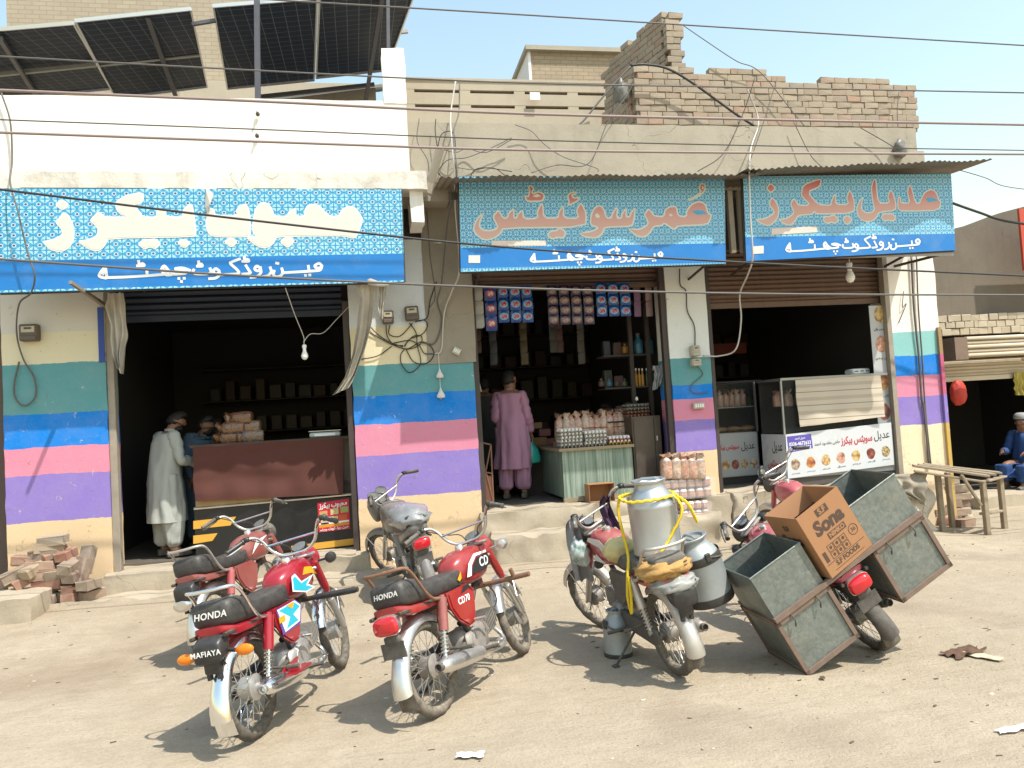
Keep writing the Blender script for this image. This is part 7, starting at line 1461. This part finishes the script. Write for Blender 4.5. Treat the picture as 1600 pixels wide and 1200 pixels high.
# ================================================================== PEOPLE
SKIN = M('brown_skin', (.22, .11, .065), .6, var=.1); HAIR = M('black_hair', (.012, .010, .009), .7, var=.3, scale=60, bump=.4)
def person(label, pos, yaw, cloth, J, hair=True, beard=True, shoes=None, group=None, kameez_len=.52, seated=False):
    """J: joint positions in a frame with x forward, y left, z up"""
    root = thing('person', label, 'person', pos, (0, 0, rad(yaw)), group); V_ = []; E_s = []; RR = []
    def add(p, r, par=None):
        V_.append(V(p)); RR.append(r)
        if par is not None: E_s.append((par, len(V_)-1))
        return len(V_)-1
    pel = add(J['pelvis'], .13); ch = add(J['chest'], .145, pel); nk = add(J['neck'], .06, ch); hd0 = V(J['head']); hf = V(J.get('face', (1, 0, 0))).normalized(); up = (hd0-V(J['neck'])).normalized()
    h1 = add(hd0-up*.05+hf*.01, .072, nk); h2 = add(hd0+up*.02, .092, h1); h3 = add(hd0+up*.085, .075, h2); add(hd0+hf*.115-up*.01, .016, h2); add(hd0+hf*.085-up*.085, .035, h1)
    sdv = hf.cross(up); add(hd0+sdv*.10, .018, h2); add(hd0-sdv*.10, .018, h2)
    for s, nm in ((1, 'l'), (-1, 'r')):
        sh = add(J['sh_'+nm], .065, ch); el = add(J['el_'+nm], .045, sh); wr = add(J['wr_'+nm], .03, el); d = (V(J['wr_'+nm])-V(J['el_'+nm])).normalized(); sd = d.orthogonal().normalized(); pm = add(V(J['wr_'+nm])+d*.06, .032, wr)
        for f in range(4):
            o = sd*(.03-.02*f); k1 = add(V(J['wr_'+nm])+d*.10+o, .011, pm); k2 = add(V(J['wr_'+nm])+d*(.135-.008*abs(f-1))+o+V((0, 0, -.012)), .009, k1); add(V(J['wr_'+nm])+d*(.155-.012*abs(f-1))+o+V((.0, 0, -.03)), .008, k2)
        t1 = add(V(J['wr_'+nm])+d*.04+sd*.045, .012, wr); add(V(J['wr_'+nm])+d*.085+sd*.06, .009, t1)
        hp = add(J['hip_'+nm], .09, pel); kn = add(J['kn_'+nm], .062, hp); an = add(J['an_'+nm], .042, kn); fd = V(J.get('foot', (1, 0, 0))); hl = add(V(J['an_'+nm])+V((0, 0, -.04))-fd*.04, .036, an); add(V(J['an_'+nm])+fd*.10+V((0, 0, -.055)), .034, an); add(V(J['an_'+nm])+fd*.18+V((0, 0, -.062)), .024, len(V_)-1)
    me = bpy.data.meshes.new('body'); me.from_pydata([tuple(p) for p in V_], E_s, []); ob = bpy.data.objects.new('body', me); C.objects.link(ob)
    sk = ob.modifiers.new('Skin', 'SKIN'); sk.use_smooth_shade = True
    if not me.skin_vertices: return root
    for i, r in enumerate(RR): me.skin_vertices[0].data[i].radius = (r, r)
    me.skin_vertices[0].data[0].use_root = True; ob.modifiers.new('Sub', 'SUBSURF').levels = 1
    ev = bpy.data.meshes.new_from_object(ob.evaluated_get(bpy.context.evaluated_depsgraph_get())); bpy.data.objects.remove(ob); ev.name = 'body'; ev.materials.clear(); ev.materials.append(SKIN); ev.shade_smooth(); inst('body', ev, root)
    # clothing
    N = 48
    def ring(c_, rx, ry, fold, ph, tiltv=V((0, 0, 1)), fw=V((1, 0, 0))):
        c_ = V(c_); t = tiltv.normalized(); x = (fw-t*fw.dot(t)).normalized(); y = t.cross(x); out = []
        for i in range(N):
            a = 2*math.pi*i/N; m = 1+fold*(math.sin(a*7+ph)+.6*math.sin(a*11+ph*2.3)+.4*math.sin(a*3-ph)); out.append(c_+x*rx*math.cos(a)*m+y*ry*math.sin(a)*m)
        return out
    P, Ch, Nk = V(J['pelvis']), V(J['chest']), V(J['neck']); sp = (Ch-P).normalized(); dn = V(J.get('hem', (0, 0, -1))).normalized()
    rings = [ring(Nk-V((0, 0, .025)), .068, .072, 0, 0, sp), ring(Nk-V((0, 0, .045)), .10, .145, .0, 0, sp), ring(V(J['sh_l']).lerp(V(J['sh_r']), .5)+V((0, 0, .03)), .13, .195, .006, .5, sp), ring(Ch+sp*.06, .145, .20, .016, 1, sp), ring(Ch-sp*.1, .155, .195, .026, 1.4, sp), ring(P+sp*.14, .165, .20, .034, 2, sp), ring(P+sp*.0, .172, .205, .036, 2.4, sp)]
    for i in range(1, 7): t = i/6; rings.append(ring(P+dn*kameez_len*t, .176+.03*t, .21+.03*t, .036+.03*t, 2.4+.5*t))
    def crumple(b, a=.013, seed=0):
        o = V((seed*3.7+len(label), 1.3*seed, 0)); out = []
        for q in b.v:
            q = V(q); n3 = V((noise.noise(V((q.x*7, q.y*7, q.z*2.4))+o), noise.noise(V((q.x*7, q.y*7, q.z*2.4))+o+V((31, 0, 0))), .3*noise.noise(q*9+o)))
            w3 = V((noise.noise(V((q.x*16, q.y*16, q.z*9))+o), noise.noise(V((q.x*16, q.y*16, q.z*9))+o+V((17, 0, 0))), 0)); out.append(tuple(q+n3*a*2+w3*a*.8))
        b.v = out; return b
    kb_ = MB(); R2 = []
    for i in range(len(rings)-1):
        for t in (0, .5): R2.append([tuple(p.lerp(q, t)) for p, q in zip(rings[i], rings[i+1])])
    R2.append([tuple(p) for p in rings[-1]])
    crumple(kb_.loft(R2, cap=False), .014, 1).build('kameez', cloth, root, 180)
    MB().loft([[tuple(p) for p in ring(Nk-V((0, 0, .03)), .07, .074, 0, 0, sp)], [tuple(p) for p in ring(Nk+V((0, 0, .02)), .066, .068, 0, 0, sp)]], cap=False).build('collar', cloth, root, 180)
    for nm in 'lr':
        a, b, c_ = V(J['sh_'+nm]), V(J['el_'+nm]), V(J['wr_'+nm]); path = [a+(Ch-a)*.25+V((0, 0, .03)), a, a.lerp(b, .5), b, b.lerp(c_, .4), b.lerp(c_, .62 if J.get('rolled') else .92)]; rad_ = [.07, .068, .064, .06, .056, .052]
        g = MB().tube(bez(path, 5), [rad_[min(5, i//5)]*(1+.09*math.sin(i*1.7)) for i in range(26)], 16); crumple(g, .010, 2).build('sleeve', cloth, root, 180)
        h_, k_, n_ = V(J['hip_'+nm]), V(J['kn_'+nm]), V(J['an_'+nm]); path = [h_+V((0, 0, .06)), h_, h_.lerp(k_, .5), k_, k_.lerp(n_, .45), k_.lerp(n_, .8), n_+V((0, 0, .03))]; rr = [.11, .12, .125, .12, .112, .105, .07]
        pp_ = bez(path, 5); rings = []
        for i, p in enumerate(pp_): t = i/5; j = min(int(t), 5); r_ = rr[j]+(rr[j+1]-rr[j])*(t-j); rings.append([tuple(q) for q in ring(p, r_, r_*.95, .045, i*.13)])
        crumple(MB().loft(rings), .014, 3).build('shalwar_leg', cloth, root, 180)
        n2 = V(J['an_'+nm]); fd = V(J.get('foot', (1, 0, 0))); MB().loft([[tuple(n2+fd*x+V((-fd.y, fd.x, 0))*y+V((0, 0, z_-.08))) for y, z_ in ((-w_, .002), (w_, .002), (w_, hh), (w_*.4, hh+.02), (-w_*.4, hh+.02), (-w_, hh))] for x, w_, hh in ((-.09, .03, .05), (-.04, .042, .05), (.06, .045, .035), (.14, .046, .03), (.2, .03, .02))]).build('sandal', BLKD, root, 60)
    if hair:
        hm = Matrix((hf, up.cross(hf), up)).transposed().to_4x4(); hm.translation = hd0
        b = MB().ball((0, 0, 0), 1, 22, 14); vs = []
        for q_ in b.v:
            q = V(q_); s = V((.108, .098, .125)); z_ = q.z
            if q.x > .35 and z_ < .55: s = V((.06, .09, .10))
            if z_ < -.45: s *= .8
            vs.append(tuple(hm @ V((q.x*s.x-.012, q.y*s.y, q.z*s.z+.022+.004*noise.noise(q*9)))))
        b.v = vs; b.build('hair', HAIR, root, 180)
        if beard: g = MB().ball((0, 0, 0), 1, 16, 10); g.v = [tuple(hm @ V((q[0]*.06+.055, q[1]*.075, q[2]*.05-.085))) for q in g.v]; g.build('beard', HAIR, root, 180)
        for s in (-1, 1): g = MB().ball((0, 0, 0), .011, 8, 6); g.v = [tuple(hm @ (V(q)+V((.088, s*.035, .015)))) for q in g.v]; g.build('eye', BLK, root, 180)
    return root
STAND = dict(pelvis=(0, 0, .93), chest=(.02, 0, 1.24), neck=(.03, 0, 1.44), head=(.05, 0, 1.56), sh_l=(.0, .165, 1.36), sh_r=(.0, -.165, 1.36), el_l=(-.03, .205, 1.10), el_r=(-.03, -.205, 1.10), wr_l=(.06, .20, .86), wr_r=(.06, -.20, .86), hip_l=(0, .10, .90), hip_r=(0, -.10, .90), kn_l=(.02, .11, .50), kn_r=(.02, -.11, .50), an_l=(0, .12, .10), an_r=(0, -.12, .10))
def pose(**kw): d = dict(STAND); d.update(kw); return d
PALEK = M('pale_grey_cotton', (.35, .365, .335), .9, var=.1, scale=6, bump=.15, bscale=20); PINKK = M('mauve_cotton', (.40, .21, .31), .9, var=.1, scale=6, bump=.15, bscale=20); BLUEK = M('dim_blue_cotton', (.07, .12, .17), .9, var=.15); NAVY = M('royal_blue_cotton', (.025, .075, .22), .9, var=.15); DIMK = M('dim_grey_cotton', (.05, .052, .055), .9, var=.2)
q = W(266, 868, 9.62)
person('man in pale grey kameez leaning over the left shop counter', (q.x, 9.62, F1), 38, PALEK, pose(pelvis=(-.02, 0, .94), chest=(.0, 0, 1.26), neck=(.06, 0, 1.47), head=(.13, -.02, 1.57), face=(.9, -.35, -.3), sh_l=(.02, .18, 1.40), sh_r=(.02, -.18, 1.40), el_l=(.06, .24, 1.13), el_r=(.06, -.25, 1.13), wr_l=(.30, .17, 1.06), wr_r=(.30, -.19, 1.08), foot=(.95, -.1, 0), kn_l=(-.01, .11, .50), kn_r=(.0, -.11, .50)))
q2 = W(303, 690, 10.1); person('man in dim blue shirt behind the man in pale grey', (q2.x+.05, 10.15, F1), -30, BLUEK, pose(head=(.12, 0, 1.50), neck=(.08, 0, 1.40)))
q = W(806, 780, 10.05)
pk = person('man in mauve kameez standing in the middle shop holding a bag', (q.x, 10.05, FL2), 75, PINKK, pose(head=(.05, 0, 1.57), face=(.9, -.5, 0), wr_r=(.12, -.235, .86), el_r=(-.03, -.215, 1.10), wr_l=(.14, .15, .95)), beard=False)
q = W(771, 780, 11.0); person('dim figure in dark clothes deep at the left of the middle shop', (q.x-.05, 11.0, FL2), 80, DIMK, STAND, beard=False)
q = W(962, 660, 10.4); person('shopkeeper half hidden behind the rusk bags in the middle shop', (q.x, 10.45, FL2-.45), 200, DIMK, pose(head=(.10, 0, 1.54), face=(.9, 0, -.2)))
q = W(1592, 760, 9.75)
person('man in royal blue kameez sitting at the right edge', (q.x+1.0, 10.6, -.02), 200, NAVY, pose(pelvis=(-.05, 0, .56), chest=(.0, 0, .88), neck=(.03, 0, 1.08), head=(.07, 0, 1.20), sh_l=(.0, .19, 1.01), sh_r=(.0, -.19, 1.01), el_l=(.10, .25, .76), el_r=(.10, -.25, .76), wr_l=(.34, .18, .74), wr_r=(.34, -.18, .76), hip_l=(-.03, .11, .54), hip_r=(-.03, -.11, .54), kn_l=(.40, .15, .56), kn_r=(.40, -.15, .56), an_l=(.42, .14, .27), an_r=(.42, -.14, .27), hem=(.8, 0, -.35)), kameez_len=.45, beard=False)
for o in list(bpy.data.objects):
    if o.name.startswith('person') and 'royal blue' in o.get('label', ''):
        g = MB().lathe([(.105, .0), (.11, .03), (.10, .075), (.06, .10), (.001, .105)], 20, T(.07, 0, 1.26)); g.build('cap', M('white_cap', (.30, .31, .30), .9), o, 60)
x_ = q.x+1.0; tag(bx('stool', x_-.2, x_+.35, 10.4, 10.85, .17, .42, SHM), 'dark low seat under the man in royal blue', 'seat')
# green carrier bag held by the man in mauve
mk_ = world_of(pk); h_ = mk_ @ V((.14, -.24, .73)); g = MB(); rings = []
for t, k_ in ((0, .25), (.06, .45), (.16, .85), (.3, 1.1), (.42, 1.12), (.46, .9)): rings.append([(k_*.10*math.cos(a)*(1+.1*math.sin(3*a+t*9)), k_*.06*math.sin(a), -t*.6) for a in [2*math.pi*j/16 for j in range(16)]])
g.loft(rings); g.tube([(.015, 0, -.02), (.02, 0, .06), (0, 0, .09), (-.02, 0, .06), (-.015, 0, -.02)], .008, 6)
o = g.build('carrier_bag', M('turquoise_plastic', (.02, .36, .30), .3, var=.15, scale=20, coat=.3), None, 60); o.location = h_; tag(o, 'turquoise plastic carrier bag in the hand of the man in mauve', 'bag')
# ================================================================== DIM STOCK INSIDE THE SHOPS
re_ = random.Random(77)
DIM = [M('dim_stock_%d' % i, c, .6, var=.5, scale=18) for i, c in enumerate(((.045, .022, .014), (.022, .027, .036), (.055, .04, .018), (.027, .03, .022), (.04, .014, .014), (.05, .045, .04)))]  # gloom of the shops put into the stock colours as near-black tones
rows_ = ('lower', 'middle', 'upper', 'top')
for r, z_ in enumerate([zsv[3], zsv[2], zsv[1], zsv[0]]):
    n = 0; x = sx0-.40
    while x < sx0+.15 and n < 6:
        wd, hh = re_.uniform(.07, .13), re_.uniform(.12, .26)
        if r in (1, 2) and x > sx0-.12: break
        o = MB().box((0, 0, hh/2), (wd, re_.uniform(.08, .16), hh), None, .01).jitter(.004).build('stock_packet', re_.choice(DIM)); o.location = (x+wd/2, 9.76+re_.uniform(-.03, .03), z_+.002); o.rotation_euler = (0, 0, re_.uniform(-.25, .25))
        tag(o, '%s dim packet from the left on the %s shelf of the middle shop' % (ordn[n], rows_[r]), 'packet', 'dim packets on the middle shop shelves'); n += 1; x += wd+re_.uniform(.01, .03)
# shelves on the back wall of the middle shop
bs = thing('back_shelves', 'dark shelves on the back wall of the middle shop', 'shelf', (xd+1.3, 12.8, FL2))
for i in range(4): shift(bx('shelf_board', xd+.4, xe-.1, 12.6, 12.98, FL2+.8+i*.55, FL2+.82+i*.55, SHM, bs), bs)
for i in range(4):
    for j in range(9):
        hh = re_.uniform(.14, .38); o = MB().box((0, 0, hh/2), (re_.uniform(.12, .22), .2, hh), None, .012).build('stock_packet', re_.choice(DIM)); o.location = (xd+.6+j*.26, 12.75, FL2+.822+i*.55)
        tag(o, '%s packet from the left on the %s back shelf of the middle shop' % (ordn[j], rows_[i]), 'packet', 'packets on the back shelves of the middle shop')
# more sachet strips hanging dimly behind the front row
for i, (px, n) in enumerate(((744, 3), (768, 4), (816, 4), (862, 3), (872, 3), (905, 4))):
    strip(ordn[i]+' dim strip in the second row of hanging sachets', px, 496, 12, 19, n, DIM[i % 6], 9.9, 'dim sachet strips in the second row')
# shelves behind the left counter, almost lost in the dark
ls = thing('back_shelves', 'dark shelves on the back wall of the left shop', 'shelf', (xb+1.3, 12.9, F1))
for i in range(4): shift(bx('shelf_board', xb+.2, xc-.1, 12.7, 13.1, F1+.9+i*.5, F1+.92+i*.5, SHM, ls), ls)
for i in range(3):
    for j in range(10):
        hh = re_.uniform(.14, .34); o = MB().box((0, 0, hh/2), (re_.uniform(.12, .2), .2, hh), None, .012).build('stock_packet', re_.choice(DIM)); o.location = (xb+.4+j*.23, 12.9, F1+.922+i*.5)
        tag(o, '%s packet from the left on the %s back shelf of the left shop' % (ordn[j], rows_[i]), 'packet', 'packets on the back shelves of the left shop')
# tins on the back counter of the right shop
rsx = xf+.3
rs = thing('back_shelves', 'dark shelves on the back wall of the right shop', 'shelf', (rsx+1, 12.7, FL2))
for i in range(3): shift(bx('shelf_board', xf+.15, xg-.15, 12.5, 12.9, FL2+1.0+i*.55, FL2+1.02+i*.55, SHM, rs), rs)
for i in range(3):
    for j in range(9):
        hh = re_.uniform(.16, .36); o = MB().box((0, 0, hh/2), (re_.uniform(.12, .22), .2, hh), None, .012).build('stock_packet', re_.choice(DIM)); o.location = (xf+.4+j*.24, 12.7, FL2+1.022+i*.55)
        tag(o, '%s packet from the left on the %s back shelf of the right shop' % (ordn[j], rows_[i]), 'packet', 'packets on the back shelves of the right shop')
